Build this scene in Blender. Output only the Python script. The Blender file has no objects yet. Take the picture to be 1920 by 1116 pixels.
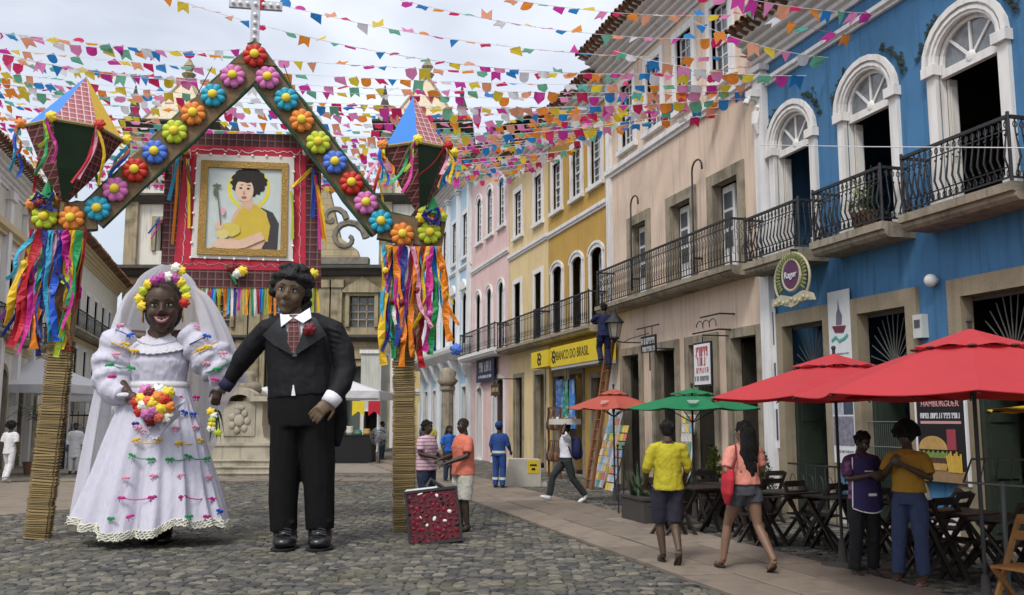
import bpy, math, random
from mathutils import Vector, Matrix, noise
random.seed(11)
R = math.radians
PI = math.pi
sc = bpy.context.scene
COL = sc.collection
# ------------------------------------------------------------------ camera, sky, sun, exposure
F, CX, CY, HZ, H = 1750., 960., 558., 785., 1.8
PITCH = math.atan((HZ - CY) / F)
cam_d = bpy.data.cameras.new('camera'); cam = bpy.data.objects.new('camera', cam_d); COL.objects.link(cam)
cam.location = (0, 0, H); cam.rotation_euler = (PI/2 + PITCH, 0, 0)
cam_d.sensor_width = 36; cam_d.lens = 36 * F / 1920; cam_d.clip_end = 2000
sc.camera = cam
sc.view_settings.view_transform = 'Standard'; sc.view_settings.look = 'None'
sc.view_settings.gamma = 1; sc.view_settings.use_curve_mapping = False
sc.view_settings.exposure = 0.5
SUN_EL, SUN_AZ = R(52), R(205)          # azimuth clockwise from +Y: behind the camera, a little to its left
world = bpy.data.worlds.new('World'); sc.world = world; world.use_nodes = True
def make_world():
    nt = world.node_tree; N = nt.nodes; L = nt.links
    for n in list(N): N.remove(n)
    out = N.new('ShaderNodeOutputWorld'); bg = N.new('ShaderNodeBackground'); bg2 = N.new('ShaderNodeBackground'); add = N.new('ShaderNodeAddShader')
    sky = N.new('ShaderNodeTexSky'); sky.sky_type = 'NISHITA'; sky.sun_disc = False
    sky.sun_elevation = SUN_EL; sky.sun_rotation = SUN_AZ
    bg.inputs['Strength'].default_value = 0.05
    L.new(sky.outputs[0], bg.inputs['Color'])
    tc = N.new('ShaderNodeTexCoord'); sep = N.new('ShaderNodeSeparateXYZ'); L.new(tc.outputs['Generated'], sep.inputs[0])
    mp = N.new('ShaderNodeMapping'); mp.inputs['Scale'].default_value = (1, 1, 2.6); L.new(tc.outputs['Generated'], mp.inputs[0])
    n1 = N.new('ShaderNodeTexNoise'); n1.inputs['Scale'].default_value = 3.2; n1.inputs['Detail'].default_value = 4; n1.inputs['Roughness'].default_value = .52; n1.inputs['Distortion'].default_value = .35
    L.new(mp.outputs[0], n1.inputs['Vector'])
    cr = N.new('ShaderNodeValToRGB'); e = cr.color_ramp.elements
    e[0].position = .36; e[0].color = (.38, .382, .395, 1); e[1].position = .68; e[1].color = (.62, .615, .62, 1)
    L.new(n1.outputs['Fac'], cr.inputs[0])
    ab = N.new('ShaderNodeMath'); ab.operation = 'MAXIMUM'; ab.inputs[1].default_value = 0; L.new(sep.outputs['Z'], ab.inputs[0])
    mu = N.new('ShaderNodeMath'); mu.operation = 'MULTIPLY_ADD'; mu.inputs[1].default_value = 1.25; mu.inputs[2].default_value = .56; L.new(ab.outputs[0], mu.inputs[0])   # an overcast sky is brighter overhead
    L.new(cr.outputs[0], bg2.inputs['Color']); L.new(mu.outputs[0], bg2.inputs['Strength'])
    L.new(bg.outputs[0], add.inputs[0]); L.new(bg2.outputs[0], add.inputs[1]); L.new(add.outputs[0], out.inputs[0])
make_world()
sun_d = bpy.data.lights.new('sun', 'SUN'); sun_d.energy = 1.5; sun_d.angle = R(14); sun_d.color = (1, .96, .9)
sun = bpy.data.objects.new('sun', sun_d); COL.objects.link(sun)
sd = Vector((math.sin(SUN_AZ)*math.cos(SUN_EL), math.cos(SUN_AZ)*math.cos(SUN_EL), math.sin(SUN_EL)))
sun.rotation_euler = (-sd).to_track_quat('-Z', 'Y').to_euler(); sun.location = sd * 60

sc.render.engine = 'CYCLES'; sc.cycles.max_bounces = 4; sc.cycles.diffuse_bounces = 2; sc.cycles.glossy_bounces = 2; sc.cycles.transmission_bounces = 2; sc.cycles.transparent_max_bounces = 8; sc.cycles.use_adaptive_sampling = True; sc.cycles.adaptive_threshold = .02; sc.cycles.adaptive_min_samples = 12
# ------------------------------------------------------------------ surveying helpers: photo point -> place
CP, SP = math.cos(PITCH), math.sin(PITCH)
EYE = Vector((0, 0, H))
def ray(x, y):
    a, b = (x - CX) / F, (CY - y) / F
    return Vector((a, CP - b*SP, SP + b*CP))
def at(x, y, Y):
    d = ray(x, y); return EYE + d * (Y / d.y)
def gnd(x, y, z=0.):
    d = ray(x, y); return EYE + d * ((z - H) / d.z)
U = ray(460, HZ); U.z = 0; U.normalize()          # along the street
NR = Vector((-U.y, U.x, 0))                        # out of the right-hand facades
B0 = gnd(1125, 902)
RZ = math.atan2(U.y, U.x)
def onwall(P0, Nn, D, x, y):
    d = ray(x, y); t = (P0 - EYE).dot(Nn) / d.dot(Nn); P = EYE + d*t
    return (P - P0).dot(D), P.z
def rw(x, y, off=0.): return onwall(B0 + NR*off, NR, U, x, y)
def street(s, n, z=0.): return B0 + U*s + NR*n + Vector((0, 0, z))

# ------------------------------------------------------------------ materials
MATS = {}
def nodes(name):
    m = bpy.data.materials.new(name); m.use_nodes = True
    nt = m.node_tree; return m, nt.nodes, nt.links, nt.nodes['Principled BSDF']
def c4(c): return (c[0], c[1], c[2], 1)
def mat(name, col, rough=.75, var=.12, scale=4., fine=45., streak=0., bump=0., bscale=40., metal=0., spec=.4, rnd=0., dirt=None, dirt_amt=0., trans=0., alpha=1., sheen=0., stretch=None, sub=0.):
    if name in MATS: return MATS[name]
    m, N, L, P = nodes(name); MATS[name] = m
    P.inputs['Roughness'].default_value = rough; P.inputs['Metallic'].default_value = metal
    P.inputs['Specular IOR Level'].default_value = spec
    tc = N.new('ShaderNodeTexCoord'); src = tc.outputs['Object']
    if stretch:
        mp = N.new('ShaderNodeMapping'); mp.inputs['Scale'].default_value = stretch; L.new(src, mp.inputs[0]); src = mp.outputs[0]
    def noise_(s, d=2, v=src):
        n = N.new('ShaderNodeTexNoise'); n.inputs['Scale'].default_value = s; n.inputs['Detail'].default_value = d; L.new(v, n.inputs['Vector']); return n.outputs['Fac']
    def math_(op, a, b, c=None):
        n = N.new('ShaderNodeMath'); n.operation = op
        for i, v in enumerate((a, b, c)):
            if v is None: continue
            if isinstance(v, (int, float)): n.inputs[i].default_value = v
            else: L.new(v, n.inputs[i])
        return n.outputs[0]
    val = math_('MULTIPLY_ADD', noise_(scale), 2*var, 1 - var)
    f2 = math_('MULTIPLY_ADD', noise_(fine, 1), var, 1 - var/2)
    val = math_('MULTIPLY', val, f2)
    if rnd:
        oi = N.new('ShaderNodeObjectInfo'); ge = N.new('ShaderNodeNewGeometry')
        r = math_('FRACT', math_('ADD', oi.outputs['Random'], ge.outputs['Random Per Island']), 0)
        val = math_('MULTIPLY', val, math_('MULTIPLY_ADD', r, 2*rnd, 1 - rnd))
    if streak:
        mp = N.new('ShaderNodeMapping'); mp.inputs['Scale'].default_value = (5, 5, .35); L.new(tc.outputs['Object'], mp.inputs[0])
        st = noise_(1.6, 3, mp.outputs[0])
        k = N.new('ShaderNodeMapRange'); k.inputs[1].default_value = .5; k.inputs[2].default_value = .75; k.inputs[3].default_value = 1; k.inputs[4].default_value = 1 - streak
        L.new(st, k.inputs[0]); val = math_('MULTIPLY', val, k.outputs[0])
    mx = N.new('ShaderNodeMix'); mx.data_type = 'RGBA'; mx.blend_type = 'MULTIPLY'; mx.inputs[0].default_value = 1
    mx.inputs[6].default_value = c4(col); L.new(val, mx.inputs[7]); colout = mx.outputs[2]
    if dirt:
        k = N.new('ShaderNodeMapRange'); k.inputs[1].default_value = .5; k.inputs[2].default_value = .72; k.inputs[4].default_value = dirt_amt
        L.new(noise_(scale*.8, 4), k.inputs[0])
        m2 = N.new('ShaderNodeMix'); m2.data_type = 'RGBA'; L.new(k.outputs[0], m2.inputs[0]); L.new(colout, m2.inputs[6]); m2.inputs[7].default_value = c4(dirt); colout = m2.outputs[2]
    L.new(colout, P.inputs['Base Color'])
    if bump:
        b = N.new('ShaderNodeBump'); b.inputs['Strength'].default_value = bump; b.inputs['Distance'].default_value = .02
        L.new(noise_(bscale, 2), b.inputs['Height']); L.new(b.outputs[0], P.inputs['Normal'])
    if sheen: P.inputs['Sheen Weight'].default_value = sheen
    if alpha < 1: P.inputs['Alpha'].default_value = alpha
    if sub: P.inputs['Subsurface Weight'].default_value = sub; P.inputs['Subsurface Radius'].default_value = (.03, .012, .008)
    if trans:
        ts = N.new('ShaderNodeBsdfTranslucent'); L.new(colout, ts.inputs[0]); ms = N.new('ShaderNodeMixShader'); ms.inputs[0].default_value = trans
        o = N['Material Output']; L.new(P.outputs[0], ms.inputs[1]); L.new(ts.outputs[0], ms.inputs[2]); L.new(ms.outputs[0], o.inputs[0])
    return m
def plaid(name, base, line, dark, sx=9., sz=9., rough=.8):
    if name in MATS: return MATS[name]
    m, N, L, P = nodes(name); MATS[name] = m; P.inputs['Roughness'].default_value = rough
    tc = N.new('ShaderNodeTexCoord'); sp = N.new('ShaderNodeSeparateXYZ'); L.new(tc.outputs['Object'], sp.inputs[0])
    def M_(op, a, b):
        n = N.new('ShaderNodeMath'); n.operation = op
        for i, v in enumerate((a, b)):
            if isinstance(v, (int, float)): n.inputs[i].default_value = v
            else: L.new(v, n.inputs[i])
        return n.outputs[0]
    def stripe(src, s, ph, w): return M_('LESS_THAN', M_('FRACT', M_('MULTIPLY_ADD' if 0 else 'ADD', M_('MULTIPLY', src, s), ph), 0), w)
    xy = M_('ADD', sp.outputs['X'], M_('MULTIPLY', sp.outputs['Y'], .6))
    wl = M_('MAXIMUM', stripe(xy, sx, 0, .13), stripe(sp.outputs['Z'], sz, 0, .13))
    dk = M_('MULTIPLY', M_('ADD', stripe(xy, sx, .35, .45), stripe(sp.outputs['Z'], sz, .35, .45)), .5)
    a = N.new('ShaderNodeMix'); a.data_type = 'RGBA'; L.new(dk, a.inputs[0]); a.inputs[6].default_value = c4(base); a.inputs[7].default_value = c4(dark)
    b = N.new('ShaderNodeMix'); b.data_type = 'RGBA'; L.new(M_('MULTIPLY', wl, .75), b.inputs[0]); L.new(a.outputs[2], b.inputs[6]); b.inputs[7].default_value = c4(line)
    L.new(b.outputs[2], P.inputs['Base Color']); return m
def glass(name='window_glass', col=(.075, .085, .095)):
    return mat(name, col, rough=.08, var=.3, scale=1.5, spec=.9)

# ------------------------------------------------------------------ mesh collector
class MB:
    def __init__(s, m=None): s.v = []; s.f = []; s.m = m
    def add(s, pts):
        i = len(s.v)
        s.v += [(s.m @ Vector(p)) if s.m else Vector(p) for p in pts]; return i
    def face(s, *pts):
        i = s.add(pts); s.f.append(tuple(range(i, i+len(pts)))); return s
    def box(s, x0, x1, y0, y1, z0, z1):
        i = s.add([(x0,y0,z0),(x1,y0,z0),(x1,y1,z0),(x0,y1,z0),(x0,y0,z1),(x1,y0,z1),(x1,y1,z1),(x0,y1,z1)])
        s.f += [(i,i+3,i+2,i+1),(i+4,i+5,i+6,i+7),(i,i+1,i+5,i+4),(i+1,i+2,i+6,i+5),(i+2,i+3,i+7,i+6),(i+3,i,i+4,i+7)]; return s
    def bar(s, p, q, w, d, up=(0,0,1)):                 # rectangular bar from p to q
        p, q = Vector(p), Vector(q); t = (q-p).normalized(); a = t.cross(Vector(up))
        if a.length < 1e-4: a = t.cross(Vector((0,1,0)))
        a.normalize(); b = a.cross(t); a *= w/2; b *= d/2
        i = s.add([p-a-b, p+a-b, p+a+b, p-a+b, q-a-b, q+a-b, q+a+b, q-a+b])
        s.f += [(i,i+3,i+2,i+1),(i+4,i+5,i+6,i+7),(i,i+1,i+5,i+4),(i+1,i+2,i+6,i+5),(i+2,i+3,i+7,i+6),(i+3,i,i+4,i+7)]; return s
    def tube(s, pts, r, n=6, flat=1., up=None, cap=True):
        pts = [Vector(p) for p in pts]; k = len(pts)
        if isinstance(r, (int, float)): r = [r]*k
        T = [(pts[min(i+1,k-1)] - pts[max(i-1,0)]).normalized() for i in range(k)]
        a = Vector(up) if up else (Vector((1,0,0)) if abs(T[0].x) < .9 else Vector((0,1,0)))
        idx = []
        for i in range(k):
            a = (a - T[i]*a.dot(T[i]))
            if a.length < 1e-6: a = T[i].orthogonal()
            a.normalize(); b = T[i].cross(a); ri = r[i]
            rx, ry = ri if isinstance(ri, tuple) else (ri, ri*flat)
            idx.append(s.add([pts[i] + a*(rx*math.cos(2*PI*j/n)) + b*(ry*math.sin(2*PI*j/n)) for j in range(n)]))
        for i in range(k-1):
            for j in range(n):
                j2 = (j+1) % n; s.f.append((idx[i]+j, idx[i]+j2, idx[i+1]+j2, idx[i+1]+j))
        if cap: s.f.append(tuple(idx[0]+j for j in range(n))[::-1]); s.f.append(tuple(idx[-1]+j for j in range(n)))
        return s
    def lathe(s, prof, n=12, c=(0,0,0), ex=1., ey=1.):
        k = len(prof); c = Vector(c)
        i0 = s.add([c + Vector((r*ex*math.cos(2*PI*j/n), r*ey*math.sin(2*PI*j/n), z)) for r, z in prof for j in range(n)])
        for i in range(k-1):
            for j in range(n):
                j2 = (j+1) % n; a = i0 + i*n; b = a + n; s.f.append((a+j, a+j2, b+j2, b+j))
        s.f.append(tuple(i0+j for j in range(n))[::-1]); s.f.append(tuple(i0+(k-1)*n+j for j in range(n))); return s
    def ell(s, c, r, nu=12, nv=8, rot=None):
        c = Vector(c); r = (r, r, r) if isinstance(r, (int, float)) else r
        pts = []
        for i in range(1, nv):
            t = PI*i/nv
            for j in range(nu):
                p = 2*PI*j/nu; pts.append(Vector((r[0]*math.sin(t)*math.cos(p), r[1]*math.sin(t)*math.sin(p), r[2]*math.cos(t))))
        pts += [Vector((0,0,r[2])), Vector((0,0,-r[2]))]
        if rot: pts = [rot @ p for p in pts]
        i0 = s.add([c+p for p in pts]); tp = i0+(nv-1)*nu; bt = tp+1
        for i in range(nv-2):
            for j in range(nu):
                j2 = (j+1) % nu; a = i0+i*nu; s.f.append((a+j, a+nu+j, a+nu+j2, a+j2))
        for j in range(nu):
            j2 = (j+1) % nu; s.f.append((tp, i0+j, i0+j2)); s.f.append((bt, i0+(nv-2)*nu+j2, i0+(nv-2)*nu+j))
        return s
    def prism(s, poly, y0, y1):                        # polygon in xz extruded along y
        n = len(poly); i = s.add([(x, y0, z) for x, z in poly] + [(x, y1, z) for x, z in poly])
        s.f.append(tuple(range(i, i+n))); s.f.append(tuple(range(i+2*n-1, i+n-1, -1)))
        for j in range(n):
            j2 = (j+1) % n; s.f.append((i+j2, i+j, i+n+j, i+n+j2))
        return s
    def slab(s, poly, z0, z1):                         # polygon in xy extruded along z
        n = len(poly); i = s.add([(x, y, z0) for x, y in poly] + [(x, y, z1) for x, y in poly])
        s.f.append(tuple(range(i+n-1, i-1, -1))); s.f.append(tuple(range(i+n, i+2*n)))
        for j in range(n):
            j2 = (j+1) % n; s.f.append((i+j, i+j2, i+n+j2, i+n+j))
        return s
    def profile(s, x0, x1, prof):                      # (y,z) outline extruded along x
        n = len(prof); i = s.add([(x0, y, z) for y, z in prof] + [(x1, y, z) for y, z in prof])
        for j in range(n):
            j2 = (j+1) % n; s.f.append((i+j, i+j2, i+n+j2, i+n+j))
        s.f.append(tuple(range(i+n-1, i-1, -1))); s.f.append(tuple(range(i+n, i+2*n))); return s
    def grid(s, fn, nu, nv, close=False):
        i0 = s.add([fn(i/(nu if close else nu-1), j/(nv-1)) for j in range(nv) for i in range(nu)])
        for j in range(nv-1):
            for i in range(nu if close else nu-1):
                i2 = (i+1) % nu; a = i0+j*nu; s.f.append((a+i, a+i2, a+nu+i2, a+nu+i))
        return s
    def band(s, inner, outer, y0, y1):                 # frame between two open polylines in xz, y0..y1 (y1 in front)
        n = len(inner); i = s.add([(x,y1,z) for x,z in inner]+[(x,y1,z) for x,z in outer]+[(x,y0,z) for x,z in inner]+[(x,y0,z) for x,z in outer])
        for j in range(n-1):
            a,b,c_,d = i+j, i+n+j, i+2*n+j, i+3*n+j
            s.f += [(a,a+1,b+1,b),(a+1,a,c_,c_+1),(b,b+1,d+1,d),(c_+1,c_,d,d+1)]
        for j in (0, n-1): s.f.append((i+j, i+n+j, i+3*n+j, i+2*n+j))
        return s
    def mesh(s, name, material, smooth=False):
        me = bpy.data.meshes.new(name); me.from_pydata([tuple(v) for v in s.v], [], s.f)
        if smooth: me.polygons.foreach_set('use_smooth', [True]*len(me.polygons))
        if material: me.materials.append(material)
        me.update(); return me
    def build(s, name, material, parent=None, smooth=False, loc=None):
        return inst(name, s.mesh(name, material, smooth), parent, loc)
def inst(name, me, parent=None, loc=None, rot=None, scale=None):
    o = bpy.data.objects.new(name, me); COL.objects.link(o)
    if parent: o.parent = parent
    if loc is not None: o.location = loc
    if rot is not None: o.rotation_euler = rot
    if scale is not None: o.scale = scale
    return o
def tag(o, label, cat, group=None):
    o['label'] = label; o['category'] = cat
    if group: o['group'] = group
    return o
def thing(name, label, cat, loc=(0,0,0), rz=0., group=None):
    o = inst(name, None); o.location = loc; o.rotation_euler = (0, 0, rz); o.empty_display_size = .2
    return tag(o, label, cat, group)
def struct(o, kind='structure'): o['kind'] = kind; return o
def remesh(o, vox, smooth=4, fac=.5):
    r = o.modifiers.new('skin', 'REMESH'); r.mode = 'VOXEL'; r.voxel_size = vox; r.use_smooth_shade = True
    if smooth:
        k = o.modifiers.new('soft', 'SMOOTH'); k.factor = fac; k.iterations = smooth
    return o
FOLDT = {}
def folds(o, s=.012, scale=.12):
    k = round(scale, 3)
    if k not in FOLDT: tx = bpy.data.textures.new('folds', 'CLOUDS'); tx.noise_scale = scale; tx.noise_depth = 2; FOLDT[k] = tx
    d = o.modifiers.new('folds', 'DISPLACE'); d.texture = FOLDT[k]; d.strength = s; d.mid_level = .5; d.texture_coords = 'LOCAL'; return o
def copy_tree(o, parent=None):
    c = o.copy(); COL.objects.link(c); c.parent = parent
    for ch in o.children: copy_tree(ch, c)
    return c
def arc(cx_, cz, rx, rz_, a0, a1, n):
    return [(cx_ + rx*math.cos(a0+(a1-a0)*i/n), cz + rz_*math.sin(a0+(a1-a0)*i/n)) for i in range(n+1)]
def ribbon(m, pts, w, side=(1,0,0), th=.006, taper=1.):
    pts = [Vector(p) for p in pts]; k = len(pts); sd_ = Vector(side).normalized(); idx = []
    for i, p in enumerate(pts):
        t = (pts[min(i+1,k-1)]-pts[max(i-1,0)]).normalized(); ang = .95*math.sin(i*.75 + p.x*9)
        a = (sd_ - t*sd_.dot(t)).normalized(); n_ = t.cross(a)
        a2 = a*math.cos(ang) + n_*math.sin(ang); n2 = t.cross(a2); ww = w*(1-(1-taper)*i/(k-1))/2
        idx.append(m.add([p-a2*ww-n2*th/2, p+a2*ww-n2*th/2, p+a2*ww+n2*th/2, p-a2*ww+n2*th/2]))
    for i in range(k-1):
        for j in range(4): j2 = (j+1) % 4; m.f.append((idx[i]+j, idx[i]+j2, idx[i+1]+j2, idx[i+1]+j))
    m.f.append(tuple(idx[0]+j for j in range(4))[::-1]); m.f.append(tuple(idx[-1]+j for j in range(4)))
def text(name, body, size, material, parent, loc, rz=0., align='CENTER', ext=.004, rx=PI/2):
    cu = bpy.data.curves.new(name, 'FONT'); cu.body = body; cu.size = size; cu.align_x = align; cu.align_y = 'CENTER'; cu.extrude = ext; cu.resolution_u = 3
    cu.materials.append(material); tmp = bpy.data.objects.new('tmp', cu); COL.objects.link(tmp); bpy.context.view_layer.update()
    me = bpy.data.meshes.new_from_object(tmp.evaluated_get(bpy.context.evaluated_depsgraph_get())); me.name = name; bpy.data.objects.remove(tmp); o = inst(name, me, parent, loc); o.rotation_euler = (rx, 0, rz); return o
WHITE = mat('white_paint', (.76, .75, .74), .65, .09, 2.2, streak=.26)
IRON = mat('black_iron', (.018, .019, .022), .55, .3, 20, spec=.5)
STONE = mat('old_stone', (.30, .26, .195), .9, .25, 3, streak=.45, bump=.5, bscale=25, dirt=(.07, .065, .05), dirt_amt=.6)
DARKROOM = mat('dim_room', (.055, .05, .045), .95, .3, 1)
GLASS = glass()
# ------------------------------------------------------------------ ground
def cobble_mat(name, tex):
    m, N, L, P = nodes(name); P.inputs['Roughness'].default_value = .8; P.inputs['Specular IOR Level'].default_value = .35
    tc = N.new('ShaderNodeTexCoord'); ge = N.new('ShaderNodeNewGeometry'); oi = N.new('ShaderNodeObjectInfo')
    def noise_(s, d=4, v=None):
        n = N.new('ShaderNodeTexNoise'); n.inputs['Scale'].default_value = s; n.inputs['Detail'].default_value = d; L.new(v or ge.outputs['Position'], n.inputs['Vector']); return n.outputs['Fac']
    if tex:
        vo = N.new('ShaderNodeTexVoronoi'); vo.inputs['Scale'].default_value = 5; L.new(ge.outputs['Position'], vo.inputs['Vector'])
        sx = N.new('ShaderNodeSeparateColor'); L.new(vo.outputs['Color'], sx.inputs[0]); rnd = sx.outputs[0]
    else:
        ad = N.new('ShaderNodeMath'); ad.operation = 'ADD'; L.new(ge.outputs['Random Per Island'], ad.inputs[0]); L.new(oi.outputs['Random'], ad.inputs[1])
        fr = N.new('ShaderNodeMath'); fr.operation = 'FRACT'; L.new(ad.outputs[0], fr.inputs[0]); rnd = fr.outputs[0]
    cr = N.new('ShaderNodeValToRGB'); e = cr.color_ramp.elements
    e[0].position = 0; e[0].color = (.04, .039, .037, 1); e[1].position = 1; e[1].color = (.21, .19, .15, 1)
    for p, c in ((.3, (.075, .073, .069, 1)), (.62, (.105, .10, .088, 1)), (.82, (.14, .128, .1, 1))):
        x = cr.color_ramp.elements.new(p); x.color = c
    L.new(rnd, cr.inputs[0])
    k = N.new('ShaderNodeMapRange'); k.inputs[1].default_value = .48; k.inputs[2].default_value = .68; k.inputs[4].default_value = .45; L.new(noise_(.9, 3), k.inputs[0])
    mx = N.new('ShaderNodeMix'); mx.data_type = 'RGBA'; L.new(k.outputs[0], mx.inputs[0]); L.new(cr.outputs[0], mx.inputs[6]); mx.inputs[7].default_value = (.11, .105, .055, 1)
    f = N.new('ShaderNodeMapRange'); f.inputs[3].default_value = .62; f.inputs[4].default_value = 1.3; L.new(noise_(28, 1), f.inputs[0])
    m2 = N.new('ShaderNodeMix'); m2.data_type = 'RGBA'; m2.blend_type = 'MULTIPLY'; m2.inputs[0].default_value = 1; L.new(mx.outputs[2], m2.inputs[6]); L.new(f.outputs[0], m2.inputs[7])
    L.new(m2.outputs[2], P.inputs['Base Color'])
    b = N.new('ShaderNodeBump'); b.inputs['Strength'].default_value = .6; b.inputs['Distance'].default_value = .015
    if tex:
        v2 = N.new('ShaderNodeTexVoronoi'); v2.feature = 'DISTANCE_TO_EDGE'; v2.inputs['Scale'].default_value = 5; L.new(ge.outputs['Position'], v2.inputs['Vector'])
        L.new(v2.outputs['Distance'], b.inputs['Height'])
    else: L.new(noise_(60, 2), b.inputs['Height'])
    L.new(b.outputs[0], P.inputs['Normal']); return m
COB = cobble_mat('cobble_stone', False)
COBT = cobble_mat('cobble_far', True)
SLAB = mat('path_stone', (.20, .162, .125), .85, .16, 3, rnd=.22, bump=.35, bscale=20, dirt=(.1, .088, .07), dirt_amt=.7)
JOINT = mat('path_joint', (.11, .1, .085), .95, .2, 6)
ground = struct(MB().face((-300,-60,-.007),(300,-60,-.007),(300,420,-.007),(-300,420,-.007)).build('ground', COBT))
NB0, NB1 = 3.1, 5.2            # stone path, measured out from the right-hand facades
XS0, XS1 = -21., 40.
def street_n(x, y):
    d = Vector((x, y, 0)) - B0; return d.dot(NR), d.dot(U)
paths = []
bed = MB(Matrix.Translation(B0) @ Matrix.Rotation(RZ, 4, 'Z')).box(XS0, XS1, NB0, NB1, -.03, .012).build('path', JOINT); struct(bed)
rs = random.Random(3)
MW = Matrix.Rotation(RZ, 4, 'Z')
def slab_mesh(w, l, k):
    b = .012; j = lambda: rs.uniform(-.008, .008)
    m = MB(); z = .035
    o = [(b+j(), b+j()), (l-b+j(), b+j()), (l-b+j(), w-b+j()), (b+j(), w-b+j())]
    i = m.add([(x, y, 0.) for x, y in o] + [(x, y, z-.006) for x, y in o] + [(x + (.012 if x < l/2 else -.012), y + (.012 if y < w/2 else -.012), z) for x, y in o])
    for a in (0, 4):
        for q in range(4): q2 = (q+1) % 4; m.f.append((i+a+q, i+a+q2, i+a+4+q2, i+a+4+q))
    m.f.append((i+8, i+9, i+10, i+11)); return m.mesh('path_slab', SLAB)
def lay_slabs(parent, org, rz, L_, rows, z=.012):
    rot = Matrix.Rotation(rz, 4, 'Z'); y = 0.
    for w in rows:
        x = -rs.random()*.6
        lens = [.78, .95, 1.15, 1.3]; ms = [slab_mesh(w, l, 0) for l in lens]
        while x < L_:
            q = rs.randrange(4); p = Vector(org) + rot @ Vector((x, y, 0))
            o = inst('path_slab', ms[q], parent, p + Vector((0, 0, z + rs.uniform(-.004, .004))), (rs.uniform(-.004,.004), rs.uniform(-.004,.004), rz)); x += lens[q]
        y += w
lay_slabs(bed, street(XS0, NB0), RZ, 41, (.68, .75, .67))
cross = MB().slab([(-20, 27.0), (-1.95, 27.0), (-2.5, 28.7), (-20, 28.7)], -.03, .010); cb = struct(cross.build('plaza_path', JOINT))
lay_slabs(cb, (-19.5, 27.02, 0), 0, 17.2, (.82, .82), .008)
far_pave = struct(MB().slab([(-40, 31.5), (-3.6, 31.5), (-9, 52), (-40, 56)], -.03, .018).build('plaza_pavement', mat('plaza_paving', (.24, .21, .17), .85, .18, 2.2, bump=.3, dirt=(.15, .135, .1), dirt_amt=.5)))
left_pave = struct(MB().slab([(-9.5, 17.8), (-8.3, 19.6), (-9.4, 26.9), (-30, 26.9), (-30, 17.8)], -.03, .016).build('side_pavement', SLAB))

# cobbles: irregular stones laid in rough courses over the near ground
def cobbles():
    g = .132; stones = []
    for jy in range(int(8.6/g), int(30/g)):
        for ix in range(int(-17/g), int(9/g)):
            def corner(a, b):
                n = noise.noise_vector(Vector((a*.73+.3, b*.91+.1, 5.))); return (a*g + n.x*.085 + (b % 2)*g*.45, b*g + n.y*.06)
            cs = [corner(ix, jy), corner(ix+1, jy), corner(ix+1, jy+1), corner(ix, jy+1)]
            cs[2] = (cs[2][0], cs[2][1]); x = sum(c[0] for c in cs)/4; y = sum(c[1] for c in cs)/4
            if abs(x) > y*.585 + .3: continue
            n, s = street_n(x, y)
            if NB0 - .02 < n < NB1 + .02 or n < -.3: continue
            if 26.95 < y < 28.75 and x < -1.9: continue
            if x < -8.3 and y > 17.8 and y < 27 and x < -8.3 - max(0, (y-19.6)*.15) and not (y < 19.6 and x > -9.5 + (y-17.8)*.67): continue
            stones.append((y, x, cs))
    stones.sort(key=lambda t: t[0])
    def one(m, cs, x, y, ox, oy, dz):
        sh = .955; pts = []
        for i in range(4):
            a, b = cs[i], cs[(i+1) % 4]
            for t in (.2, .8): pts.append(((a[0]+(b[0]-a[0])*t - x)*sh, (a[1]+(b[1]-a[1])*t - y)*sh))
        i = m.add([(ox+px*1.0, oy+py*1.0, -.02) for px, py in pts] + [(ox+px, oy+py, .004+dz) for px, py in pts] + [(ox+px*.72, oy+py*.72, .016+dz) for px, py in pts])
        for a in (0, 8):
            for q in range(8): q2 = (q+1) % 8; m.f.append((i+a+q, i+a+q2, i+a+8+q2, i+a+8+q))
        m.f.append(tuple(range(i+16, i+24)))
    near = stones[:300]; rest = MB()
    for y, x, cs in near:
        m = MB(); one(m, cs, x, y, 0, 0, rs.uniform(-.006, .008)); m.build('cobblestone', COB, ground, loc=(x, y, 0))
    for y, x, cs in stones[300:]: one(rest, cs, x, y, x, y, rs.uniform(-.006, .008))
    o = rest.build('cobblestones', COB, ground); o['kind'] = 'stuff'
cobbles()

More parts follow.
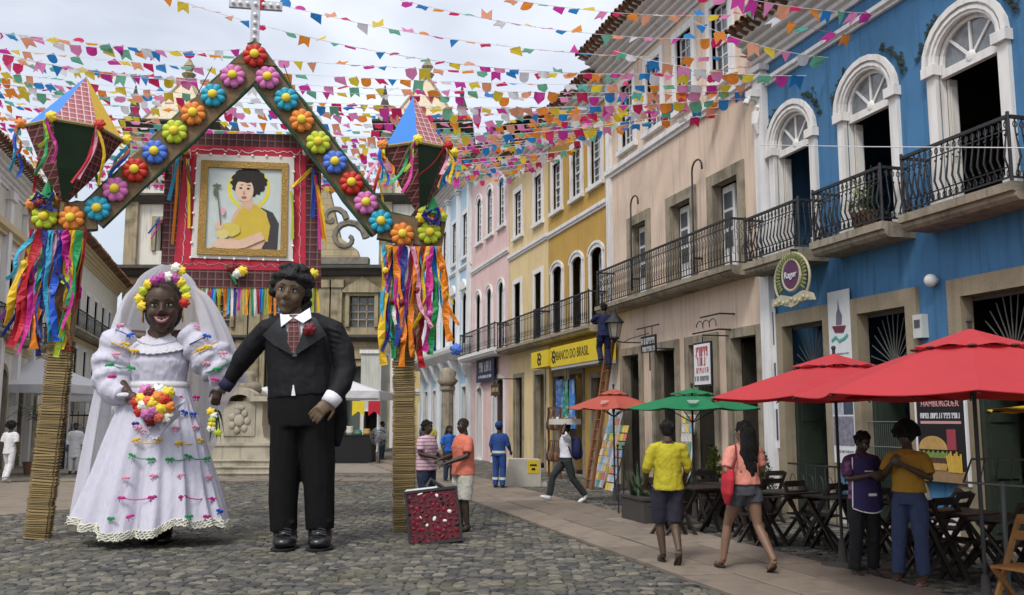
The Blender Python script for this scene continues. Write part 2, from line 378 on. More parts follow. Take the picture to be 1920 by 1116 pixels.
# ------------------------------------------------------------------ facade kit
class Bld:
    def __init__(s, name, label, P0, D, rz, s0, s1, cat='building', group=None):
        s.s0, s.s1 = s0, s1; s.mid = (s0+s1)/2
        s.root = thing(name, label, cat, P0 + D*s.mid, rz, group); s.T = Matrix.Translation((-s.mid, 0, 0))
    def mb(s): return MB(s.T)
    def put(s, m, name, material, parent=None, smooth=False): return m.build(name, material, parent or s.root, smooth)
def wall_mesh(m, x0, x1, z0, z1, holes, depth=.35, y=0.):
    xs = sorted({x0, x1} | {h[i] for h in holes for i in (0, 1)}); zs = sorted({z0, z1} | {h[2] for h in holes} | {h[3]+h[4] for h in holes})
    for a, b in zip(xs, xs[1:]):
        for c, d in zip(zs, zs[1:]):
            mx, mz = (a+b)/2, (c+d)/2
            if any(h[0] < mx < h[1] and h[2] < mz < h[3]+h[4] for h in holes): continue
            m.face((b, y, c), (a, y, c), (a, y, d), (b, y, d))
    yb = y - depth
    for hx0, hx1, hz0, hz1, rise in holes:
        m.face((hx0,y,hz0),(hx0,yb,hz0),(hx0,yb,hz1),(hx0,y,hz1)); m.face((hx1,y,hz0),(hx1,y,hz1),(hx1,yb,hz1),(hx1,yb,hz0)); m.face((hx0,y,hz0),(hx1,y,hz0),(hx1,yb,hz0),(hx0,yb,hz0))
        if rise:
            cx_ = (hx0+hx1)/2; a = arc(cx_, hz1, (hx1-hx0)/2, rise, PI, 0, 12); top = hz1+rise
            for i in range(12):
                (xa, za), (xb, zb) = a[i], a[i+1]; m.face((xa,y,za),(xb,y,zb),(xb,yb,zb),(xa,yb,za))
                m.face((hx0 if i < 6 else hx1, y, top), (xa,y,za), (xb,y,zb))
        else: m.face((hx0,y,hz1),(hx0,yb,hz1),(hx1,yb,hz1),(hx1,y,hz1))
def outline(x0, x1, z0, z1, rise, o=0., n=12):
    if rise: return [(x0-o, z0)] + arc((x0+x1)/2, z1, (x1-x0)/2+o, rise+o, PI, 0, n) + [(x1+o, z0)]
    return [(x0-o, z0), (x0-o, z1+o), (x1+o, z1+o), (x1+o, z0)]
PANES = {}
def pane(b, parent, x, y, z, w, h, material=None):
    k = (round(w, 3), round(h, 3), material.name if material else '')
    if k not in PANES: PANES[k] = MB().box(-w/2, w/2, -.006, .006, -h/2, h/2).mesh('pane', material or GLASS)
    return inst('pane', PANES[k], parent, (x - b.mid, y, z))
def sash(b, x0, x1, z0, z1, rise=0., cols=3, rows=4, sur=.15, proud=.06, rec=.13, frame=None, sill=True, panes=True, fan=True):
    m = b.mb(); fr = frame or WHITE
    m.band(outline(x0, x1, z0, z1, rise), outline(x0, x1, z0, z1, rise, sur), -.02, proud)
    if rise: m.band(outline(x0-sur*.75, x1+sur*.75, z1, z1, rise+sur*.75), outline(x0-sur*1.2, x1+sur*1.2, z1, z1, rise+sur*1.2), proud, proud+.035)
    if sill: m.box(x0-sur-.05, x1+sur+.05, -.02, proud+.07, z0-.13, z0)
    f = .055; y0, y1 = -rec-.05, -rec
    m.box(x0, x0+f, y0, y1, z0, z1); m.box(x1-f, x1, y0, y1, z0, z1); m.box(x0+f, x1-f, y0, y1, z0, z0+f); m.box(x0+f, x1-f, y0, y1, z1-f, z1)
    zm = (z0+z1)/2; m.box(x0+f, x1-f, y0, y1+.02, zm-.03, zm+.03)
    W = (x1-x0-2*f)/cols; HH = (z1-z0-2*f)/rows; t = .026
    for i in range(1, cols): m.box(x0+f+i*W-t/2, x0+f+i*W+t/2, y0+.01, y1-.005, z0+f, z1-f)
    for j in range(1, rows):
        if abs(z0+f+j*HH - zm) > .05: m.box(x0+f, x1-f, y0+.012, y1-.007, z0+f+j*HH-t/2, z0+f+j*HH+t/2)
    if rise:
        c = (x0+x1)/2; a = (x1-x0)/2
        m.band(outline(x0+f, x1-f, z1, z1, rise-f), outline(x0, x1, z1, z1, rise), y0, y1)
        for k in range(1, 4):
            t_ = PI*k/4; m.bar((c, (y0+y1)/2, z1), (c + (a-.02)*math.cos(t_), (y0+y1)/2, z1 + (rise-.02)*math.sin(t_)), .03, .03, up=(0,1,0))
    w = b.put(m, 'window', fr)
    if panes:
        for i in range(cols):
            for j in range(rows): pane(b, w, x0+f+(i+.5)*W, -rec-.03, z0+f+(j+.5)*HH, W-.01, HH-.01)
    else: pane(b, w, (x0+x1)/2, -rec-.03, zm, x1-x0-.05, z1-z0-.05)
    if rise:
        mm = b.mb(); mm.prism([(x0+.02, z1)] + arc((x0+x1)/2, z1, (x1-x0)/2-.02, rise-.02, PI, 0, 10)[1:-1] + [(x1-.02, z1)], -rec-.035, -rec-.025); b.put(mm, 'fan_pane', GLASS, w)
    return w
def stone_door(b, x0, x1, z1, w=.25, proud=.05, material=None, depth=.35, rise=0., name='door_frame'):
    m = b.mb(); m.band(outline(x0, x1, 0, z1, rise), outline(x0, x1, 0, z1, rise, w), -depth, proud); m.box(x0-.02, x1+.02, -depth, .12, -.02, .07)
    return b.put(m, name, material or STONE)
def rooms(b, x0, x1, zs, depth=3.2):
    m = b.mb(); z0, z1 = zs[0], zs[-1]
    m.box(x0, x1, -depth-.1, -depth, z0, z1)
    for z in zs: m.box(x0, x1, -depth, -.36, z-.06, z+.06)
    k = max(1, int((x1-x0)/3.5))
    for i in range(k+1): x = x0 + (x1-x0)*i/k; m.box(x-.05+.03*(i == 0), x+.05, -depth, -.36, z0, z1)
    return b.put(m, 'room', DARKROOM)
def body(b, z1, material, depth=9., zc=0.):           # side and back walls
    m = b.mb(); x0, x1 = b.s0+.02, b.s1-.02
    m.box(x0, x0+.2, -depth, -.4, 0, z1); m.box(x1-.2, x1, -depth, -.4, 0, z1); m.box(x0+.21, x1-.21, -depth, -depth+.2, 0, z1)
    return b.put(m, 'side_wall', material)
TILE = mat('clay_tile', (.20, .105, .065), .9, .35, 8, rnd=.4, dirt=(.03, .028, .025), dirt_amt=.7)
TILE_ME = None
def roof(b, z, out, tiles=True, depth=9., lift=2.6, step=.24):
    global TILE_ME
    m = b.mb(); x0, x1 = b.s0-.05, b.s1+.05
    m.profile(x0, x1, [(out-.12, z), (out-.12, z+.05), (-depth/2, z+lift), (-depth-.3, z), (-depth-.3, z-.05), (-depth/2, z+lift-.1)])
    r = b.put(m, 'roof', TILE)
    if tiles:
        if TILE_ME is None:
            def fn(u, v):
                a = PI*u; rr = .095 - .015*v; return Vector((rr*math.cos(a), -.55*v, rr*math.sin(a)*.9))
            t = MB().grid(fn, 7, 2); t.grid(lambda u, v: fn(1-u, v)*Vector((.82, 1, .8)) if 0 else Vector((fn(1-u, v).x*.82, fn(1-u, v).y, fn(1-u, v).z*.78)), 7, 2)
            TILE_ME = t.mesh('roof_tile', TILE, True)
        sl = math.atan2(lift, depth/2+out); n = int((x1-x0)/step)
        for i in range(n):
            inst('roof_tile', TILE_ME, r, (x0 + (i+.5)*step - b.mid, out + rs.uniform(-.03, .03), z + .045), (-sl, 0, rs.uniform(-.06, .06)))
            if i % 1 == 0: inst('roof_tile', TILE_ME, r, (x0 + i*step - b.mid, out - .04, z + .1), (-sl + PI*0, PI, 0))
    return r
BALUST = {}
def baluster(h, style):
    k = (round(h, 2), style)
    if k in BALUST: return BALUST[k]
    m = MB()
    if style == 'belly':
        m.tube([(0,0,0),(0,.0,h*.16),(0,.06,h*.34),(0,.02,h*.62),(0,0,h*.8),(0,0,h)], [.011,.012,.017,.012,.011,.011], 5)
        for z in (h*.08, h*.9): m.tube([(.035*math.cos(a*PI/4), 0, z+.045*math.sin(a*PI/4)) for a in range(9)], .008, 3, cap=False)
        for z in (h*.22, h*.72): m.ell((0, .02, z), .02, 6, 4)
    else:
        m.tube([(0,0,0),(0,0,h)], .010, 4)
        for z, d in ((h*.3, 1), (h*.62, -1), (h*.85, 1)):
            m.tube([(d*(.02+.045*math.sin(a*PI/6)), 0, z + .08*math.cos(a*PI/6)*1.1) for a in range(8)], .007, 3, cap=False)
    BALUST[k] = m.mesh('baluster', IRON, True); return BALUST[k]
def balcony(b, x0, x1, out, zb, zt, zr, style='belly', step=.125, single=True, smat=None, sides=True, bulge=0.):
    m = b.mb(); n = .06
    m.profile(x0, x1, [(-.02, zb), (out-.12, zb), (out-.06, zb+.05), (out-.06, zb+(zt-zb)*.45), (out, zb+(zt-zb)*.5), (out, zt), (-.02, zt)])
    s = b.put(m, 'balcony', smat or STONE)
    r = b.mb(); y = out-.07
    def rail(z, w, d): r.box(x0+.05, x1-.05, y-w/2, y+w/2, z, z+d)
    rail(zr-.045, .05, .045); rail(zt+.06, .03, .02); rail(zr-.2, .02, .015); rail(zt+.2, .02, .015)
    if sides:
        for x in (x0+.06, x1-.06):
            for z, d in ((zr-.045, .045), (zt+.06, .02)): r.box(x-.02, x+.02, .0, y-.03, z, z+d)
            r.tube([(x, y, zt), (x, y, zr+.04)], .024, 6)
    rl = b.put(r, 'railing', IRON, s); h = zr-zt-.1
    k = int((x1-x0-.2)/step); me = baluster(h, style)
    pos = [(x0+.1+i*(x1-x0-.2)/k, y, 0) for i in range(k+1)]
    if sides: pos += [(x, y*j/5, PI/2) for x in (x0+.06, x1-.06) for j in range(1, 5)]
    if single:
        for x, yy, rz in pos: inst('baluster', me, s, (x-b.mid, yy, zt+.06), (0, 0, rz))
    else:
        g = b.mb()
        for x, yy, rz in pos:
            g.tube([(x, yy, zt+.06), (x, yy, zr-.04)], .013, 3)
            g.tube([(x+.03*math.cos(a*PI/3), yy, zr-.12+.04*math.sin(a*PI/3)) for a in range(7)], .009, 3, cap=False)
            g.tube([(x+.035*math.cos(a*PI/3), yy, zt+.32+.1*math.sin(a*PI/3)) for a in range(7)], .009, 3, cap=False)
        gg = b.put(g, 'baluster_row', IRON, s); gg['kind'] = 'stuff'
    return s
def string_course(b, z, h=.16, out=.09, material=None, name='string_course', x0=None, x1=None):
    m = b.mb(); x0 = b.s0 if x0 is None else x0; x1 = b.s1 if x1 is None else x1
    m.profile(x0, x1, [(-.02, z), (out*.5, z), (out*.5, z+h*.3), (out, z+h*.45), (out, z+h), (-.02, z+h)]); return b.put(m, name, material or WHITE)
def cornice(b, z0, z1, out, material=None, steps=5):
    m = b.mb(); pr = [(-.02, z0), (.06, z0)]
    for i in range(steps):
        t = (i+1)/steps; y = .06 + (out-.06)*(t**1.3); z = z0 + (z1-z0)*t
        pr += [(pr[-1][0], z-.35*(z1-z0)/steps), (y-.04, z-.2*(z1-z0)/steps), (y, z)]
    pr += [(-.02, z1)]
    m.profile(b.s0, b.s1, pr); return b.put(m, 'cornice', material or mat('cornice_paint', (.62, .60, .585), .75, .08, 2, streak=.15))
def pilaster(b, x0, x1, z1, out=.1, material=None, cap=True):
    m = b.mb(); m.box(x0, x1, -.02, out, 0, z1)
    if cap: m.box(x0-.06, x1+.06, -.02, out+.06, z1-.25, z1-.18); m.box(x0-.09, x1+.09, -.02, out+.09, z1-.12, z1)
    return b.put(m, 'pilaster', material or WHITE)

# ------------------------------------------------------------------ blue town house with cafe
def blue_house():
    b = Bld('town_house', 'bright blue town house with tall white arched balcony doors above the cafe', B0, U, RZ, -21., -9.3)
    BL = mat('blue_plaster', (.06, .185, .355), .85, .2, .9, streak=.38, bump=.2, dirt=(.04, .11, .2), dirt_amt=.55)
    wins = [(-11.13, -9.94), (-13.40, -12.20), (-15.70, -14.48), (-17.9, -16.8)]
    doors = [(-11.3, -9.98), (-13.5, -12.3), (-16.05, -14.7), (-18.4, -17.0)]
    holes = [(a, c, 4.88, 7.15, .52) for a, c in wins] + [(a-.01, c+.01, 0, 3.56, 0) for a, c in doors]
    m = b.mb(); wall_mesh(m, b.s0, b.s1, 0, 9.6, holes, .02); b.put(m, 'wall', BL)
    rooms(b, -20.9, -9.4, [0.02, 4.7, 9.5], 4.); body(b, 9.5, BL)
    white = mat('window_white', (.77, .75, .72), .6, .09, 2, streak=.24, bump=.1)
    inner = mat('jamb_cream', (.55, .52, .46), .7, .1, 3)
    for a, c in wins:
        m = b.mb(); o = .19
        m.band(outline(a, c, 4.88, 7.15, .52), outline(a, c, 4.88, 7.15, .52, o), -.13, .07)
        m.band(outline(a-.14, c+.14, 7.15, 7.15, .66), outline(a-.23, c+.23, 7.15, 7.15, .76), .07, .12)
        m.band(outline(a-.05, c+.05, 7.15, 7.15, .57), outline(a-.1, c+.1, 7.15, 7.15, .62), .07, .1)
        for x in (a-o, c): m.box(x-.04, x+o+.04, -.02, .14, 6.98, 7.14); m.box(x-.03, x+o+.03, .0, .1, 4.87, 5.1)
        w = b.put(m, 'window', white)
        f = b.mb(); cx_ = (a+c)/2; hw = (c-a)/2
        f.box(a, c, -.12, -.03, 6.93, 7.06)
        f.band(outline(a+.06, c-.06, 7.06, 7.15, .46), outline(a, c, 7.06, 7.15, .52), -.12, -.03)
        for k in (1, 2, 3): t = PI*k/4; f.bar((cx_, -.07, 7.06), (cx_+hw*math.cos(t), -.07, 7.15+.5*math.sin(t)), .04, .04, up=(0,1,0))
        f.ell((cx_, -.05, 7.06), (.1, .04, .1), 10, 6)
        fl = b.put(f, 'fanlight', white, w)
        g = b.mb(); g.prism([(a+.02, 7.06)] + arc(cx_, 7.15, hw-.02, .5, PI, 0, 10) + [(c-.02, 7.06)], -.085, -.075); b.put(g, 'fan_pane', mat('fan_glass', (.16, .18, .19), .1, .5, 6, spec=.8), fl)
        d = b.mb(); d.box(c-.06, c-.01, -.28, -.13, 4.9, 6.92); d.box(a+.01, a+.06, -.28, -.13, 4.9, 6.92); dl = b.put(d, 'door_leaf', inner, w)
        h = b.mb(); h.box(c-.07, c-.06, -.26, -.15, 5.0, 5.6); h.box(c-.07, c-.06, -.26, -.15, 5.72, 6.8); b.put(h, 'panel', white, dl)
    ivy = mat('dark_climber', (.02, .035, .03), .9, .4, 12)
    for a, c in wins:                                    # dark growth creeping round the arches
        v = b.mb(); r2 = random.Random(int(-a*10))
        for i in range(110):
            t = r2.uniform(.25, 1.0) if r2.random() < .5 else r2.uniform(2.0, 2.95); d = .3 + abs(r2.gauss(0, .075)); x = (a+c)/2 + ((c-a)/2+d)*math.cos(t); z = 7.15 + (.52+d)*math.sin(t); q = r2.uniform(.015, .032); n_ = r2.uniform(-.5, .5)
            v.face((x-q, .02, z-q), (x+q*n_, .05, z-q*1.2), (x+q, .03, z+q), (x-q*n_, .015, z+q*1.3))
        k = b.put(v, 'climber', ivy); k['kind'] = 'stuff'
    for i, (a, c) in enumerate(doors):
        stone_door(b, a, c, 3.56, .27, .06, mat('door_stone', (.29, .24, .165), .9, .18, 2.5, streak=.25, bump=.35, dirt=(.15, .12, .08), dirt_amt=.5), .16)
        m = b.mb(); m.box(a, c, -.22, -.16, 2.55, 2.68)
        for k in range(1, 14): t = PI*k/14; m.bar(((a+c)/2, -.19, 2.66), ((a+c)/2+.62*math.cos(t), -.19, 2.66+.85*math.sin(t)), .014, .014, up=(0,1,0))
        m.tube([((a+c)/2+.16*math.cos(t*PI/8), -.19, 2.66+.16*math.sin(t*PI/8)) for t in range(9)], .012, 4); m.box(a, c, -.22, -.17, 3.5, 3.56)
        b.put(m, 'fan_grille', mat('grille_iron', (.10, .10, .095), .6))
        l = b.mb(); G = mat('green_door', (.03, .042, .03), .6, .25, 6)
        l.box(c-.08, c, -.75, -.17, .08, 2.54); l.box(a, a+.08, -.75, -.17, .08, 2.54); d = b.put(l, 'door_leaf', G)
        for z0, z1 in ((.2, .8), (.95, 1.6), (1.75, 2.4)):
            q = b.mb(); q.box(c-.1, c-.08, -.68, -.25, z0, z1); b.put(q, 'panel', G, d)
    for i, (a, c) in enumerate([(-11.5, -9.52), (-13.78, -11.84), (-16.35, -14.16), (-18.8, -16.65)]): balcony(b, a, c, .62, 4.6, 4.84, 5.74, 'belly', .115)
    string_course(b, 8.5, .14, .13); cornice(b, 8.95, 9.6, .62); roof(b, 9.6, .75)
    pilaster(b, -9.68, -9.34, 8.95, .14)
    m = b.mb()                                          # scrolled bracket on the corner pilaster
    for k in range(9): t = k*PI/6; rr = .2-.016*k; m.tube([(-9.51, .2+rr*math.cos(t), 8.15+rr*math.sin(t)), (-9.51, .2+rr*.9*math.cos(t+.55), 8.15+rr*.9*math.sin(t+.55))], .07, 6)
    m.box(-9.62, -9.4, .1, .34, 8.3, 8.45); m.tube([(-9.51, .16, 8.0), (-9.51, .2, 7.75), (-9.51, .15, 7.55)], [.1, .08, .03], 6); b.put(m, 'scroll_bracket', white)
    m = b.mb(); m.box(-9.75, b.s0, -.02, .05, 0, .45) if 0 else m.box(b.s0, -9.75, -.02, .05, 0, .42)
    for a, c in doors: pass
    # plinth pieces between the doors
    xs = [-9.7] + [v for a, c in doors for v in (c+.27, a-.27)] + [b.s0]; m = b.mb()
    for k in range(0, len(xs)-1, 2):
        if xs[k] - xs[k+1] > .05: m.box(xs[k+1], xs[k], -.02, .05, 0, .4)
    b.put(m, 'plinth', mat('plinth_white', (.6, .58, .54), .85, .15, 2))
    return b
BLUE = blue_house()

# ------------------------------------------------------------------ peach house
def peach_house():
    b = Bld('town_house', 'pale peach town house with one long iron balcony beside the blue house', B0, U, RZ, -9.28, -.92)
    PE = mat('peach_plaster', (.70, .55, .43), .88, .13, .9, streak=.3, bump=.12, dirt=(.46, .35, .26), dirt_amt=.55)
    ups = [(-3.62, -2.62), (-6.2, -5.12), (-8.42, -7.3)]
    tops = [(-2.9, -2.05), (-4.68, -3.82), (-6.46, -5.6), (-8.25, -7.4)]
    doors = [(-3.05, -1.95), (-5.2, -4.05), (-7.15, -5.95), (-9.0, -7.95)]
    PS = mat('worn_stone', (.315, .27, .20), .92, .25, 2.5, streak=.5, bump=.6, bscale=18, dirt=(.06, .055, .04), dirt_amt=.65)
    holes = [(a, c, 4.95, 7.0, 0) for a, c in ups] + [(a, c, 9.3, 11.15, 0) for a, c in tops] + [(a, c, 0, 3.5, 0) for a, c in doors]
    m = b.mb(); wall_mesh(m, b.s0, b.s1, 0, 12.3, holes, .02); b.put(m, 'wall', PE)
    rooms(b, b.s0+.1, b.s1-.1, [.02, 4.75, 8.7, 12.2]); body(b, 12.2, PE)
    for a, c in tops: sash(b, a, c, 9.3, 11.15, 0, 3, 6, .19, .05, .1)
    for k, (a, c) in enumerate(ups):
        m = b.mb(); m.band(outline(a, c, 4.95, 7.0, 0), outline(a, c, 4.95, 7.0, 0, .26), -.2, .05); b.put(m, 'door_frame', PS)
        # tall shutters folded back into the reveal, one half still closed
        q = b.mb(); w = (c-a)/2
        q.box(a+w, c-.03, -.26, -.21, 4.98, 6.96); q.box(a+.03, a+.08, -.8, -.24, 4.98, 6.96)
        d = b.put(q, 'door_leaf', WHITE)
        for z in (5.75, 6.2, 6.63): pane(b, d, a+w*1.5, -.205, z, w-.2, .36)
        h = b.mb(); h.box(a+w+.08, c-.1, -.21, -.195, 5.08, 5.45); b.put(h, 'panel', WHITE, d)
    for a, c in doors:
        m = b.mb(); m.band(outline(a, c, 0, 3.5, 0), outline(a, c, 0, 3.5, 0, .2), -.2, .06); b.put(m, 'door_frame', PS)
        q = b.mb(); G = mat('brown_door', (.035, .03, .022), .7, .3, 6); q.box(c-.09, c-.01, -.75, -.21, .08, 3.4); d = b.put(q, 'door_leaf', G)
        for z in (.3, 1.2, 2.1): p = b.mb(); p.box(c-.105, c-.09, -.65, -.31, z, z+.7); b.put(p, 'panel', G, d)
    balcony(b, -9.0, -1.28, .6, 4.72, 4.92, 5.92, 'scroll', .13, smat=PS)
    string_course(b, 8.72, .24, .12); cornice(b, 11.55, 12.35, .85, steps=6); roof(b, 12.35, 1.0)
    pilaster(b, -1.25, -.93, 11.55, .07, cap=False)
    for px, y0, y1 in ((1185, 545, 385), (1302, 510, 320)):          # hooked iron lamp arms rising from the balcony
        s, z0 = rw(px, y0, .2); _, z1 = rw(px, y1, .2); m = b.mb()
        m.tube([(s, .2, z0), (s, .2, z1)] + [(s-.25+.25*math.cos(t*PI/8), .2+.0*t, z1+.22*math.sin(t*PI/8)) for t in range(0, 8)] + [(s-.5, .2, z1-.06)], .022, 6)
        m.box(s-.03, s+.03, 0, .2, z0+.3, z0+.34); b.put(m, 'iron_arm', IRON, None, True)
    return b
PEACH = peach_house()

# ------------------------------------------------------------------ ochre, cream, pink and pale blue houses
def row_house(name_lab, s0, s1, col, eave, ups, up_z, mids, mid_z, doors, strz, stz, pil=True, up_rise=0., mid_rise=.18, mid_rec=.13, cols=2, rows=6, door_rise=0., trim=None):
    b = Bld('town_house', name_lab, B0, U, RZ, s0, s1)
    PL = mat('plaster_%d' % int(s1*10), col, .88, .10, 1.2, streak=.26, bump=.1, dirt=tuple(c*.72 for c in col), dirt_amt=.45)
    holes = [(a, c, up_z[0], up_z[1], up_rise) for a, c in ups] + [(a, c, mid_z[0], mid_z[1], mid_rise) for a, c in mids] + [(a, c, 0, z, door_rise) for a, c, z in doors]
    m = b.mb(); wall_mesh(m, s0, s1, 0, eave-.05, holes, .02); b.put(m, 'wall', PL)
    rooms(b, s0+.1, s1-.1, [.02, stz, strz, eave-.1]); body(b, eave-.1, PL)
    for a, c in ups: sash(b, a, c, up_z[0], up_z[1], up_rise, cols, rows, .2, .05, .08, panes=(s0 < 9))
    for a, c in mids: sash(b, a, c, mid_z[0], mid_z[1], mid_rise, cols, rows, .17, .05, mid_rec, sill=False, panes=(s0 < 9))
    for a, c, z in doors: stone_door(b, a, c, z, .16, .04, trim or STONE, .18, door_rise)
    string_course(b, strz, .2, .1); cornice(b, eave-.65, eave, .6, steps=5); roof(b, eave, .75, tiles=True, step=.26)
    return b, PL
OCHRE, _ = row_house('ochre yellow town house above the bank sign', -.9, 4.68, (.50, .31, .075), 11.9,
    [(3.28, 4.12), (1.3, 2.12), (-.45, .42)], (8.85, 10.5), [(3.22, 4.2), (1.28, 2.22), (-.46, .5)], (4.5, 6.72),
    [(-.3, .55, 3.0), (1.35, 2.5, 3.2), (3.0, 4.2, 3.2)], 8.0, 4.35, mid_rec=.25)
balcony(OCHRE, -.7, 4.66, .6, 4.3, 4.5, 5.5, 'scroll', .16, single=False)
CREAM, _ = row_house('cream yellow town house between the ochre and pink houses', 4.7, 9.78, (.71, .555, .30), 11.95,
    [(5.42, 6.25), (7.98, 8.9)], (8.85, 10.6), [(5.45, 6.3), (8.1, 9.0)], (4.5, 7.0), [(5.2, 6.3, 3.35), (7.9, 8.95, 3.35)], 8.05, 4.35, mid_rise=0., mid_rec=.2)
balcony(CREAM, 4.7, 9.7, .6, 4.3, 4.5, 5.5, 'scroll', .18, single=False)
PINK, _ = row_house('pale pink town house with arched windows and a navy sign', 9.8, 16.3, (.73, .52, .49), 13.5,
    [(10.5, 11.35), (12.45, 13.3), (14.4, 15.25)], (9.75, 11.5), [(10.55, 11.4), (12.5, 13.35), (14.45, 15.3)], (4.6, 7.0), [(10.6, 12.3, 3.3), (14.2, 15.1, 3.0)], 8.45, 4.5, up_rise=.3, mid_rise=.4, door_rise=.15, trim=WHITE)
balcony(PINK, 9.8, 16.2, .65, 4.35, 4.6, 5.6, 'scroll', .2, single=False, smat=WHITE)
PALE, _ = row_house('light blue palace with white pilasters at the far end of the row', 16.32, 29.5, (.40, .575, .70), 13.9,
    [(17.2+2.4*i, 18.15+2.4*i) for i in range(5)], (9.6, 11.7), [(17.2+2.4*i, 18.15+2.4*i) for i in range(5)], (5.4, 7.4), [(17.2+2.4*i, 18.2+2.4*i, 3.3) for i in range(5)], 9.0, 5.0, up_rise=0., mid_rise=.45, trim=WHITE)
for i in range(6): pilaster(PALE, 16.4+2.4*i, 16.75+2.4*i, 13.2, .16)
def pale_extra():
    m = PALE.mb(); m.profile(16.4, 29.4, [(-.02, 4.6), (.3, 4.6), (.7, 4.95), (.75, 5.1), (.75, 5.25), (-.02, 5.25)])
    for i in range(5): m.profile(16.4+2.4*i, 16.75+2.4*i, [(.16, 3.7), (.25, 3.8), (.6, 4.6), (.16, 4.6)])
    PALE.put(m, 'balcony', WHITE)
    for i in range(5):
        m = PALE.mb(); c = 17.68+2.4*i; m.prism([(c-.75, 8.05), (c, 8.5), (c+.75, 8.05), (c+.75, 7.98), (c-.75, 7.98)], -.02, .16); PALE.put(m, 'pediment', WHITE)
pale_extra()
# ------------------------------------------------------------------ houses on the left of the square
L0 = gnd(100, 862); LD = -U; LRZ = RZ + PI
def left_houses():
    CRM = mat('ivory_plaster', (.66, .63, .55), .85, .1, 1.2, streak=.2, bump=.1)
    b = Bld('mansion', 'white mansion with cream mouldings and dark windows at the left edge', L0, LD, LRZ, .6, 17.)
    wins = [(2.0+2.5*i, 3.1+2.5*i) for i in range(6)]
    holes = [(a, c, 5.0, 7.0, .3) for a, c in wins] + [(a, c, 0, 3.2, .3) for a, c in wins]
    m = b.mb(); wall_mesh(m, .6, 17, 0, 10.2, holes, .02); b.put(m, 'wall', CRM); rooms(b, .8, 16.8, [.02, 4.4, 10]); body(b, 10.1, CRM)
    for a, c in wins:
        sash(b, a, c, 5.0, 7.0, .3, 2, 5, .22, .07, .2, panes=False); stone_door(b, a, c, 3.2, .2, .05, STONE, .3, .3)
        balcony(b, a-.4, c+.4, .55, 4.45, 4.65, 5.5, 'scroll', .17, single=False)
    YM = mat('cream_moulding', (.62, .50, .29), .8, .1, 2, streak=.2)
    string_course(b, 7.95, .4, .25, YM); string_course(b, 4.1, .25, .12, YM); cornice(b, 9.55, 10.25, .6, WHITE); roof(b, 10.25, .75, step=.28)
    m = b.mb()
    for i in range(7): m.box(.7+2.5*i, 1.15+2.5*i, -.02, .18, 0, 9.5); m.box(.6+2.5*i, 1.25+2.5*i, -.02, .26, 9.2, 9.5)
    b.put(m, 'pilaster', WHITE)
    b = Bld('terrace_house', 'ivory terrace house with dark eaves behind the ribbons on the left', L0, LD, LRZ, -17.8, .5)
    ws = [(-1.6-2.7*i, -.5-2.7*i) for i in range(6)]
    holes = [(a, c, 6.1, 8.1, 0) for a, c in ws] + [(a, c, .0, 3.0, 0) for a, c in ws] + [(a+.1, c-.1, 3.7, 5.2, 0) for a, c in ws]
    m = b.mb(); wall_mesh(m, -17.8, .5, 0, 10.1, holes, .02); b.put(m, 'wall', CRM); rooms(b, -17.6, .3, [.02, 3.5, 5.8, 10]); body(b, 10., CRM)
    for a, c in ws:
        sash(b, a, c, 6.1, 8.1, 0, 2, 4, .2, .06, .2, panes=False, sill=False); stone_door(b, a, c, 3.0, .16, .05, WHITE, .3)
        sash(b, a+.1, c-.1, 3.7, 5.2, 0, 2, 3, .12, .05, .15, panes=False)
    balcony(b, -17.2, .2, .6, 5.75, 6.0, 6.85, 'scroll', .25, single=False); string_course(b, 5.5, .2, .1, YM); cornice(b, 9.5, 10.2, .7, YM); roof(b, 10.2, .9, step=.3)
left_houses()

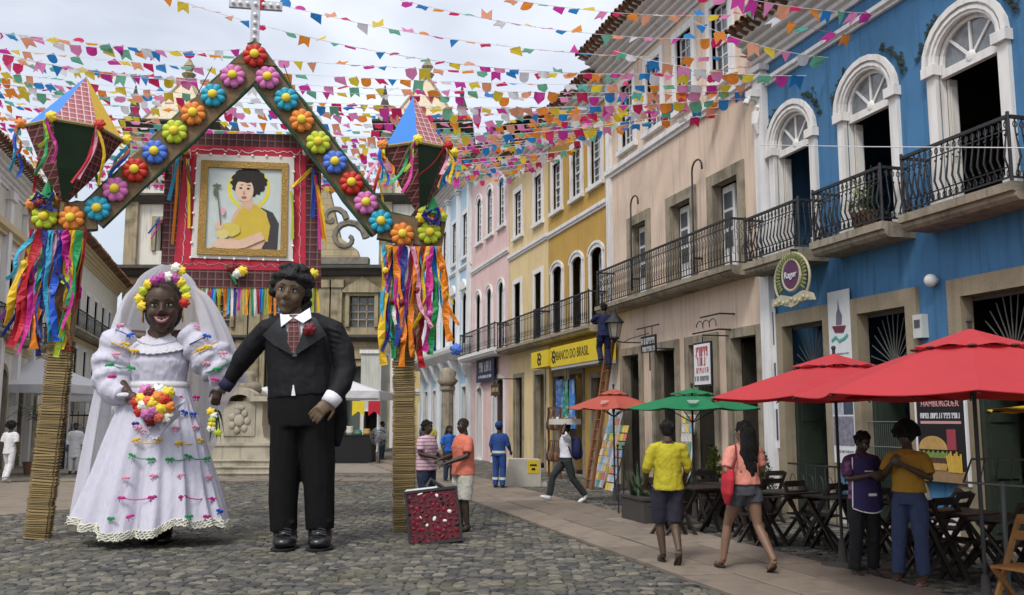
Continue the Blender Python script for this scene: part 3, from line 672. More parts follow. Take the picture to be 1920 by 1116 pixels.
# ------------------------------------------------------------------ baroque church closing the square
def church():
    def block_mat():
        m, N, L, P = nodes('church_stone'); P.inputs['Roughness'].default_value = .9
        tc = N.new('ShaderNodeTexCoord'); mp = N.new('ShaderNodeMapping'); mp.inputs['Rotation'].default_value = (R(90), 0, 0); L.new(tc.outputs['Object'], mp.inputs[0])
        br = N.new('ShaderNodeTexBrick'); L.new(mp.outputs[0], br.inputs['Vector']); br.inputs['Scale'].default_value = 1; br.inputs['Brick Width'].default_value = 1.1; br.inputs['Row Height'].default_value = .42; br.inputs['Mortar Size'].default_value = .015
        br.inputs['Color1'].default_value = (.47, .385, .235, 1); br.inputs['Color2'].default_value = (.38, .31, .185, 1); br.inputs['Mortar'].default_value = (.2, .165, .1, 1)
        n = N.new('ShaderNodeTexNoise'); n.inputs['Scale'].default_value = .9; n.inputs['Detail'].default_value = 8; L.new(tc.outputs['Object'], n.inputs['Vector'])
        k = N.new('ShaderNodeMapRange'); k.inputs[1].default_value = .45; k.inputs[2].default_value = .75; k.inputs[4].default_value = .6; L.new(n.outputs['Fac'], k.inputs[0])
        mx = N.new('ShaderNodeMix'); mx.data_type = 'RGBA'; L.new(k.outputs[0], mx.inputs[0]); L.new(br.outputs[0], mx.inputs[6]); mx.inputs[7].default_value = (.17, .145, .1, 1); L.new(mx.outputs[2], P.inputs['Base Color'])
        b = N.new('ShaderNodeBump'); b.inputs['Strength'].default_value = .5; L.new(br.outputs['Fac'], b.inputs['Height']); b.invert = True; L.new(b.outputs[0], P.inputs['Normal']); return m
    CS = block_mat(); TR = mat('church_trim', (.36, .30, .19), .9, .25, 1.5, streak=.5, dirt=(.06, .055, .045), dirt_amt=.7)
    DK = mat('weathered_cornice', (.085, .08, .07), .95, .4, 2); LM = mat('limewash', (.72, .69, .60), .9, .1, .8, streak=.3)
    SPM = mat('spire_tile', (.62, .535, .37), .8, .12, 3, streak=.25)
    b = Bld('church', 'baroque stone church with two pointed towers closing the square', Vector((-14.2, 60, 0)), Vector((-1, 0, 0)), PI, -10.8, 10.8)
    def X(px): return -(at(px, 500, 60).x + 14.2)
    doors = [(-1.5, 1.5, 6.2, 1.), (-5.6, -3.6, 4.4, .7), (3.6, 5.6, 4.4, .7)]
    wn = [(-1.3, 1.3, 8, 10.2, 0), (-5.4, -3.8, 7.6, 9.6, 0), (3.8, 5.4, 7.6, 9.6, 0)]
    m = b.mb(); wall_mesh(m, -6.6, 6.6, 0, 11.2, [(a, c, 0, z, r) for a, c, z, r in doors] + wn, .6, y=.6)
    m.box(-6.6, 6.6, -14, -4, 0, 12); m.box(-10.8, -10.6, -14, .5, 0, 11); b.put(m, 'nave_wall', CS)
    for a, c, z0, z1, r in wn:
        w = b.mb(); w.band(outline(a, c, z0, z1, 0), outline(a, c, z0, z1, 0, .25), .5, .8); w.prism([(a-.5, z1+.35), ((a+c)/2, z1+1.25), (c+.5, z1+.35), (c+.5, z1+.2), (a-.5, z1+.2)], .55, .95)
        w.prism([(a-.2, z1+.45), ((a+c)/2, z1+1.0), (c+.2, z1+.45)], .55, .75)
        for k in range(1, 3): w.box(a+(c-a)*k/3-.04, a+(c-a)*k/3+.04, .3, .4, z0, z1)
        for k in range(1, 4): w.box(a, c, .3, .4, z0+(z1-z0)*k/4-.04, z0+(z1-z0)*k/4+.04)
        o = b.put(w, 'window', TR); pane(b, o, (a+c)/2, .25, (z0+z1)/2, c-a, z1-z0)
    for a, c, z, r in doors:
        d = b.mb(); d.band(outline(a, c, 0, z, r), outline(a, c, 0, z, r, .4), .3, .85); d.box(a-.6, c+.6, .5, 1.0, z+r+.45, z+r+.7); o = b.put(d, 'doorway', TR)
        q = b.mb(); q.box(a, c, .1, .2, 0, z+r); b.put(q, 'door_leaf', mat('church_door', (.10, .12, .10), .6, .2, 3), o)
    m = b.mb()
    for x in (-6.5, -3.0, -2.2, 2.2, 3.0, 6.5): m.box(x-.35, x+.35, .55, .95, 0, 10.6); m.box(x-.45, x+.45, .55, 1.05, 0, 1.0); m.box(x-.45, x+.45, .55, 1.05, 10.1, 10.6)
    b.put(m, 'pilaster', TR)
    m = b.mb(); m.profile(-11.3, 11.3, [(.2, 10.85), (.9, 10.9), (1.1, 11.15), (1.5, 11.3), (1.5, 11.5), (.2, 11.6)]); m.profile(-7.0, 7.0, [(.4, 6.65), (.9, 6.7), (1.2, 6.9), (1.2, 7.05), (.4, 7.1)]); b.put(m, 'entablature', DK)
    # curved gable: panel, scrolls and cap
    m = b.mb(); m.prism([(-4.6, 11.5), (4.6, 11.5), (4.2, 12.6), (3.1, 13.4), (2.7, 15.0), (2.3, 16.6), (1.2, 17.6), (0, 18.1), (-1.2, 17.6), (-2.3, 16.6), (-2.7, 15.0), (-3.1, 13.4), (-4.2, 12.6)], .0, .8); b.put(m, 'gable', CS)
    m = b.mb()
    for sg in (-1, 1):
        for cxx, cz, r0, w in ((3.55, 13.35, 1.25, .26), (2.6, 14.6, .9, .22)):
            pts = [(sg*(cxx + (r0-.075*k)*math.cos(k*.5)), .75, cz + (r0-.075*k)*math.sin(k*.5)) for k in range(15)]; m.tube(pts, [w-.008*k for k in range(15)], 6)
        m.box(sg*3.2-1.8, sg*3.2+1.8, .3, 1.15, 11.6, 12.05)
    m.tube([(-2.6, .7, 16.5), (-1.3, .7, 17.6), (0, .7, 18.1), (1.3, .7, 17.6), (2.6, .7, 16.5)], .3, 6); m.box(-.15, .15, .3, .6, 18, 20); m.box(-.6, .6, .3, .6, 19, 19.3); b.put(m, 'scroll', mat('grey_volute', (.21, .19, .15), .95, .35, 3, dirt=(.05, .05, .045), dirt_amt=.6))
    q = b.mb(); q.ell((0, .8, 14.6), (.9, .2, 1.3)); q.box(-.7, .7, .7, .95, 12.2, 12.6); b.put(q, 'niche_statue', TR)
    for sg in (-1, 1):
        tc = sg*8.25 - .1; hw = 2.75
        m = b.mb(); wall_mesh(m, tc-hw, tc+hw, 0, 11.2, [(tc-.8, tc+.8, 7.3, 9.4, .0), (tc-.9, tc+.9, 0, 4.2, .6)], .5, y=.45); tw = b.put(m, 'tower_base', CS)
        m = b.mb(); m.box(tc-hw, tc+hw, -5, -.2, 0, 11.2); wall_mesh(m, tc-hw, tc+hw, 11.2, 20.9, [(tc-.8, tc+.8, 12.6, 14.6, 0), (tc-.9, tc+.9, 16.9, 19.0, .9)], .8, y=.3)
        m.box(tc-hw, tc+hw, -5.3, -4.9, 11.2, 20.9)
        for e in (-1, 1): m.box(tc+e*(hw-.15)-.15, tc+e*(hw-.15)+.15, -4.9, .28, 11.2, 20.9)
        b.put(m, 'tower_wall', LM)
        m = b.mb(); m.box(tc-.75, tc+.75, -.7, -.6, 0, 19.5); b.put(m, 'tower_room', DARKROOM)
        m = b.mb()
        for e in (-1, 1): m.box(tc+e*(hw-.4)-.4, tc+e*(hw-.4)+.4, .2, .62, 11.5, 20.4)
        m.band(outline(tc-.9, tc+.9, 16.9, 19, .9), outline(tc-.9, tc+.9, 16.9, 19, .9, .25), .2, .5); m.band(outline(tc-.8, tc+.8, 12.6, 14.6, 0), outline(tc-.8, tc+.8, 12.6, 14.6, 0, .25), .2, .5); b.put(m, 'tower_pilaster', TR)
        for z, o_ in ((15.7, .55), (20.6, .75)):
            m = b.mb(); m.profile(tc-hw-o_*.7, tc+hw+o_*.7, [(-5.3, z), (.5, z), (.55+o_*.5, z+.2), (.55+o_, z+.42), (.55+o_, z+.55), (-5.3, z+.6)]); b.put(m, 'tower_cornice', DK)
        for e in (-1, 1):
            for yy in (.5, -4.6): m = b.mb(); m.lathe([(.42, 21.1), (.45, 21.5), (.25, 21.8), (.34, 22.2), (.12, 22.9), (.16, 23.1), (.03, 23.7)], 8, (tc+e*2.55, yy, 0)); b.put(m, 'pinnacle', DK)
        m = b.mb(); i = m.add([(tc-2.35, .35, 21.1), (tc+2.35, .35, 21.1), (tc+2.35, -4.5, 21.1), (tc-2.35, -4.5, 21.1), (tc, -2.05, 25.3)])
        m.f += [(i,i+1,i+4),(i+1,i+2,i+4),(i+2,i+3,i+4),(i+3,i,i+4)]; sp = b.put(m, 'spire', SPM)
        m = b.mb(); e_ = [(tc-2.35, .35, 21.1), (tc+2.35, .35, 21.1), (tc+2.35, -4.5, 21.1), (tc-2.35, -4.5, 21.1)]
        for p in e_: m.tube([p, (tc, -2.05, 25.35)], .1, 5)
        m.lathe([(.3, 25.1), (.5, 25.4), (.2, 25.6), (.42, 25.95), (.2, 26.3), (.05, 26.6)], 8, (tc, -2.05, 0)); b.put(m, 'finial', TR, sp)
church()

# ------------------------------------------------------------------ houses at the end of the street
def end_houses():
    b = Bld('end_house', 'yellow house with white trim closing the street past the light blue palace', Vector((-6., 58.5, 0)), Vector((-1, 0, 0)), PI, -1.9, 1.6)
    Y = mat('yellow_plaster', (.68, .53, .24), .88, .1, 1.5, streak=.2); hs = [(-1.2, -.3, .0, 2.6, 0), (.3, 1.1, 0, 2.6, 0), (-1.1, -.4, 4, 5.5, 0), (.3, 1.0, 4, 5.5, 0)]
    m = b.mb(); wall_mesh(m, -1.9, 1.6, 0, 7.4, hs, .02); b.put(m, 'wall', Y); body(b, 7.3, Y, 4); rooms(b, -1.8, 1.5, [.02, 3.4, 7.3], 2)
    for a, c, z0, z1, _ in hs: sash(b, a, c, max(z0, .05), z1, 0, 2, 3, .14, .05, .1, panes=False, sill=False)
    string_course(b, 3.3, .3, .12); cornice(b, 6.9, 7.4, .4); roof(b, 7.4, .5, depth=4, lift=1.2, step=.3); pilaster(b, -1.9, -1.6, 6.9); pilaster(b, 1.3, 1.6, 6.9)
    b = Bld('gatehouse', 'small pale grey gatehouse behind the straw post', Vector((-7.9, 52, 0)), Vector((-1, 0, 0)), PI, -.62, .5)
    G = mat('grey_plaster', (.56, .56, .50), .9, .12, 1.5, streak=.3); m = b.mb(); wall_mesh(m, -.62, .5, 0, 5.4, [(-.45, .3, 0, 2.2, 0)], .02); b.put(m, 'wall', G); body(b, 5.3, G, 3); rooms(b, -.4, .3, [.02, 2.6], 1.4)
    stone_door(b, -.45, .3, 2.2, .1, .04, WHITE, .2); m = b.mb(); m.box(-.7, .58, -3, .1, 5.4, 5.6); b.put(m, 'parapet', WHITE)
    # stone gate pillar with a carved head and lamp at the side of the light blue palace
    s, _ = rw(838, 850, 1.2); t = thing('gate_pillar', 'weathered stone gate pillar with carved capital before the light blue palace', 'pillar', street(s, 1.2), RZ)
    MB().lathe([(.42, 0), (.42, .4), (.3, .5), (.27, 3.0), (.36, 3.1), (.36, 3.25)], 8).build('shaft', STONE, t)
    MB().lathe([(.3, 3.25), (.5, 3.5), (.35, 3.65), (.42, 3.9), (.15, 4.1)], 8).build('capital', STONE, t, True)
end_houses()

# ------------------------------------------------------------------ stone pedestal, tents, stage and greenery in the square
def pedestal():
    S = mat('pedestal_stone', (.46, .415, .325), .88, .18, 2, streak=.35, bump=.4, dirt=(.17, .15, .11), dirt_amt=.55)
    t = thing('stone_pedestal', 'carved stone pedestal on three steps between the bride and groom', 'pedestal', (-8.75, 31., 0))
    for k, (w, z0, z1) in enumerate(((2.35, 0, .17), (2.0, .17, .34), (1.65, .34, .52))):
        MB().box(-w, w, -w, w, z0, z1-.03).box(-w-.05, w+.05, -w-.05, w+.05, z1-.03, z1).build('step', S, t)
    MB().box(-1.15, 1.15, -1.15, 1.15, .52, .95).box(-1.2, 1.2, -1.2, 1.2, .95, 1.03).build('plinth', S, t)
    pr = [(-1.0, 1.03), (-.8, 1.2), (-.72, 1.6), (-.72, 2.35), (.72, 2.35), (.72, 1.6), (.8, 1.2), (1.0, 1.03)]
    d = MB().prism(pr, -.75, .75).build('die', S, t)
    MB().box(-.5, .5, -.79, -.75, 1.25, 2.25).build('panel', S, d)
    q = MB()
    for k in range(7): a = k*PI/3.5; q.ell((.26*math.cos(a), -.8, 1.72+.3*math.sin(a)), (.11, .05, .12), 8, 6)
    q.ell((0, -.81, 1.74), (.17, .07, .2)); q.ell((0, -.8, 2.14), (.16, .05, .09)); q.build('carving', S, d, True)
    c = MB(); up = [(-.95, 2.35), (-.95, 2.47), (-.6, 2.52)] + arc(0, 2.5, .48, .3, PI, 0, 10) + [(.6, 2.52), (.95, 2.47), (.95, 2.35)] + arc(0, 2.35, .36, .22, 0, PI, 8)
    c.prism(up, -.92, .92); c.build('cap', S, t)
    MB().lathe([(.5, 2.7), (.42, 2.95), (.25, 3.05), (.3, 3.2), (.18, 3.35)], 8).build('crest', STONE, t, True)
pedestal()
CANVAS = mat('white_canvas', (.74, .74, .77), .8, .05, 1, trans=.25)
def tent(label, c, w, d, eave, peak):
    t = thing('tent', label, 'tent', c); P = mat('tent_pole', (.55, .56, .57), .5, .1, metal=.6)
    for sx in (-1, 1):
        for sy in (-1, 1): MB().tube([(sx*w/2, sy*d/2, 0), (sx*w/2, sy*d/2, eave)], .035, 6).build('pole', P, t)
    def fn(u, v):
        a = 2*PI*u; k = max(abs(math.cos(a)), abs(math.sin(a))); x, y = math.cos(a)/k, math.sin(a)/k; f = 1-v
        return Vector((x*w/2*f, y*d/2*f, eave + (peak-eave)*(v**1.25) ))
    MB().grid(fn, 16, 7, True).build('canopy', CANVAS, t)
    m = MB()
    for x0, y0, x1, y1 in ((-w/2, -d/2, w/2, -d/2), (w/2, -d/2, w/2, d/2), (w/2, d/2, -w/2, d/2), (-w/2, d/2, -w/2, -d/2)):
        n = 12
        for k in range(n):
            a, c_ = k/n, (k+1)/n; o = .02*math.sin(k*2.1); m.face((x0+(x1-x0)*a, y0+(y1-y0)*a+o, eave-.3), (x0+(x1-x0)*c_, y0+(y1-y0)*c_-o, eave-.3), (x0+(x1-x0)*c_, y0+(y1-y0)*c_, eave), (x0+(x1-x0)*a, y0+(y1-y0)*a, eave))
    m.build('valance', CANVAS, t); return t
p = at(585, 735, 39); tent('white pitched market tent behind the groom', (p.x, 41.5, 0), 5.6, 5, 2.95, 3.95)
tent('white pitched tent at the left edge below the mansion', (at(20, 720, 33).x, 35, 0), 4.2, 4, 3.0, 4.05)
tent('small white tent roof behind the bride', (at(165, 740, 44).x, 46, 0), 3.4, 3, 2.9, 3.6)
def stage():
    t = tag(MB().box(-.78, .78, -.6, .6, 0, 1.1).box(-.8, .8, -.62, .62, 1.1, 1.14).build('draped_table', mat('black_drape', (.018, .018, .02), .9, .3, 8), loc=(at(664, 860, 38.5).x, 38.6, 0)), 'black draped counter standing by the groom under the market tent', 'table')
    for lab, px, c in (('yellow swallowtail pennant hanging from the market tent', 672, (.75, .58, .03)), ('red swallowtail pennant hanging from the market tent', 702, (.5, .02, .04))):
        p = at(px, 752, 38.9); w = .25
        m = MB(); m.prism([(-w, 0), (w, 0), (w, -.62), (0, -.42), (-w, -.62)], -.006, .006); tag(m.build('pennant', mat('pennant_%d' % px, c, .8), loc=(p.x, p.y, p.z)), lab, 'pennant')
    x = at(712, 830, 37.5).x; f = thing('standing_fan', 'round grey standing fan beside the black draped counter', 'fan', (x, 37.5, 0))
    MB().lathe([(.28, 0), (.28, .04), (.03, .07), (.03, .85)], 8).build('stand', IRON, f); m = MB()
    for r in (.1, .2, .3, .36): m.tube([(r*math.cos(a*PI/8), -.1, 1.1+r*math.sin(a*PI/8)) for a in range(17)], .012, 3, cap=False)
    for k in range(12): a = k*PI/6; m.tube([(0, -.12, 1.1), (.36*math.cos(a), -.08, 1.1+.36*math.sin(a))], .008, 3)
    m.build('cage', mat('fan_grey', (.25, .26, .27), .5, metal=.5), f); m = MB()
    for k in range(3): a = k*2*PI/3; m.ell((.16*math.cos(a), -.06, 1.1+.16*math.sin(a)), (.13, .015, .13), 8, 5)
    m.build('blade', mat('fan_grey', (.25, .26, .27)), f)
    goods = [((.5, .3, .1), .3), ((.7, .68, .62), .35), ((.12, .3, .2), .2), ((.6, .4, .1), .25)]
    for k, (c, h) in enumerate(goods):
        m = MB(); m.lathe([(.14, 0), (.17, h*.4), (.12, h*.8), (.15, h)], 8); tag(m.build('jar', mat('jar_%d' % k, c, .7), None, True, (t.location.x-.55+.35*k, 38.5, 1.14)), ('brown', 'white', 'green', 'amber')[k] + ' jar on the black draped counter', 'jar')
stage()
LEAF = mat('leaf_green', (.055, .105, .035), .6, .35, 6, rnd=.35, spec=.4, trans=.2)
LEAFD = mat('leaf_dark', (.03, .06, .025), .6, .35, 6, rnd=.3, trans=.15)
LEAFY = mat('leaf_lime', (.20, .24, .04), .6, .3, 6, rnd=.3, trans=.2)
def blade(m, base, tip, w, sag=.1, n=5):
    base, tip = Vector(base), Vector(tip); d = tip-base; sd_ = d.cross(Vector((0,0,1))); sd_ = sd_.normalized() if sd_.length > 1e-4 else Vector((1,0,0))
    pts = [base + d*(k/n) + Vector((0,0,1))*(sag*4*(k/n)*(1-k/n)) for k in range(n+1)]
    i = m.add([q for k, p in enumerate(pts) for q in (p - sd_*w*math.sin(PI*(.12+.86*k/n)), p + sd_*w*math.sin(PI*(.12+.86*k/n)))])
    for k in range(n): m.f.append((i+2*k, i+2*k+1, i+2*k+3, i+2*k+2))
def palm(label, loc, h, rad, n, material=None, seed=1):
    r = random.Random(seed); t = thing('potted_palm', label, 'plant', loc); m = MB()
    MB().lathe([(.18, 0), (.24, .35), (.26, .4)], 10).build('pot', mat('clay_pot', (.2, .1, .06), .9), t)
    MB().tube([(0,0,.3), (.02, 0, h*.5), (0, .02, h*.72)], [.05, .035, .025], 6).build('trunk', STONE, t)
    for k in range(n):
        a = 2*PI*k/n + r.uniform(-.2, .2); b_ = Vector((0, 0, h*.7)); tip = Vector((rad*math.cos(a), rad*math.sin(a), h*.7 + r.uniform(-.1, .5)*rad))
        for j in range(9):
            p = b_.lerp(tip, j/9) + Vector((0,0,.35*rad*math.sin(PI*j/9)))
            for sg in (-1, 1): blade(m, p, p + (tip-b_)*.2 + Vector((-math.sin(a), math.cos(a), -.35))*sg*rad*.28 - Vector((0,0,.05)), .02, .02, 3)
    m.build('fronds', material or LEAF, t)
palm('young palm in a pot under the left tent', (at(62, 800, 31).x, 31, 0), 2.6, .75, 11, LEAF, 4)
palm('short palm in a pot between the left post and the veil', (at(196, 800, 36).x, 36, 0), 2.6, .6, 9, LEAF, 6)
def left_bits():
    t = thing('iron_fence', 'black iron fence with scrollwork behind the left straw post', 'fence', (at(70, 860, 38).x, 38, 0), .1)
    m = MB(); m.box(-2.9, 2.9, -.02, .02, 1.9, 1.96).box(-2.9, 2.9, -.02, .02, .15, .2); m.build('rail', IRON, t)
    me = MB().tube([(0,0,.0), (0,0,2.1)], .016, 4).tube([(.06*math.cos(a*PI/4), 0, 1.3+.16*math.sin(a*PI/4)) for a in range(9)], .012, 3, cap=False).mesh('bar', IRON)
    for k in range(26): inst('bar', me, t, (-2.85+k*.228, 0, 0))
    tag(MB().box(-2.2, 2.2, -.15, .15, 0, .45).box(-2.2, 2.2, -.15, .15, 1.55, 2.0).box(-2.2, -1.9, -.14, .14, .45, 1.55).box(1.9, 2.2, -.14, .14, .45, 1.55).box(-.15, .15, -.14, .14, .45, 1.55).build('low_wall', mat('beige_wall', (.52, .46, .36), .9, .12, 1.5, streak=.2), loc=(at(165, 840, 42).x, 42, 0)), 'beige open-bayed garden wall behind the bride', 'wall')
left_bits()
# ------------------------------------------------------------------ festival arch
A0 = gnd(70, 1012); A1 = gnd(760, 998); AD = (A1 - A0).normalized(); AN = Vector((AD.y, -AD.x, 0)); ARZ = math.atan2(AD.y, AD.x)
AM = (A0 + A1)/2; ARZM = Matrix.Rotation(-ARZ, 4, 'Z')
def ap(x, y, off=0.):                                   # photo point -> local (a, -out, z) of the arch plane
    P0 = A0 + AN*off; d = ray(x, y); t = (P0 - EYE).dot(AN) / d.dot(AN); return ARZM @ (EYE + d*t - AM)
BURLAP = mat('burlap', (.20, .135, .075), .95, .3, 12, bump=.6, bscale=90)
STRAW = mat('straw', (.40, .29, .13), .85, .25, 8, rnd=.36, bump=.8, bscale=60, stretch=(1, 1, 9), dirt=(.13, .08, .03), dirt_amt=.6)
TINSEL = mat('green_garland', (.03, .075, .035), .7, .4, 30, bump=.8, bscale=80)
CLOTH = {k: mat('ribbon_'+k, c, .55, .12, 5, rnd=.1, bump=.2, bscale=15, trans=.12) for k, c in dict(red=(.50, .015, .03), yellow=(.78, .50, .02), orange=(.78, .23, .015), blue=(.02, .10, .55), navy=(.02, .035, .22), green=(.02, .30, .09), lime=(.45, .60, .04), pink=(.70, .05, .32), magenta=(.55, .02, .25), cyan=(.05, .40, .60), violet=(.30, .08, .42), white=(.75, .74, .72), rose=(.78, .33, .45), brown=(.16, .07, .03)).items()}
FLW = {k: mat('flower_'+k, c, .45, .10, 8, spec=.4) for k, c in dict(red=(.50, .025, .012), pink=(.60, .17, .42), cyan=(.02, .33, .47), orange=(.70, .22, .03), lime=(.48, .57, .03), blue=(.07, .17, .60), yellow=(.80, .60, .04), white=(.78, .76, .66), deep=(.16, .005, .01), coral=(.75, .15, .08), mauve=(.45, .06, .30)).items()}
def petal_flower(r, nm):
    m = MB()
    for k in range(8):
        a = 2*PI*k/8; rot = Matrix.Rotation(-a, 3, 'Y'); m.ell((r*.52*math.cos(a), -.035, r*.52*math.sin(a)), (r*.46, .055, r*.31), 12, 8, rot); m.ell((r*.67*math.cos(a), -.03, r*.67*math.sin(a)), (r*.32, .057, r*.335), 12, 8, rot)
    return m.mesh('petals', FLW[nm], True)
FL_C = MB().ell((0, -.11, 0), (.075, .05, .075), 12, 8).mesh('flower_centre', FLW['yellow'], True)
PET = {}
def rosette_mesh(nm, r=.12, seed=0):                    # cloth rose
    rr = random.Random(seed); m = MB(); m.ell((0, 0, 0), (r*.55, r*.5, r*.55), 8, 6)
    for ring, n, rad, tilt in ((0, 6, .75, .5), (1, 5, .5, .95), (2, 3, .25, 1.3)):
        for k in range(n):
            a = 2*PI*k/n + ring*.5 + rr.uniform(-.15, .15); d = Vector((math.cos(a), 0, math.sin(a)))
            c = d*r*rad*math.cos(tilt*.6) + Vector((0, -r*.5*math.sin(tilt), 0)); m.ell(c, (r*.42, r*.16, r*.38), 7, 5, Matrix.Rotation(-a, 3, 'Y') @ Matrix.Rotation(.6, 3, 'Z'))
    return m.mesh('rosette', FLW[nm] if nm in FLW else CLOTH[nm], True)
ROS = {}
def rosette(nm, parent, loc, r=.12, name='rosette'):
    k = (nm, round(r, 2))
    if k not in ROS: ROS[k] = rosette_mesh(nm, r, len(ROS))
    return inst(name, ROS[k], parent, loc, (random.uniform(-.3, .3), random.uniform(0, 6), random.uniform(-.3, .3)))
def arch():
    t = thing('festival_arch', 'tall straw and burlap festival arch studded with bright puffy flowers', 'arch', AM, ARZ)
    # posts wrapped in bands of straw
    sm = [MB().box(-.5, .5, -.5, .5, -.5, .5) for _ in range(1)]
    def bandmesh():
        m = MB(); n = 3
        for q in range(n):
            a = (q+.5)/n - .5; r = .165; m.tube([(-.5, -.5+0*r, a), (.5, -.5, a)], r, 5); m.tube([(-.5, .5, a), (.5, .5, a)], r, 5); m.tube([(-.5, -.5, a), (-.5, .5, a)], r, 5); m.tube([(.5, -.5, a), (.5, .5, a)], r, 5)
        return m.mesh('straw_band', STRAW)
    bm_ = bandmesh()
    for (bx, by), (tx, ty) in (((70, 1012), (143, 425)), ((758, 998), (757, 455))):
        b0, b1 = ap(bx, by), ap(tx, ty); ax = (b1-b0); L_ = ax.length
        lean = math.atan2(ax.x, ax.z); m = MB(); m.box(-.145, .145, -.1, .1, 0, L_); p = m.build('post', BURLAP, t, loc=b0); p.rotation_euler = (0, lean, 0)
        z = .02
        while z < L_*.62:
            h = random.uniform(.05, .14); inst('straw_band', bm_, p, (random.uniform(-.006, .006), 0, z+h/2), (0, random.uniform(-.05, .05), 0), (.285+random.uniform(-.012, .012), .22, h*1.0)); z += h*.98
    # raking boards and the two level ends, with a garland along their edges
    apex, el, er, hl, hr = ap(478, 118), ap(176, 405), ap(716, 424), ap(62, 412), ap(826, 443)
    for a, b_, w in ((el, apex, .46), (apex, er, .46), (hl, el, .44), (er, hr, .44)):
        d = (b_-a).normalized(); nrm = Vector((-d.z, 0, d.x)); m = MB(); i0, i1 = a - d*.05, b_ + d*.05; y0, y1 = -.04, .04
        q = [i0 - nrm*w/2, i1 - nrm*w/2, i1 + nrm*w/2, i0 + nrm*w/2]; off = .012*(b_ is apex) - .012*(a is apex) + .02*(a is hl or b_ is hr)
        m.prism([(v.x, v.z) for v in q], y0-off, y1-off); br = m.build('board', BURLAP, t)
        for sg in (-1, 1):
            g = MB(); pts = [i0.lerp(i1, k/14) + nrm*(sg*w/2 + random.uniform(-.012, .012)) + Vector((0, -.02, 0)) for k in range(15)]; g.tube(pts, [random.uniform(.024, .04) for _ in pts], 6); g.build('garland', TINSEL, br, True)
    m = MB(); m.prism([(apex.x-.36, apex.z-.05), (apex.x+.36, apex.z-.05), (apex.x, apex.z+.36)], -.06, .02); m.build('board', BURLAP, t)
    FL = [(478,105,'red'),(437,144,'pink'),(400,180,'cyan'),(363,214,'orange'),(328,248,'lime'),(291,286,'blue'),(254,320,'red'),(217,356,'pink'),(184,392,'cyan'),(135,410,'orange'),(85,407,'lime'),
          (502,147,'pink'),(537,187,'cyan'),(566,227,'orange'),(597,268,'lime'),(628,305,'blue'),(659,344,'red'),(686,381,'pink'),(714,416,'cyan'),(754,440,'orange'),(805,437,'lime')]
    for px, py, nm in FL:
        p = ap(px, py, .07)
        if nm not in PET: PET[nm] = petal_flower(.205, nm)
        f = inst('flower', PET[nm], t, (p.x, p.y, p.z), (0, random.uniform(0, .6), 0)); inst('flower_centre', FL_C, f)
    # hanging ribbons: (top px, bottom px, bottom py, colour, width)
    def hang(px, py, qx, qy, col, w, seed, knots=0, twist=1.):
        r = random.Random(seed); a, b_ = ap(px, py, .1+.05*(seed % 3)), ap(qx, qy, .1+.06*(seed % 4)); pts = []
        for k in range(15):
            u = k/14; p = a.lerp(b_, u); p.x += .05*math.sin(u*7+seed)*u*twist; p.y += .05*math.sin(u*5+seed*2)*u; pts.append(p)
        m = MB(); ribbon(m, pts, w, (1, .2*math.sin(seed), 0), .008, .9); o = m.build('ribbon', CLOTH[col], t)
        for k in range(knots): q = pts[r.randrange(3, 14)]; rosette(col if col in FLW else 'deep', o, (q.x, q.y-.03, q.z), .055)
    LR = [(72,432,5,610,'yellow',.12),(78,430,14,650,'red',.13),(70,430,40,665,'magenta',.08),(88,432,62,600,'green',.12),(84,432,75,668,'navy',.08),(100,432,62,655,'orange',.13),(112,432,98,640,'blue',.11),(121,432,140,560,'magenta',.13),(130,432,118,655,'yellow',.09),(142,432,112,670,'lime',.08),(150,432,118,640,'green',.1),(156,430,128,660,'red',.11),(108,432,112,590,'brown',.09),(96,432,84,640,'cyan',.07),(62,430,30,640,'red',.09)]
    RR = [(722,460,718,685,'yellow',.13),(732,460,722,560,'orange',.09),(738,460,712,660,'red',.1),(752,462,748,615,'blue',.14),(742,462,758,688,'orange',.12),(766,462,750,640,'pink',.12),(774,462,792,690,'red',.14),(782,462,768,670,'orange',.1),(790,462,778,660,'brown',.08),(798,462,782,650,'red',.12),(806,462,800,660,'pink',.12),(815,462,812,665,'green',.12),(822,462,846,640,'orange',.13),(818,462,835,600,'cyan',.06),(745,462,733,672,'green',.1),(728,462,720,640,'magenta',.09),(760,462,744,650,'navy',.12),(786,462,800,600,'white',.06)]
    for k, (a, b_, c, d, col, w) in enumerate(LR): hang(a, b_, c, d, col, w*1.15, k+1, int(k % 2 == 0), 1.2); hang(a+random.uniform(-6, 6), b_, c+random.uniform(-22, 16), d-random.uniform(0, 90), random.choice(list(CLOTH)), w*.6, k+71, 0, 2.2)
    for k, (a, b_, c, d, col, w) in enumerate(RR): hang(a, b_, c, d, col, w*1.05, k+31, int(k % 2 == 0), .9); hang(a+random.uniform(-6, 6), b_, c+random.uniform(-12, 14), d-random.uniform(0, 90), random.choice(list(CLOTH)), w*.6, k+101, 0, 1.8)
    p = ap(855, 655, .2); rosette('blue', t, p, .1); 
    return t
ARCH = arch()
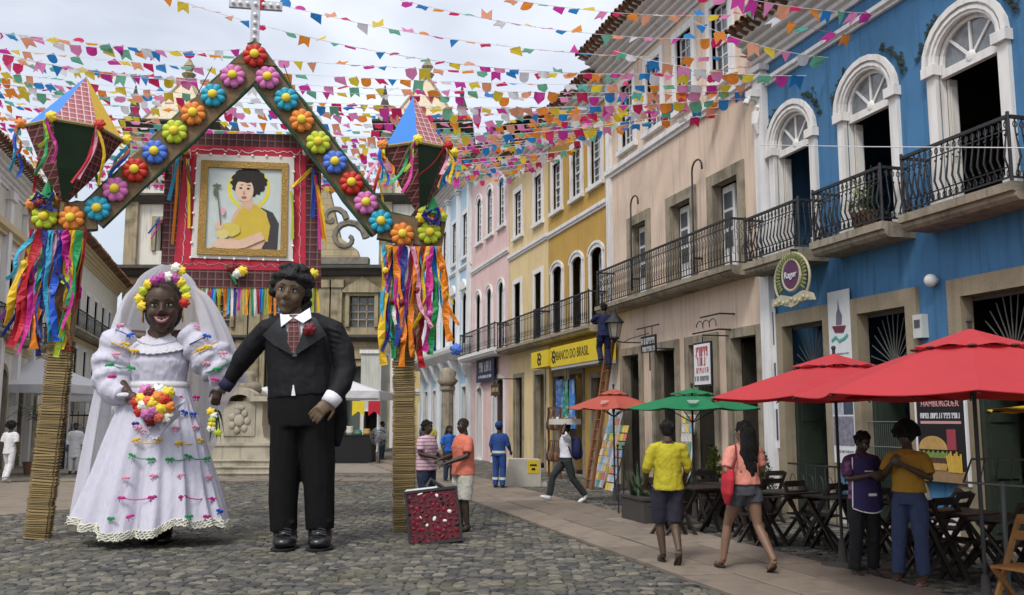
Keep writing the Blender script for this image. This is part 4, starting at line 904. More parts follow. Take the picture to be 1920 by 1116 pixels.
# cross of white metal set with bulbs on the arch's point
def cross_():
    p0 = ap(477, 84); loc = AM + Matrix.Rotation(ARZ, 4, 'Z') @ p0; t = thing('bulb_cross', 'white metal cross set with round bulbs on the arch point', 'cross', loc, ARZ)
    s = 14.8/F; W = mat('cross_metal', (.52, .53, .57), .5, .08, 3)
    MB().box(-.07, .07, -.035, .035, 0, .62).box(-.07, .07, -.035, .035, .76, 1.1).box(-.43, .43, -.034, .036, .62, .76).build('frame', W, t)
    ml = mat('bulb', (.9, .9, .88), .25, .02, spec=.7); me = MB().ell((0, -.06, 0), .032, 10, 8).mesh('bulb', ml, True)
    for z in (.1, .23, .36, .5): inst('bulb', me, t, (0, 0, z))
    for x in (-.36, -.25, -.13, .13, .25, .36): inst('bulb', me, t, (x, 0, .69))
    for z in (.69, .86, .99): inst('bulb', me, t, (0, 0, z))
    m = MB(); m.box(.07, .14, -.045, -.038, .6, .8); m.box(-.02, .12, -.05, -.046, .8, .88); m.build('bow', CLOTH['red'], t)
    MB().tube([(-.1,0,-.02), (0, -.02, .03), (.1, 0, -.02)], .04, 6).build('garland', TINSEL, t)
cross_()
# paper lanterns in the shape of festival balloons, standing on the arch ends
PLD = plaid('dark_plaid', (.15, .022, .026), (.36, .2, .16), (.05, .014, .016), 10, 10)
PLP = plaid('rose_plaid', (.36, .12, .135), (.72, .6, .56), (.27, .07, .09), 8.5, 11)
def lantern(label, apex, bot, eq_y, hw, seed, angs, tilt=0.):
    a, b_ = ap(*apex, .1), ap(*bot, .1); c = ap((apex[0]+bot[0])/2, eq_y, .1); base = AM + Matrix.Rotation(ARZ, 4, 'Z') @ b_
    t = thing('paper_lantern', label, 'lantern', base, ARZ); t.rotation_euler = (0, tilt, ARZ); a, c = a-b_, c-b_; rad = hw*15/F; n = 6
    r = random.Random(seed); ring = []; low = []
    for k in range(n):
        an = R(angs[k]); ring.append(Vector((c.x + rad*math.cos(an), rad*math.sin(an), c.z))); low.append(Vector((c.x*.5 + rad*.53*math.cos(an), rad*.53*math.sin(an), c.z*.45)))
    LB = mat('lantern_blue', (.035, .20, .62), .6, .05); top = [LB, PLP, PLP, LB, PLP, CLOTH['yellow']]; bt = [mat('lantern_green', (.02, .045, .022), .8, .15), PLD]
    def panel(pts, m_):
        cc = sum(pts, Vector())/len(pts); nn = (pts[1]-pts[0]).cross(pts[2]-pts[0]).normalized(); ctr = Vector((c.x, 0, c.z))
        if nn.dot(cc-ctr) < 0: pts = pts[::-1]; nn = -nn
        m = MB(); k = len(pts); i = m.add([p for p in pts] + [p - nn*.02 for p in pts]); m.f.append(tuple(range(i, i+k))); m.f.append(tuple(range(i+2*k-1, i+k-1, -1)))
        for j in range(k): j2 = (j+1) % k; m.f.append((i+j2, i+j, i+k+j, i+k+j2))
        m.build('panel', m_, t)
    for k in range(n):
        k2 = (k+1) % n; panel([ring[k], ring[k2], a], top[k]); panel([ring[k2], ring[k], low[k], low[k2]], bt[k % 2]); panel([low[k2], low[k], Vector((0,0,0))], bt[k % 2])
    g = MB(); g.tube(ring + [ring[0]], .03, 5); g.build('fringe', mat('straw_fringe', (.30, .24, .10), .9, .3, 30), t)
    cols = ['yellow', 'deep', 'lime', 'orange', 'yellow', 'red']; rc = ['blue', 'orange', 'cyan', 'lime', 'pink', 'green', 'yellow', 'rose', 'red']
    for k in range(n):
        p = ring[k]; o = Vector((p.x-c.x, p.y, 0)).normalized(); rosette(cols[k], t, p + o*.06 + Vector((0, 0, .02)), .09)
        for j in range(3):
            sl_ = r.uniform(-.3, .3) - .12*j; ln = r.uniform(.07, .15); pts = [p + o*(.06+.03*math.sin(q*.8+j)) + Vector((sl_*q/8 + .05*math.sin(q*.7+k), 0, -ln*q*.8)) for q in range(9)]; m = MB(); ribbon(m, pts, .05, (1, .3, 0), .006); m.build('ribbon', CLOTH[rc[(k*3+j) % 9]], t)
    MB().tube([(0, 0, -.14), (0, 0, .08)], .05, 6).build('stem', BURLAP, t)
lantern('diamond paper lantern with blue, plaid and yellow panels on the left arch end', (148, 142), (118, 388), 250, 82, 3, [286+85, 286+150, 286+210, 286-90, 286-26, 286+26], R(3))
lantern('diamond paper lantern with blue and plaid panels on the right arch end', (775, 180), (787, 408), 285, 66, 7, [266+95, 266+150, 266-115, 266-62, 266+2, 266+55])
def knots():
    for lab, px, py, c in (('small heap of yellow and brown bows under the left lantern', 85, 372, 'yellow'), ('small heap of yellow bows and ribbons under the right lantern', 808, 400, 'lime')):
        p = ap(px, py, .1); t = thing('bow_heap', lab, 'bow', AM + Matrix.Rotation(ARZ, 4, 'Z') @ Vector((p.x, p.y, p.z-.12)), ARZ)
        for k in range(9): rosette(('yellow', 'orange', 'deep', 'lime')[k % 4], t, (random.uniform(-.2, .2), random.uniform(-.08, .08), random.uniform(0, .16)), .085)
        m = MB()
        for k in range(5): ribbon(m, [(random.uniform(-.15, .15), -.08, .2), (random.uniform(-.2, .2), -.12, .05), (random.uniform(-.25, .25), -.12, -.1)], .05)
        m.build('ribbon', CLOTH['navy'], t); m = MB(); m.lathe([(.12, .1), (.07, .28), (.01, .42)], 8, (.03, 0, 0)); m.build('cone', CLOTH['green'], t)
knots()

# ------------------------------------------------------------------ framed holy picture hung behind the arch
def picture():
    off = -.4; c0 = ap(452, 398, off); t = thing('framed_picture', 'framed picture of a curly-haired child on a red and plaid hanging panel', 'picture', AM + Matrix.Rotation(ARZ, 4, 'Z') @ Vector((c0.x, c0.y, ap(452, 540, off).z)), ARZ)
    z0 = ap(452, 540, off).z
    def q(px, py): p = ap(px, py, off); return (p.x - c0.x, p.z - z0)
    def flat(name, pts, y0, y1, m_, parent=t): return MB().prism([q(*p) for p in pts], y0, y1).build(name, m_, parent)
    def ring(name, o, i, y0, y1, m_, parent=t):
        m = MB(); O = [q(*p) for p in o]; I = [q(*p) for p in i]
        m.band(I + [I[0]], O + [O[0]], y0, y1); return m.build(name, m_, parent)
    PO = [(312, 250), (602, 252), (602, 540), (300, 540)]; RO = [(347, 273), (574, 278), (573, 508), (325, 505)]; WO = [(370, 290), (552, 296), (549, 490), (358, 484)]; GO = [(379, 302), (541, 308), (538, 483), (370, 478)]; GI = [(392, 315), (529, 320), (526, 470), (385, 466)]
    flat('backing', [(314, 252), (600, 254), (600, 538), (302, 538)], .03, .06, BURLAP)
    ring('plaid_border', PO, RO, .028, -.0, plaid('border_plaid', (.10, .02, .024), (.22, .13, .11), (.035, .014, .018), 8, 8)); flat('red_cloth', RO, .02, -.01, mat('red_satin', (.46, .012, .035), .6, .15, 6, bump=.4, bscale=10)); ring('white_mat', WO, GO, -.012, -.035, mat('mat_white', (.66, .62, .56), .8, .06, 5))
    ring('gold_frame', GO, GI, -.012, -.07, mat('gilt_frame', (.36, .22, .06), .4, .45, 40, metal=.5, bump=1, bscale=60)); pic = flat('picture', GI, -.014, -.03, mat('picture_sky', (.53, .58, .55), .7, .12, 6))
    # the print: layered flat colour shapes
    n = [0]
    def shape(pts, col, nm):
        n[0] += 1; y = -.0315 - .0016*n[0]; m = MB(); P = [q(*p) for p in pts]; m.prism(P, y+.0012, y); m.build(nm, mat('print_%02d' % n[0], col, .7, .12, 9), pic)
    def oval(cx_, cy, rx, ry, k=18, ph=0, wob=0): return [(cx_+rx*math.cos(2*PI*i/k+ph)*(1+wob*math.sin(i*2.3)), cy+ry*math.sin(2*PI*i/k+ph)*(1+wob*math.cos(i*3.1))) for i in range(k)]
    shape(oval(467, 355, 40, 40), (.75, .62, .03), 'halo'); shape(oval(467, 355, 34, 34), (.52, .60, .50), 'halo_inner')
    shape([(520, 470), (523, 420), (512, 400), (490, 390), (478, 410), (492, 470)], (.05, .045, .05), 'dark_cloak')
    shape([(440, 400), (455, 380), (475, 380), (500, 400), (505, 440), (490, 468), (440, 468), (425, 440)], (.66, .42, .29), 'body'); shape([(446, 402), (456, 388), (466, 392), (478, 384), (498, 398), (507, 425), (502, 455), (478, 446), (462, 458), (436, 446), (434, 424)], (.60, .43, .05), 'yellow_tunic')
    shape([(455, 388), (455, 372), (473, 372), (476, 388), (466, 397)], (.62, .40, .28), 'neck'); shape(oval(467, 343, 33, 27, 40, 0, .09), (.018, .013, .012), 'hair'); shape(oval(459, 358, 17, 22), (.72, .49, .36), 'face')
    shape(oval(465, 334, 24, 10, 16, 0, .1), (.018, .013, .012), 'fringe'); shape(oval(452, 354, 3, 1.8, 8), (.03, .02, .02), 'eye'); shape(oval(466, 355, 3, 1.8, 8), (.03, .02, .02), 'eye'); shape([(450, 348), (456, 347), (456, 348.5)], (.03, .02, .02), 'brow'); shape([(462, 348), (470, 348), (470, 350)], (.03, .02, .02), 'brow'); shape([(458, 357), (460, 365), (456, 365)], (.5, .28, .2), 'nose'); shape(oval(458, 371, 5, 1.8, 8), (.42, .1, .09), 'mouth')
    shape(oval(430, 432, 22, 13, 14, .3, .06), (.62, .50, .10), 'lamb_body'); shape(oval(418, 440, 12, 9), (.66, .56, .2), 'lamb_fleece'); shape([(395, 462), (412, 448), (450, 452), (490, 436), (497, 450), (460, 466), (420, 470)], (.70, .47, .34), 'arm'); shape(oval(412, 424, 7, 8), (.70, .47, .34), 'hand')
    shape([(414, 424), (416, 424), (408, 345), (406, 345)], (.12, .09, .06), 'staff'); shape(oval(408, 350, 9, 3, 8), (.1, .14, .08), 'leaf'); shape(oval(404, 362, 3, 9, 8), (.1, .14, .08), 'leaf'); shape(oval(419, 398, 4, 8, 8), (.7, .35, .4), 'bloom')
    # bulbs round the mat, silver scribble on the red cloth
    me = MB().ell((0, 0, 0), .022, 8, 6).mesh('bulb', mat('bulb', (.9, .9, .88)), True)
    for k in range(8):
        u = k/7
        for a, b_ in (((WO[0]), (WO[1])), ((WO[3]), (WO[2]))): x, z = q(a[0]+(b_[0]-a[0])*u, a[1]+(b_[1]-a[1])*u); inst('bulb', me, t, (x, -.05, z))
        if 0 < k < 7:
            for a, b_ in (((WO[0]), (WO[3])), ((WO[1]), (WO[2]))): x, z = q(a[0]+(b_[0]-a[0])*u, a[1]+(b_[1]-a[1])*u); inst('bulb', me, t, (x, -.05, z))
    ins = [(358, 282), (563, 287), (561, 499), (341, 495)]; TR_ = mat('silver_trim', (.72, .60, .62), .4, .1, metal=.2)
    for k in range(4):
        a, b_ = ins[k], ins[(k+1) % 4]; m = MB(); nn = 34; pts = []
        for j in range(nn+1):
            x, z = q(a[0]+(b_[0]-a[0])*j/nn + random.uniform(-2, 2), a[1]+(b_[1]-a[1])*j/nn + random.uniform(-4, 4)); pts.append((x, -.016, z))
        m.tube(pts, .007, 3); m.build('trim', TR_, t)
    # fringe of narrow ribbons
    cols = ['yellow', 'cyan', 'navy', 'white', 'orange', 'yellow', 'lime', 'violet', 'red', 'cyan', 'orange', 'yellow', 'pink', 'blue', 'white', 'green', 'orange']
    for k in range(44):
        px = 366 + k*5.3; x, z = q(px, 539); x2, z2 = q(px + random.uniform(-7, 5), 588 + random.uniform(-6, 8)); m = MB(); ribbon(m, [(x, .02, z), (x*.5+x2*.5, .0, z*.5+z2*.5), (x2, -.02, z2)], .042, (1, 0, 0), .005); m.build('ribbon', CLOTH[cols[(k*5) % 17]], t)
    for px, py, col in ((347, 283, 'yellow'), (582, 300, 'deep'), (577, 288, 'white'), (446, 515, 'white'), (456, 510, 'yellow'), (436, 505, 'deep'), (588, 515, 'yellow'), (300, 308, 'lime')): x, z = q(px, py); rosette(col, t, (x, -.09, z), .085)
    for a, b_, c, d, col, w in ((336, 290, 318, 378, 'cyan', .06), (335, 300, 325, 460, 'orange', .05), (345, 292, 362, 365, 'brown', .07), (352, 300, 356, 430, 'yellow', .05), (585, 318, 548, 352, 'yellow', .06), (587, 320, 586, 410, 'blue', .07), (590, 330, 606, 450, 'orange', .06), (596, 350, 612, 460, 'yellow', .05), (592, 330, 600, 470, 'pink', .05), (546, 360, 549, 450, 'lime', .05), (300, 410, 280, 440, 'blue', .06), (303, 415, 285, 450, 'pink', .05), (424, 500, 444, 535, 'green', .05)):
        x, z = q(a, b_); x2, z2 = q(c, d); m = MB(); ribbon(m, [(x, -.07, z), (x*.6+x2*.4+.02, -.1, z*.6+z2*.4), (x2, -.08, z2)], w, (1, 0, 0), .006); m.build('ribbon', CLOTH[col], t)
    m = MB()
    for px in (330, 580): x, z = q(px, 252); m.tube([(x, .03, z), (x*.55, .25, z+1.3)], .008, 4)
    m.build('wire', IRON, t)
picture()

# ------------------------------------------------------------------ strings of paper flags over the square
FCOL = dict(green=(.16, .46, .31), magenta=(.62, .05, .36), blue=(.03, .23, .58), yellow=(.76, .58, .05), salmon=(.80, .36, .22), crimson=(.62, .03, .13), white=(.74, .74, .76), orange=(.80, .27, .04), pink=(.78, .26, .50), teal=(.12, .48, .40))
FM = {k: mat('flag_'+k, c, .7, .05, 3, trans=.45) for k, c in FCOL.items()}
FLAGS = []
def flags():
    w, h = .105, .235; sh = {'notch': [(-w, 0), (w, 0), (w, -h), (0, -h*.62), (-w, -h)], 'point': [(-w, 0), (w, 0), (w, -h*.55), (0, -h), (-w, -h*.55)], 'tri': [(-w, 0), (w, 0), (.0, -h)], 'round': [(-w, 0), (w, 0)] + [(w*math.cos(a*PI/6), -h*.5 - h*.45*math.sin(a*PI/6)) for a in range(7)], 'diag': [(-w, 0), (w, 0), (w, -h*.85), (-w, -h*.35)]}
    for s, pl in sh.items():
        for c in FM:
            m = MB(); n = len(pl)
            for y in (0,):
                cxx = sum(p[0] for p in pl)/n; czz = sum(p[1] for p in pl)/n; cur = lambda z: .28*(z/h)**2*h
                i = m.add([(x, cur(z), z) for x, z in pl] + [(cxx, cur(czz)+.02, czz)])
                for k in range(n): m.f.append((i+k, i+(k+1) % n, i+n))
            FLAGS.append((s, c, m.mesh('flag', FM[c])))
flags()
CORD = mat('cord', (.55, .55, .54), .8)
BUNT = []
def bunting(label, a, b_, sag, seed, wind=.8, size=1., step=.30):
    r = random.Random(seed); a, b_ = Vector(a), Vector(b_); n = 26; L_ = (b_-a).length
    def P(u): p = a.lerp(b_, u); p.z -= sag*4*u*(1-u); return p
    t = thing('bunting_string', label, 'bunting', a, 0, 'paper flag strings over the square'); m = MB(); m.tube([P(k/n)-a for k in range(n+1)], .006, 3); m.build('cord', CORD, t)
    k = int(L_/step); ang = math.atan2((b_-a).y, (b_-a).x); kind = None
    seq = ['green', 'magenta', 'salmon', 'yellow', 'crimson', 'white', 'blue', 'orange', 'pink']; r.shuffle(seq)
    for i in range(k):
        if r.random() < .06: continue
        p = P((i+.5)/k) - a; c = seq[i % 9] if r.random() < .85 else r.choice(list(FM)); s = r.choice(['notch', 'notch', 'point', 'tri', 'round', 'diag'])
        me = [f for f in FLAGS if f[0] == s and f[1] == c][0][2]
        wd = min(2.6, max(-.3, r.gauss(wind, .5))); inst('flag', me, t, p, (wd, r.uniform(-.25, .25), ang + PI*0 + r.uniform(-.3, .3)), (size*r.uniform(.9, 1.1),)*3)
def E_(px, py, Y): return at(px, py, Y)
def RWP(px, py, off=.1): s, z = rw(px, py, off); return street(s, off, z)
BS = [  # right end, left end (photo point and distance), sag, wind, label
 (RWP(1640, 25), E_(1280, -30, 13.2), .1, .5, 'bunting string ending on the blue house above the middle arch'),
 (RWP(1600, 66), E_(1390, 5, 14.2), .1, .4, 'bunting string ending on the blue house cornice left of the middle arch'),
 (RWP(1553, 108), E_(1300, 40, 16.0), .12, .4, 'bunting string ending by the blue house eaves over the left arch'),
 (RWP(1512, 142), E_(1150, 95, 17.6), .15, .5, 'short bunting string just above the left arched window'),
 (RWP(1424, 24), E_(700, -60, 15.5), .35, 1.3, 'highest bunting string crossing the peach house eaves'),
 (RWP(1410, 70), E_(500, -75, 16.2), .5, 1.5, 'bunting string crossing the frame top between cross and peach eaves'),
 (RWP(1412, 105), E_(250, -70, 17), .6, 1.5, 'bunting string that leaves the top of the picture right of the cross'),
 (RWP(1408, 125), E_(300, -10, 17.6), .7, 1.5, 'bunting string passing close to the right arm of the cross'),
 (RWP(1405, 140), E_(-120, 45, 19.5), .45, 1.1, 'bunting string meeting the arch just under the cross'),
 (RWP(1402, 160), E_(-160, 72, 21), .45, .9, 'bunting string passing behind the topmost red flower'),
 (RWP(1400, 172), E_(-140, 100, 22), .45, .6, 'bunting string level with the upper pink flowers'),
 (RWP(1398, 185), E_(-150, 122, 23), .8, .9, 'bunting string level with the upper cyan flowers'),
 (RWP(1300, 190), E_(-120, 158, 25), .8, .9, 'bunting string just over the left lantern point'),
 (RWP(1260, 205), E_(-120, 180, 27), .8, .8, 'bunting string level with the upper orange flowers'),
 (RWP(1215, 215), E_(-120, 205, 29), .8, 1.0, 'bunting string crossing the upper half of both lanterns'),
 (RWP(1150, 228), E_(-100, 228, 31), .8, .8, 'bunting string level with the upper lime flowers'),
 (RWP(1125, 236), E_(-100, 250, 33), .8, .7, 'bunting string just above the plaid picture border'),
 (RWP(1108, 262), E_(-80, 268, 36), .8, .8, 'bunting string level with the upper blue flowers'),
 (RWP(1075, 282), E_(-60, 290, 39), .8, .6, 'bunting string crossing the lower half of both lanterns'),
 (RWP(1040, 296), E_(-40, 300, 42), .8, .6, 'bunting string level with the lower red flowers'),
 (RWP(1005, 318), E_(0, 308, 46), .8, .6, 'bunting string ending on the cream house eaves'),
 (RWP(960, 335), E_(10, 318, 50), .8, .5, 'lowest bunting string ending on the pink house'),
]
for i, (a, b_, sg, wd, lab) in enumerate(BS):
    bunting(lab, b_, a, sg*(1 if i < 8 else .75), 50+i, wd, 1.0 if i < 8 else 1.05, .30)
for i, (x0, y0, x1, y1, Y, lab) in enumerate(((-60, 48, 455, 92, 19, 'uppermost bunting string at the left, ending behind the arch point'), (-60, 82, 420, 150, 19.6, 'bunting string at the left sloping to the upper cyan flower'), (-60, 150, 330, 172, 20.4, 'bunting string at the left crossing the blue lantern panel'))):
    bunting(lab, E_(x0, y0, Y), E_(x1, y1, Y+.8), .25, 90+i, .6, 1.05, .33)
# a second, lower line hung just under each of the crowded crossings
UNDER = [(8, 'slack second string close under the one meeting the arch below the cross'), (9, 'slack second string close under the one behind the topmost red flower'), (10, 'slack second string just under the upper pink flowers'), (11, 'slack second string just under the upper cyan flowers'), (12, 'slack second string close over the left lantern point'), (13, 'slack second string just under the upper orange flowers'), (14, 'slack second string across the upper half of the lanterns'), (15, 'slack second string just under the upper lime flowers'), (16, 'slack second string along the top of the plaid picture border'), (17, 'slack second string just under the upper blue flowers'), (18, 'slack second string across the lower half of the lanterns'), (19, 'slack second string just under the lower red flowers')]
for i, lab in UNDER:
    a, b_, sg, wd, _ = BS[i]; bunting(lab, b_ + Vector((0, .8, -.26)), a + U*1.2 + Vector((0, 0, .05)), sg*1.15, 150+i, wd, 1., .33)
# ------------------------------------------------------------------ figures
def V(*a): return Vector(a)
def head_prims(m, w, h, d, ears=True, chin=1.):
    m.ell((0, .05*d, .13*h), (.49*w, .52*d, .37*h), 20, 14); m.ell((0, -.07*d, -.10*h), (.405*w, .40*d, .37*h), 18, 12); m.ell((0, -.21*d, -.37*h), (.2*w, .2*d, .125*h*chin), 12, 8)
    for s in (-1, 1):
        m.ell((s*.205*w, -.29*d, -.12*h), (.165*w, .155*d, .125*h), 10, 8); m.ell((s*.17*w, -.385*d, .105*h), (.15*w, .075*d, .042*h), 10, 6); m.ell((s*.068*w, -.52*d, -.125*h), (.06*w, .06*d, .04*h), 8, 6)
        if ears: m.ell((s*.475*w, .04*d, -.01*h), (.06*w, .11*d, .12*h), 8, 8)
    m.tube([(0, -.40*d, .09*h), (0, -.5*d, -.03*h), (0, -.575*d, -.11*h)], [.045*w, .055*w, .08*w], 8)
    m.ell((0, -.41*d, -.255*h), (.17*w, .07*d, .06*h), 10, 6)
def face_parts(parent, M4, w, h, d, grin=False, lipc=(.22, .06, .055), brow=(.012, .01, .009), skin=None, small=False):
    def B(): return MB(M4)
    ew = mat('eye_white', (.62, .60, .56), .3, .05); ir = mat('iris_dark', (.012, .009, .008), .15, .1); br = mat('brow_hair', brow, .9)
    for s in (-1, 1):
        e = B(); e.ell((s*.175*w, -.385*d, .03*h), (.085*w, .07*d, .036*h), 12, 8); o = e.build('eye', ew, parent, True)
        e = B(); e.ell((s*.175*w, -.44*d, .03*h), (.035*w, .025*d, .033*h), 10, 8); e.build('iris', ir, o, True)
        if not small:
            e = B(); e.tube([(s*(.175-.095)*w, -.435*d, .035*h), (s*.175*w, -.468*d, .066*h), (s*(.175+.10)*w, -.415*d, .04*h)], [.008*w, .016*w, .009*w], 6); e.build('eyelid', br, o, True)
        e = B(); e.tube([(s*.07*w, -.46*d, .115*h), (s*.18*w, -.47*d, .145*h), (s*.29*w, -.39*d, .12*h)], [.014*w, .02*w, .008*w], 6, flat=.6); e.build('eyebrow', br, parent, True)
    lip = mat('lips_%d' % int(lipc[0]*100), lipc, .45, .1)
    if grin:
        e = B(); e.prism([(-.17*w, -.20*h), (-.1*w, -.222*h), (0, -.228*h), (.1*w, -.222*h), (.17*w, -.20*h), (.11*w, -.272*h), (0, -.295*h), (-.11*w, -.272*h)], -.47*d, -.40*d); e.build('teeth', mat('teeth', (.75, .71, .66), .3, .04), parent)
        for z0, z1 in ((-.195, -.215), (-.2, -.305)):
            e = B(); e.tube([(-.19*w, -.42*d, -.19*h), (-.1*w, -.475*d, (z1*.8+z0*.2)*h), (0, -.49*d, z1*h), (.1*w, -.475*d, (z1*.8+z0*.2)*h), (.19*w, -.42*d, -.19*h)], [.012*w, .028*w, .032*w, .028*w, .012*w], 8); e.build('lip', lip, parent, True)
    else:
        for z, r in ((-.235, .022), (-.262, .028)):
            e = B(); e.tube([(-.13*w, -.43*d, -.242*h), (-.05*w, -.475*d, z*h), (0, -.482*d, (z-.004)*h), (.05*w, -.475*d, z*h), (.13*w, -.43*d, -.242*h)], [.006*w, r*w, r*w, r*w, .006*w], 6, flat=.8); e.build('lip', lip, parent, True)
def hand(m, w, d, n, L, curl=.5, side=1, spread=.1):
    w, d, n = Vector(w), Vector(d).normalized(), Vector(n).normalized(); n = (n - d*n.dot(d)).normalized(); s = d.cross(n)*side
    m.tube([w - d*.1*L, w + d*.08*L, w + d*.3*L, w + d*.5*L], [(.13*L, .1*L), (.17*L, .1*L), (.23*L, .1*L), (.2*L, .085*L)], 10, up=s)
    for k, (o, ln) in enumerate(((-.165, .36), (-.055, .44), (.055, .47), (.165, .42))):
        p = w + d*.46*L + s*o*L; dd = (d + s*o*spread*4).normalized(); pts = [p]; a = 0
        for q in (.42, .33, .25):
            a += curl*.75; p = p + (dd*math.cos(a) - n*math.sin(a))*ln*L*q; pts.append(p)
        m.tube(pts, [.052*L, .05*L, .045*L, .036*L], 7)
    p = w + d*.1*L + s*.16*L; d1 = (d*.6 + s*.75 - n*.25).normalized(); d2 = (d*.95 + s*.15 - n*(.2+.4*curl)).normalized()
    m.tube([p, p + d1*.2*L, p + d1*.2*L + d2*.16*L, p + d1*.2*L + d2*.3*L], [.075*L, .062*L, .052*L, .04*L], 7)
SKIN = {}
def skin(c):
    k = 'skin_%d' % int(c[0]*1000)
    return mat(k, c, .5, .1, 5, spec=.4, sub=.05)

# ---------------- giant groom
def groom():
    Y = 13.35; base = V(at(566, 1020, Y).x, Y, 0); t = thing('giant_puppet', 'giant groom puppet in black tailcoat with plaid tie and red boutonniere', 'puppet', base, 0, 'giant wedding puppets')
    k = Y/F
    def P(px, py, dy=0.): return at(px, py, Y+dy) - base
    sk = skin((.13, .085, .05)); BLK = mat('black_suiting', (.0075, .0075, .009), .7, .25, 10, bump=.5, bscale=9, spec=.25); TRO = mat('black_trouser', (.0055, .0055, .006), .85, .2, 10, bump=.4, bscale=7, stretch=(2, 2, .5), spec=.2)
    WS = mat('white_shirt', (.72, .72, .78), .7, .05, 6, bump=.2)
    sl, el, wl = P(505, 622, .05), P(458, 668, .12), P(428, 716, .2); sr, er, wr = P(624, 624, .0), P(648, 692, -.08), P(621, 750, -.38)
    # body under the clothes: one surface
    m = MB(); Mh = Matrix.Translation(P(545, 546, -.05)) @ Matrix.Rotation(R(3), 4, 'Z') @ Matrix.Rotation(R(8), 4, 'Y') @ Matrix.Rotation(R(8), 4, 'X'); w, h, d = .47, .70, .54
    hm = MB(Mh); head_prims(hm, w, h, d, True, 1.1)
    m.v += hm.v; m.f += hm.f
    m.tube([P(549, 570, .05), P(556, 612, .05)], [.14, .18], 12); m.tube([P(562, 610, .05), P(562, 660, .05), P(566, 740, .05)], [(.38, .24), (.42, .28), (.42, .28)], 14, up=(1, 0, 0))
    for a, b_, c in ((sl, el, wl), (sr, er, wr)): m.tube([P(562, 615, .05), a, b_, c], [.16, .13, .1, .075], 10)
    for x0, x1, x2 in ((540, 531, 533), (592, 597, 599)): m.tube([P(x0, 735), P(x1, 870), P(x2, 1000)], [.2, .15, .1], 10); m.ell(P(x2, 1016, -.1), (.1, .22, .07), 10, 8)
    hand(m, wr, P(598, 772, -.48) - wr, (.35, -.9, .35), .46, .5, -1); hand(m, wl, P(402, 752, .25) - wl, (.2, -1, 0), .3, .7, 1)
    body_ = remesh(m.build('body', sk, t), .017, 3)
    face_parts(body_, Mh, w, h, d, False, (.10, .045, .035))
    # hair: wavy black bob
    m = MB(Mh); r = random.Random(4); m.ell((0, .1*d, .2*h), (.55*w, .55*d, .32*h), 18, 12); m.ell((0, .3*d, -.05*h), (.5*w, .32*d, .42*h), 14, 10)
    for i in range(70):
        a = r.uniform(0, 2*PI); e = r.uniform(.0, 1.2); x, y, z = .55*w*math.cos(a)*math.cos(e), .1*d + .55*d*math.sin(a)*math.cos(e), .2*h + .36*h*math.sin(e)
        if y < -.2*d and z < .32*h: continue
        m.ell((x, y, z), r.uniform(.03, .055), 7, 5)
    for s, zz in ((-1, -.1), (1, -.5)):
        for i in range(14): u = i/13; m.ell((s*(.5+.06*math.sin(i*1.7))*w, (.02+.1*u)*d + .03*math.sin(i), (.25+(zz-.25)*u)*h), .066, 7, 5)
    for i in range(12): u = i/11 - .5; m.ell((u*.9*w, -.44*d + .35*d*abs(u)*1.2, (.33 - .1*abs(u) + .015*math.sin(i*2))*h), (.06, .06, .055), 7, 5)
    HB = mat('wig_black', (.007, .006, .006), .6, .3, 30, bump=1, bscale=45, spec=.4); remesh(m.build('hair', HB, t), .016, 1)
    # trousers
    m = MB(); m.tube([P(566, 730), P(566, 770), P(566, 800)], [(.47, .34), (.48, .35), (.45, .34)], 16, up=(1, 0, 0))
    for pts in ([(541, 770, 33, .3), (535, 870, 29, .25), (531, 940, 27, .22), (532, 996, 25, .2)], [(592, 770, 33, .3), (597, 870, 31, .25), (599, 940, 28, .22), (600, 992, 26, .2)]):
        m.tube([P(x, y) for x, y, _, _ in pts], [(rx*k, ry) for _, _, rx, ry in pts], 14, up=(1, 0, 0))
    for x, y, s in ((520, 985, 1), (545, 980, -1), (585, 982, 1), (612, 978, -1), (545, 895, 1), (582, 900, 1)): m.ell(P(x, y, -.12), (.08, .05, .03), 8, 6)
    tr = folds(remesh(m.build('trousers', TRO, t), .022, 4), .018, .22)
    # tailcoat
    m = MB(); m.tube([P(560, 590, .06), P(561, 612, .05), P(562, 650, .03), P(565, 700, .02), P(568, 744, .02)], [(.27, .17), (.42, .27), (.49, .36), (.485, .37), (.50, .38)], 18, up=(1, 0, 0))
    m.tube([P(545, 600, .05), P(500, 618, .06), P(478, 645, .09), P(456, 672, .12), P(440, 698, .17), P(426, 722, .21)], [.12, .16, .165, .155, .12, .085], 12)
    m.tube([P(590, 602, .05), P(626, 620, .0), P(642, 655, -.03), P(648, 695, -.08), P(640, 722, -.2), P(621, 752, -.38)], [.13, .165, .17, .165, .145, .115], 12)
    for s in range(9): u = s/8; p = P(626+14*u, 620+90*u, -.19); m.tube([p - V(.1, -.03, -.05), p + V(.05, .0, 0), p + V(.12, .05, -.04)], [.012, .022, .01], 6)
    m.tube([P(628, 742, .22), P(634, 790, .25), P(632, 838, .26)], [(.16, .12), (.15, .08), (.05, .04)], 10, up=(1, 0, 0)); m.tube([P(520, 742, .25), P(522, 790, .27), P(530, 830, .27)], [(.16, .1), (.15, .07), (.05, .04)], 10, up=(1, 0, 0))
    coat = folds(remesh(m.build('tailcoat', BLK, t), .02, 4), .028, .17)
    def surf(px, py, o):
        u = min(1, abs(px-562)/74); v = max(0, (628-py)/45); return P(px, py, .03 - (.395*math.sqrt(max(.06, 1-u*u)) - .13*v*v) - o)
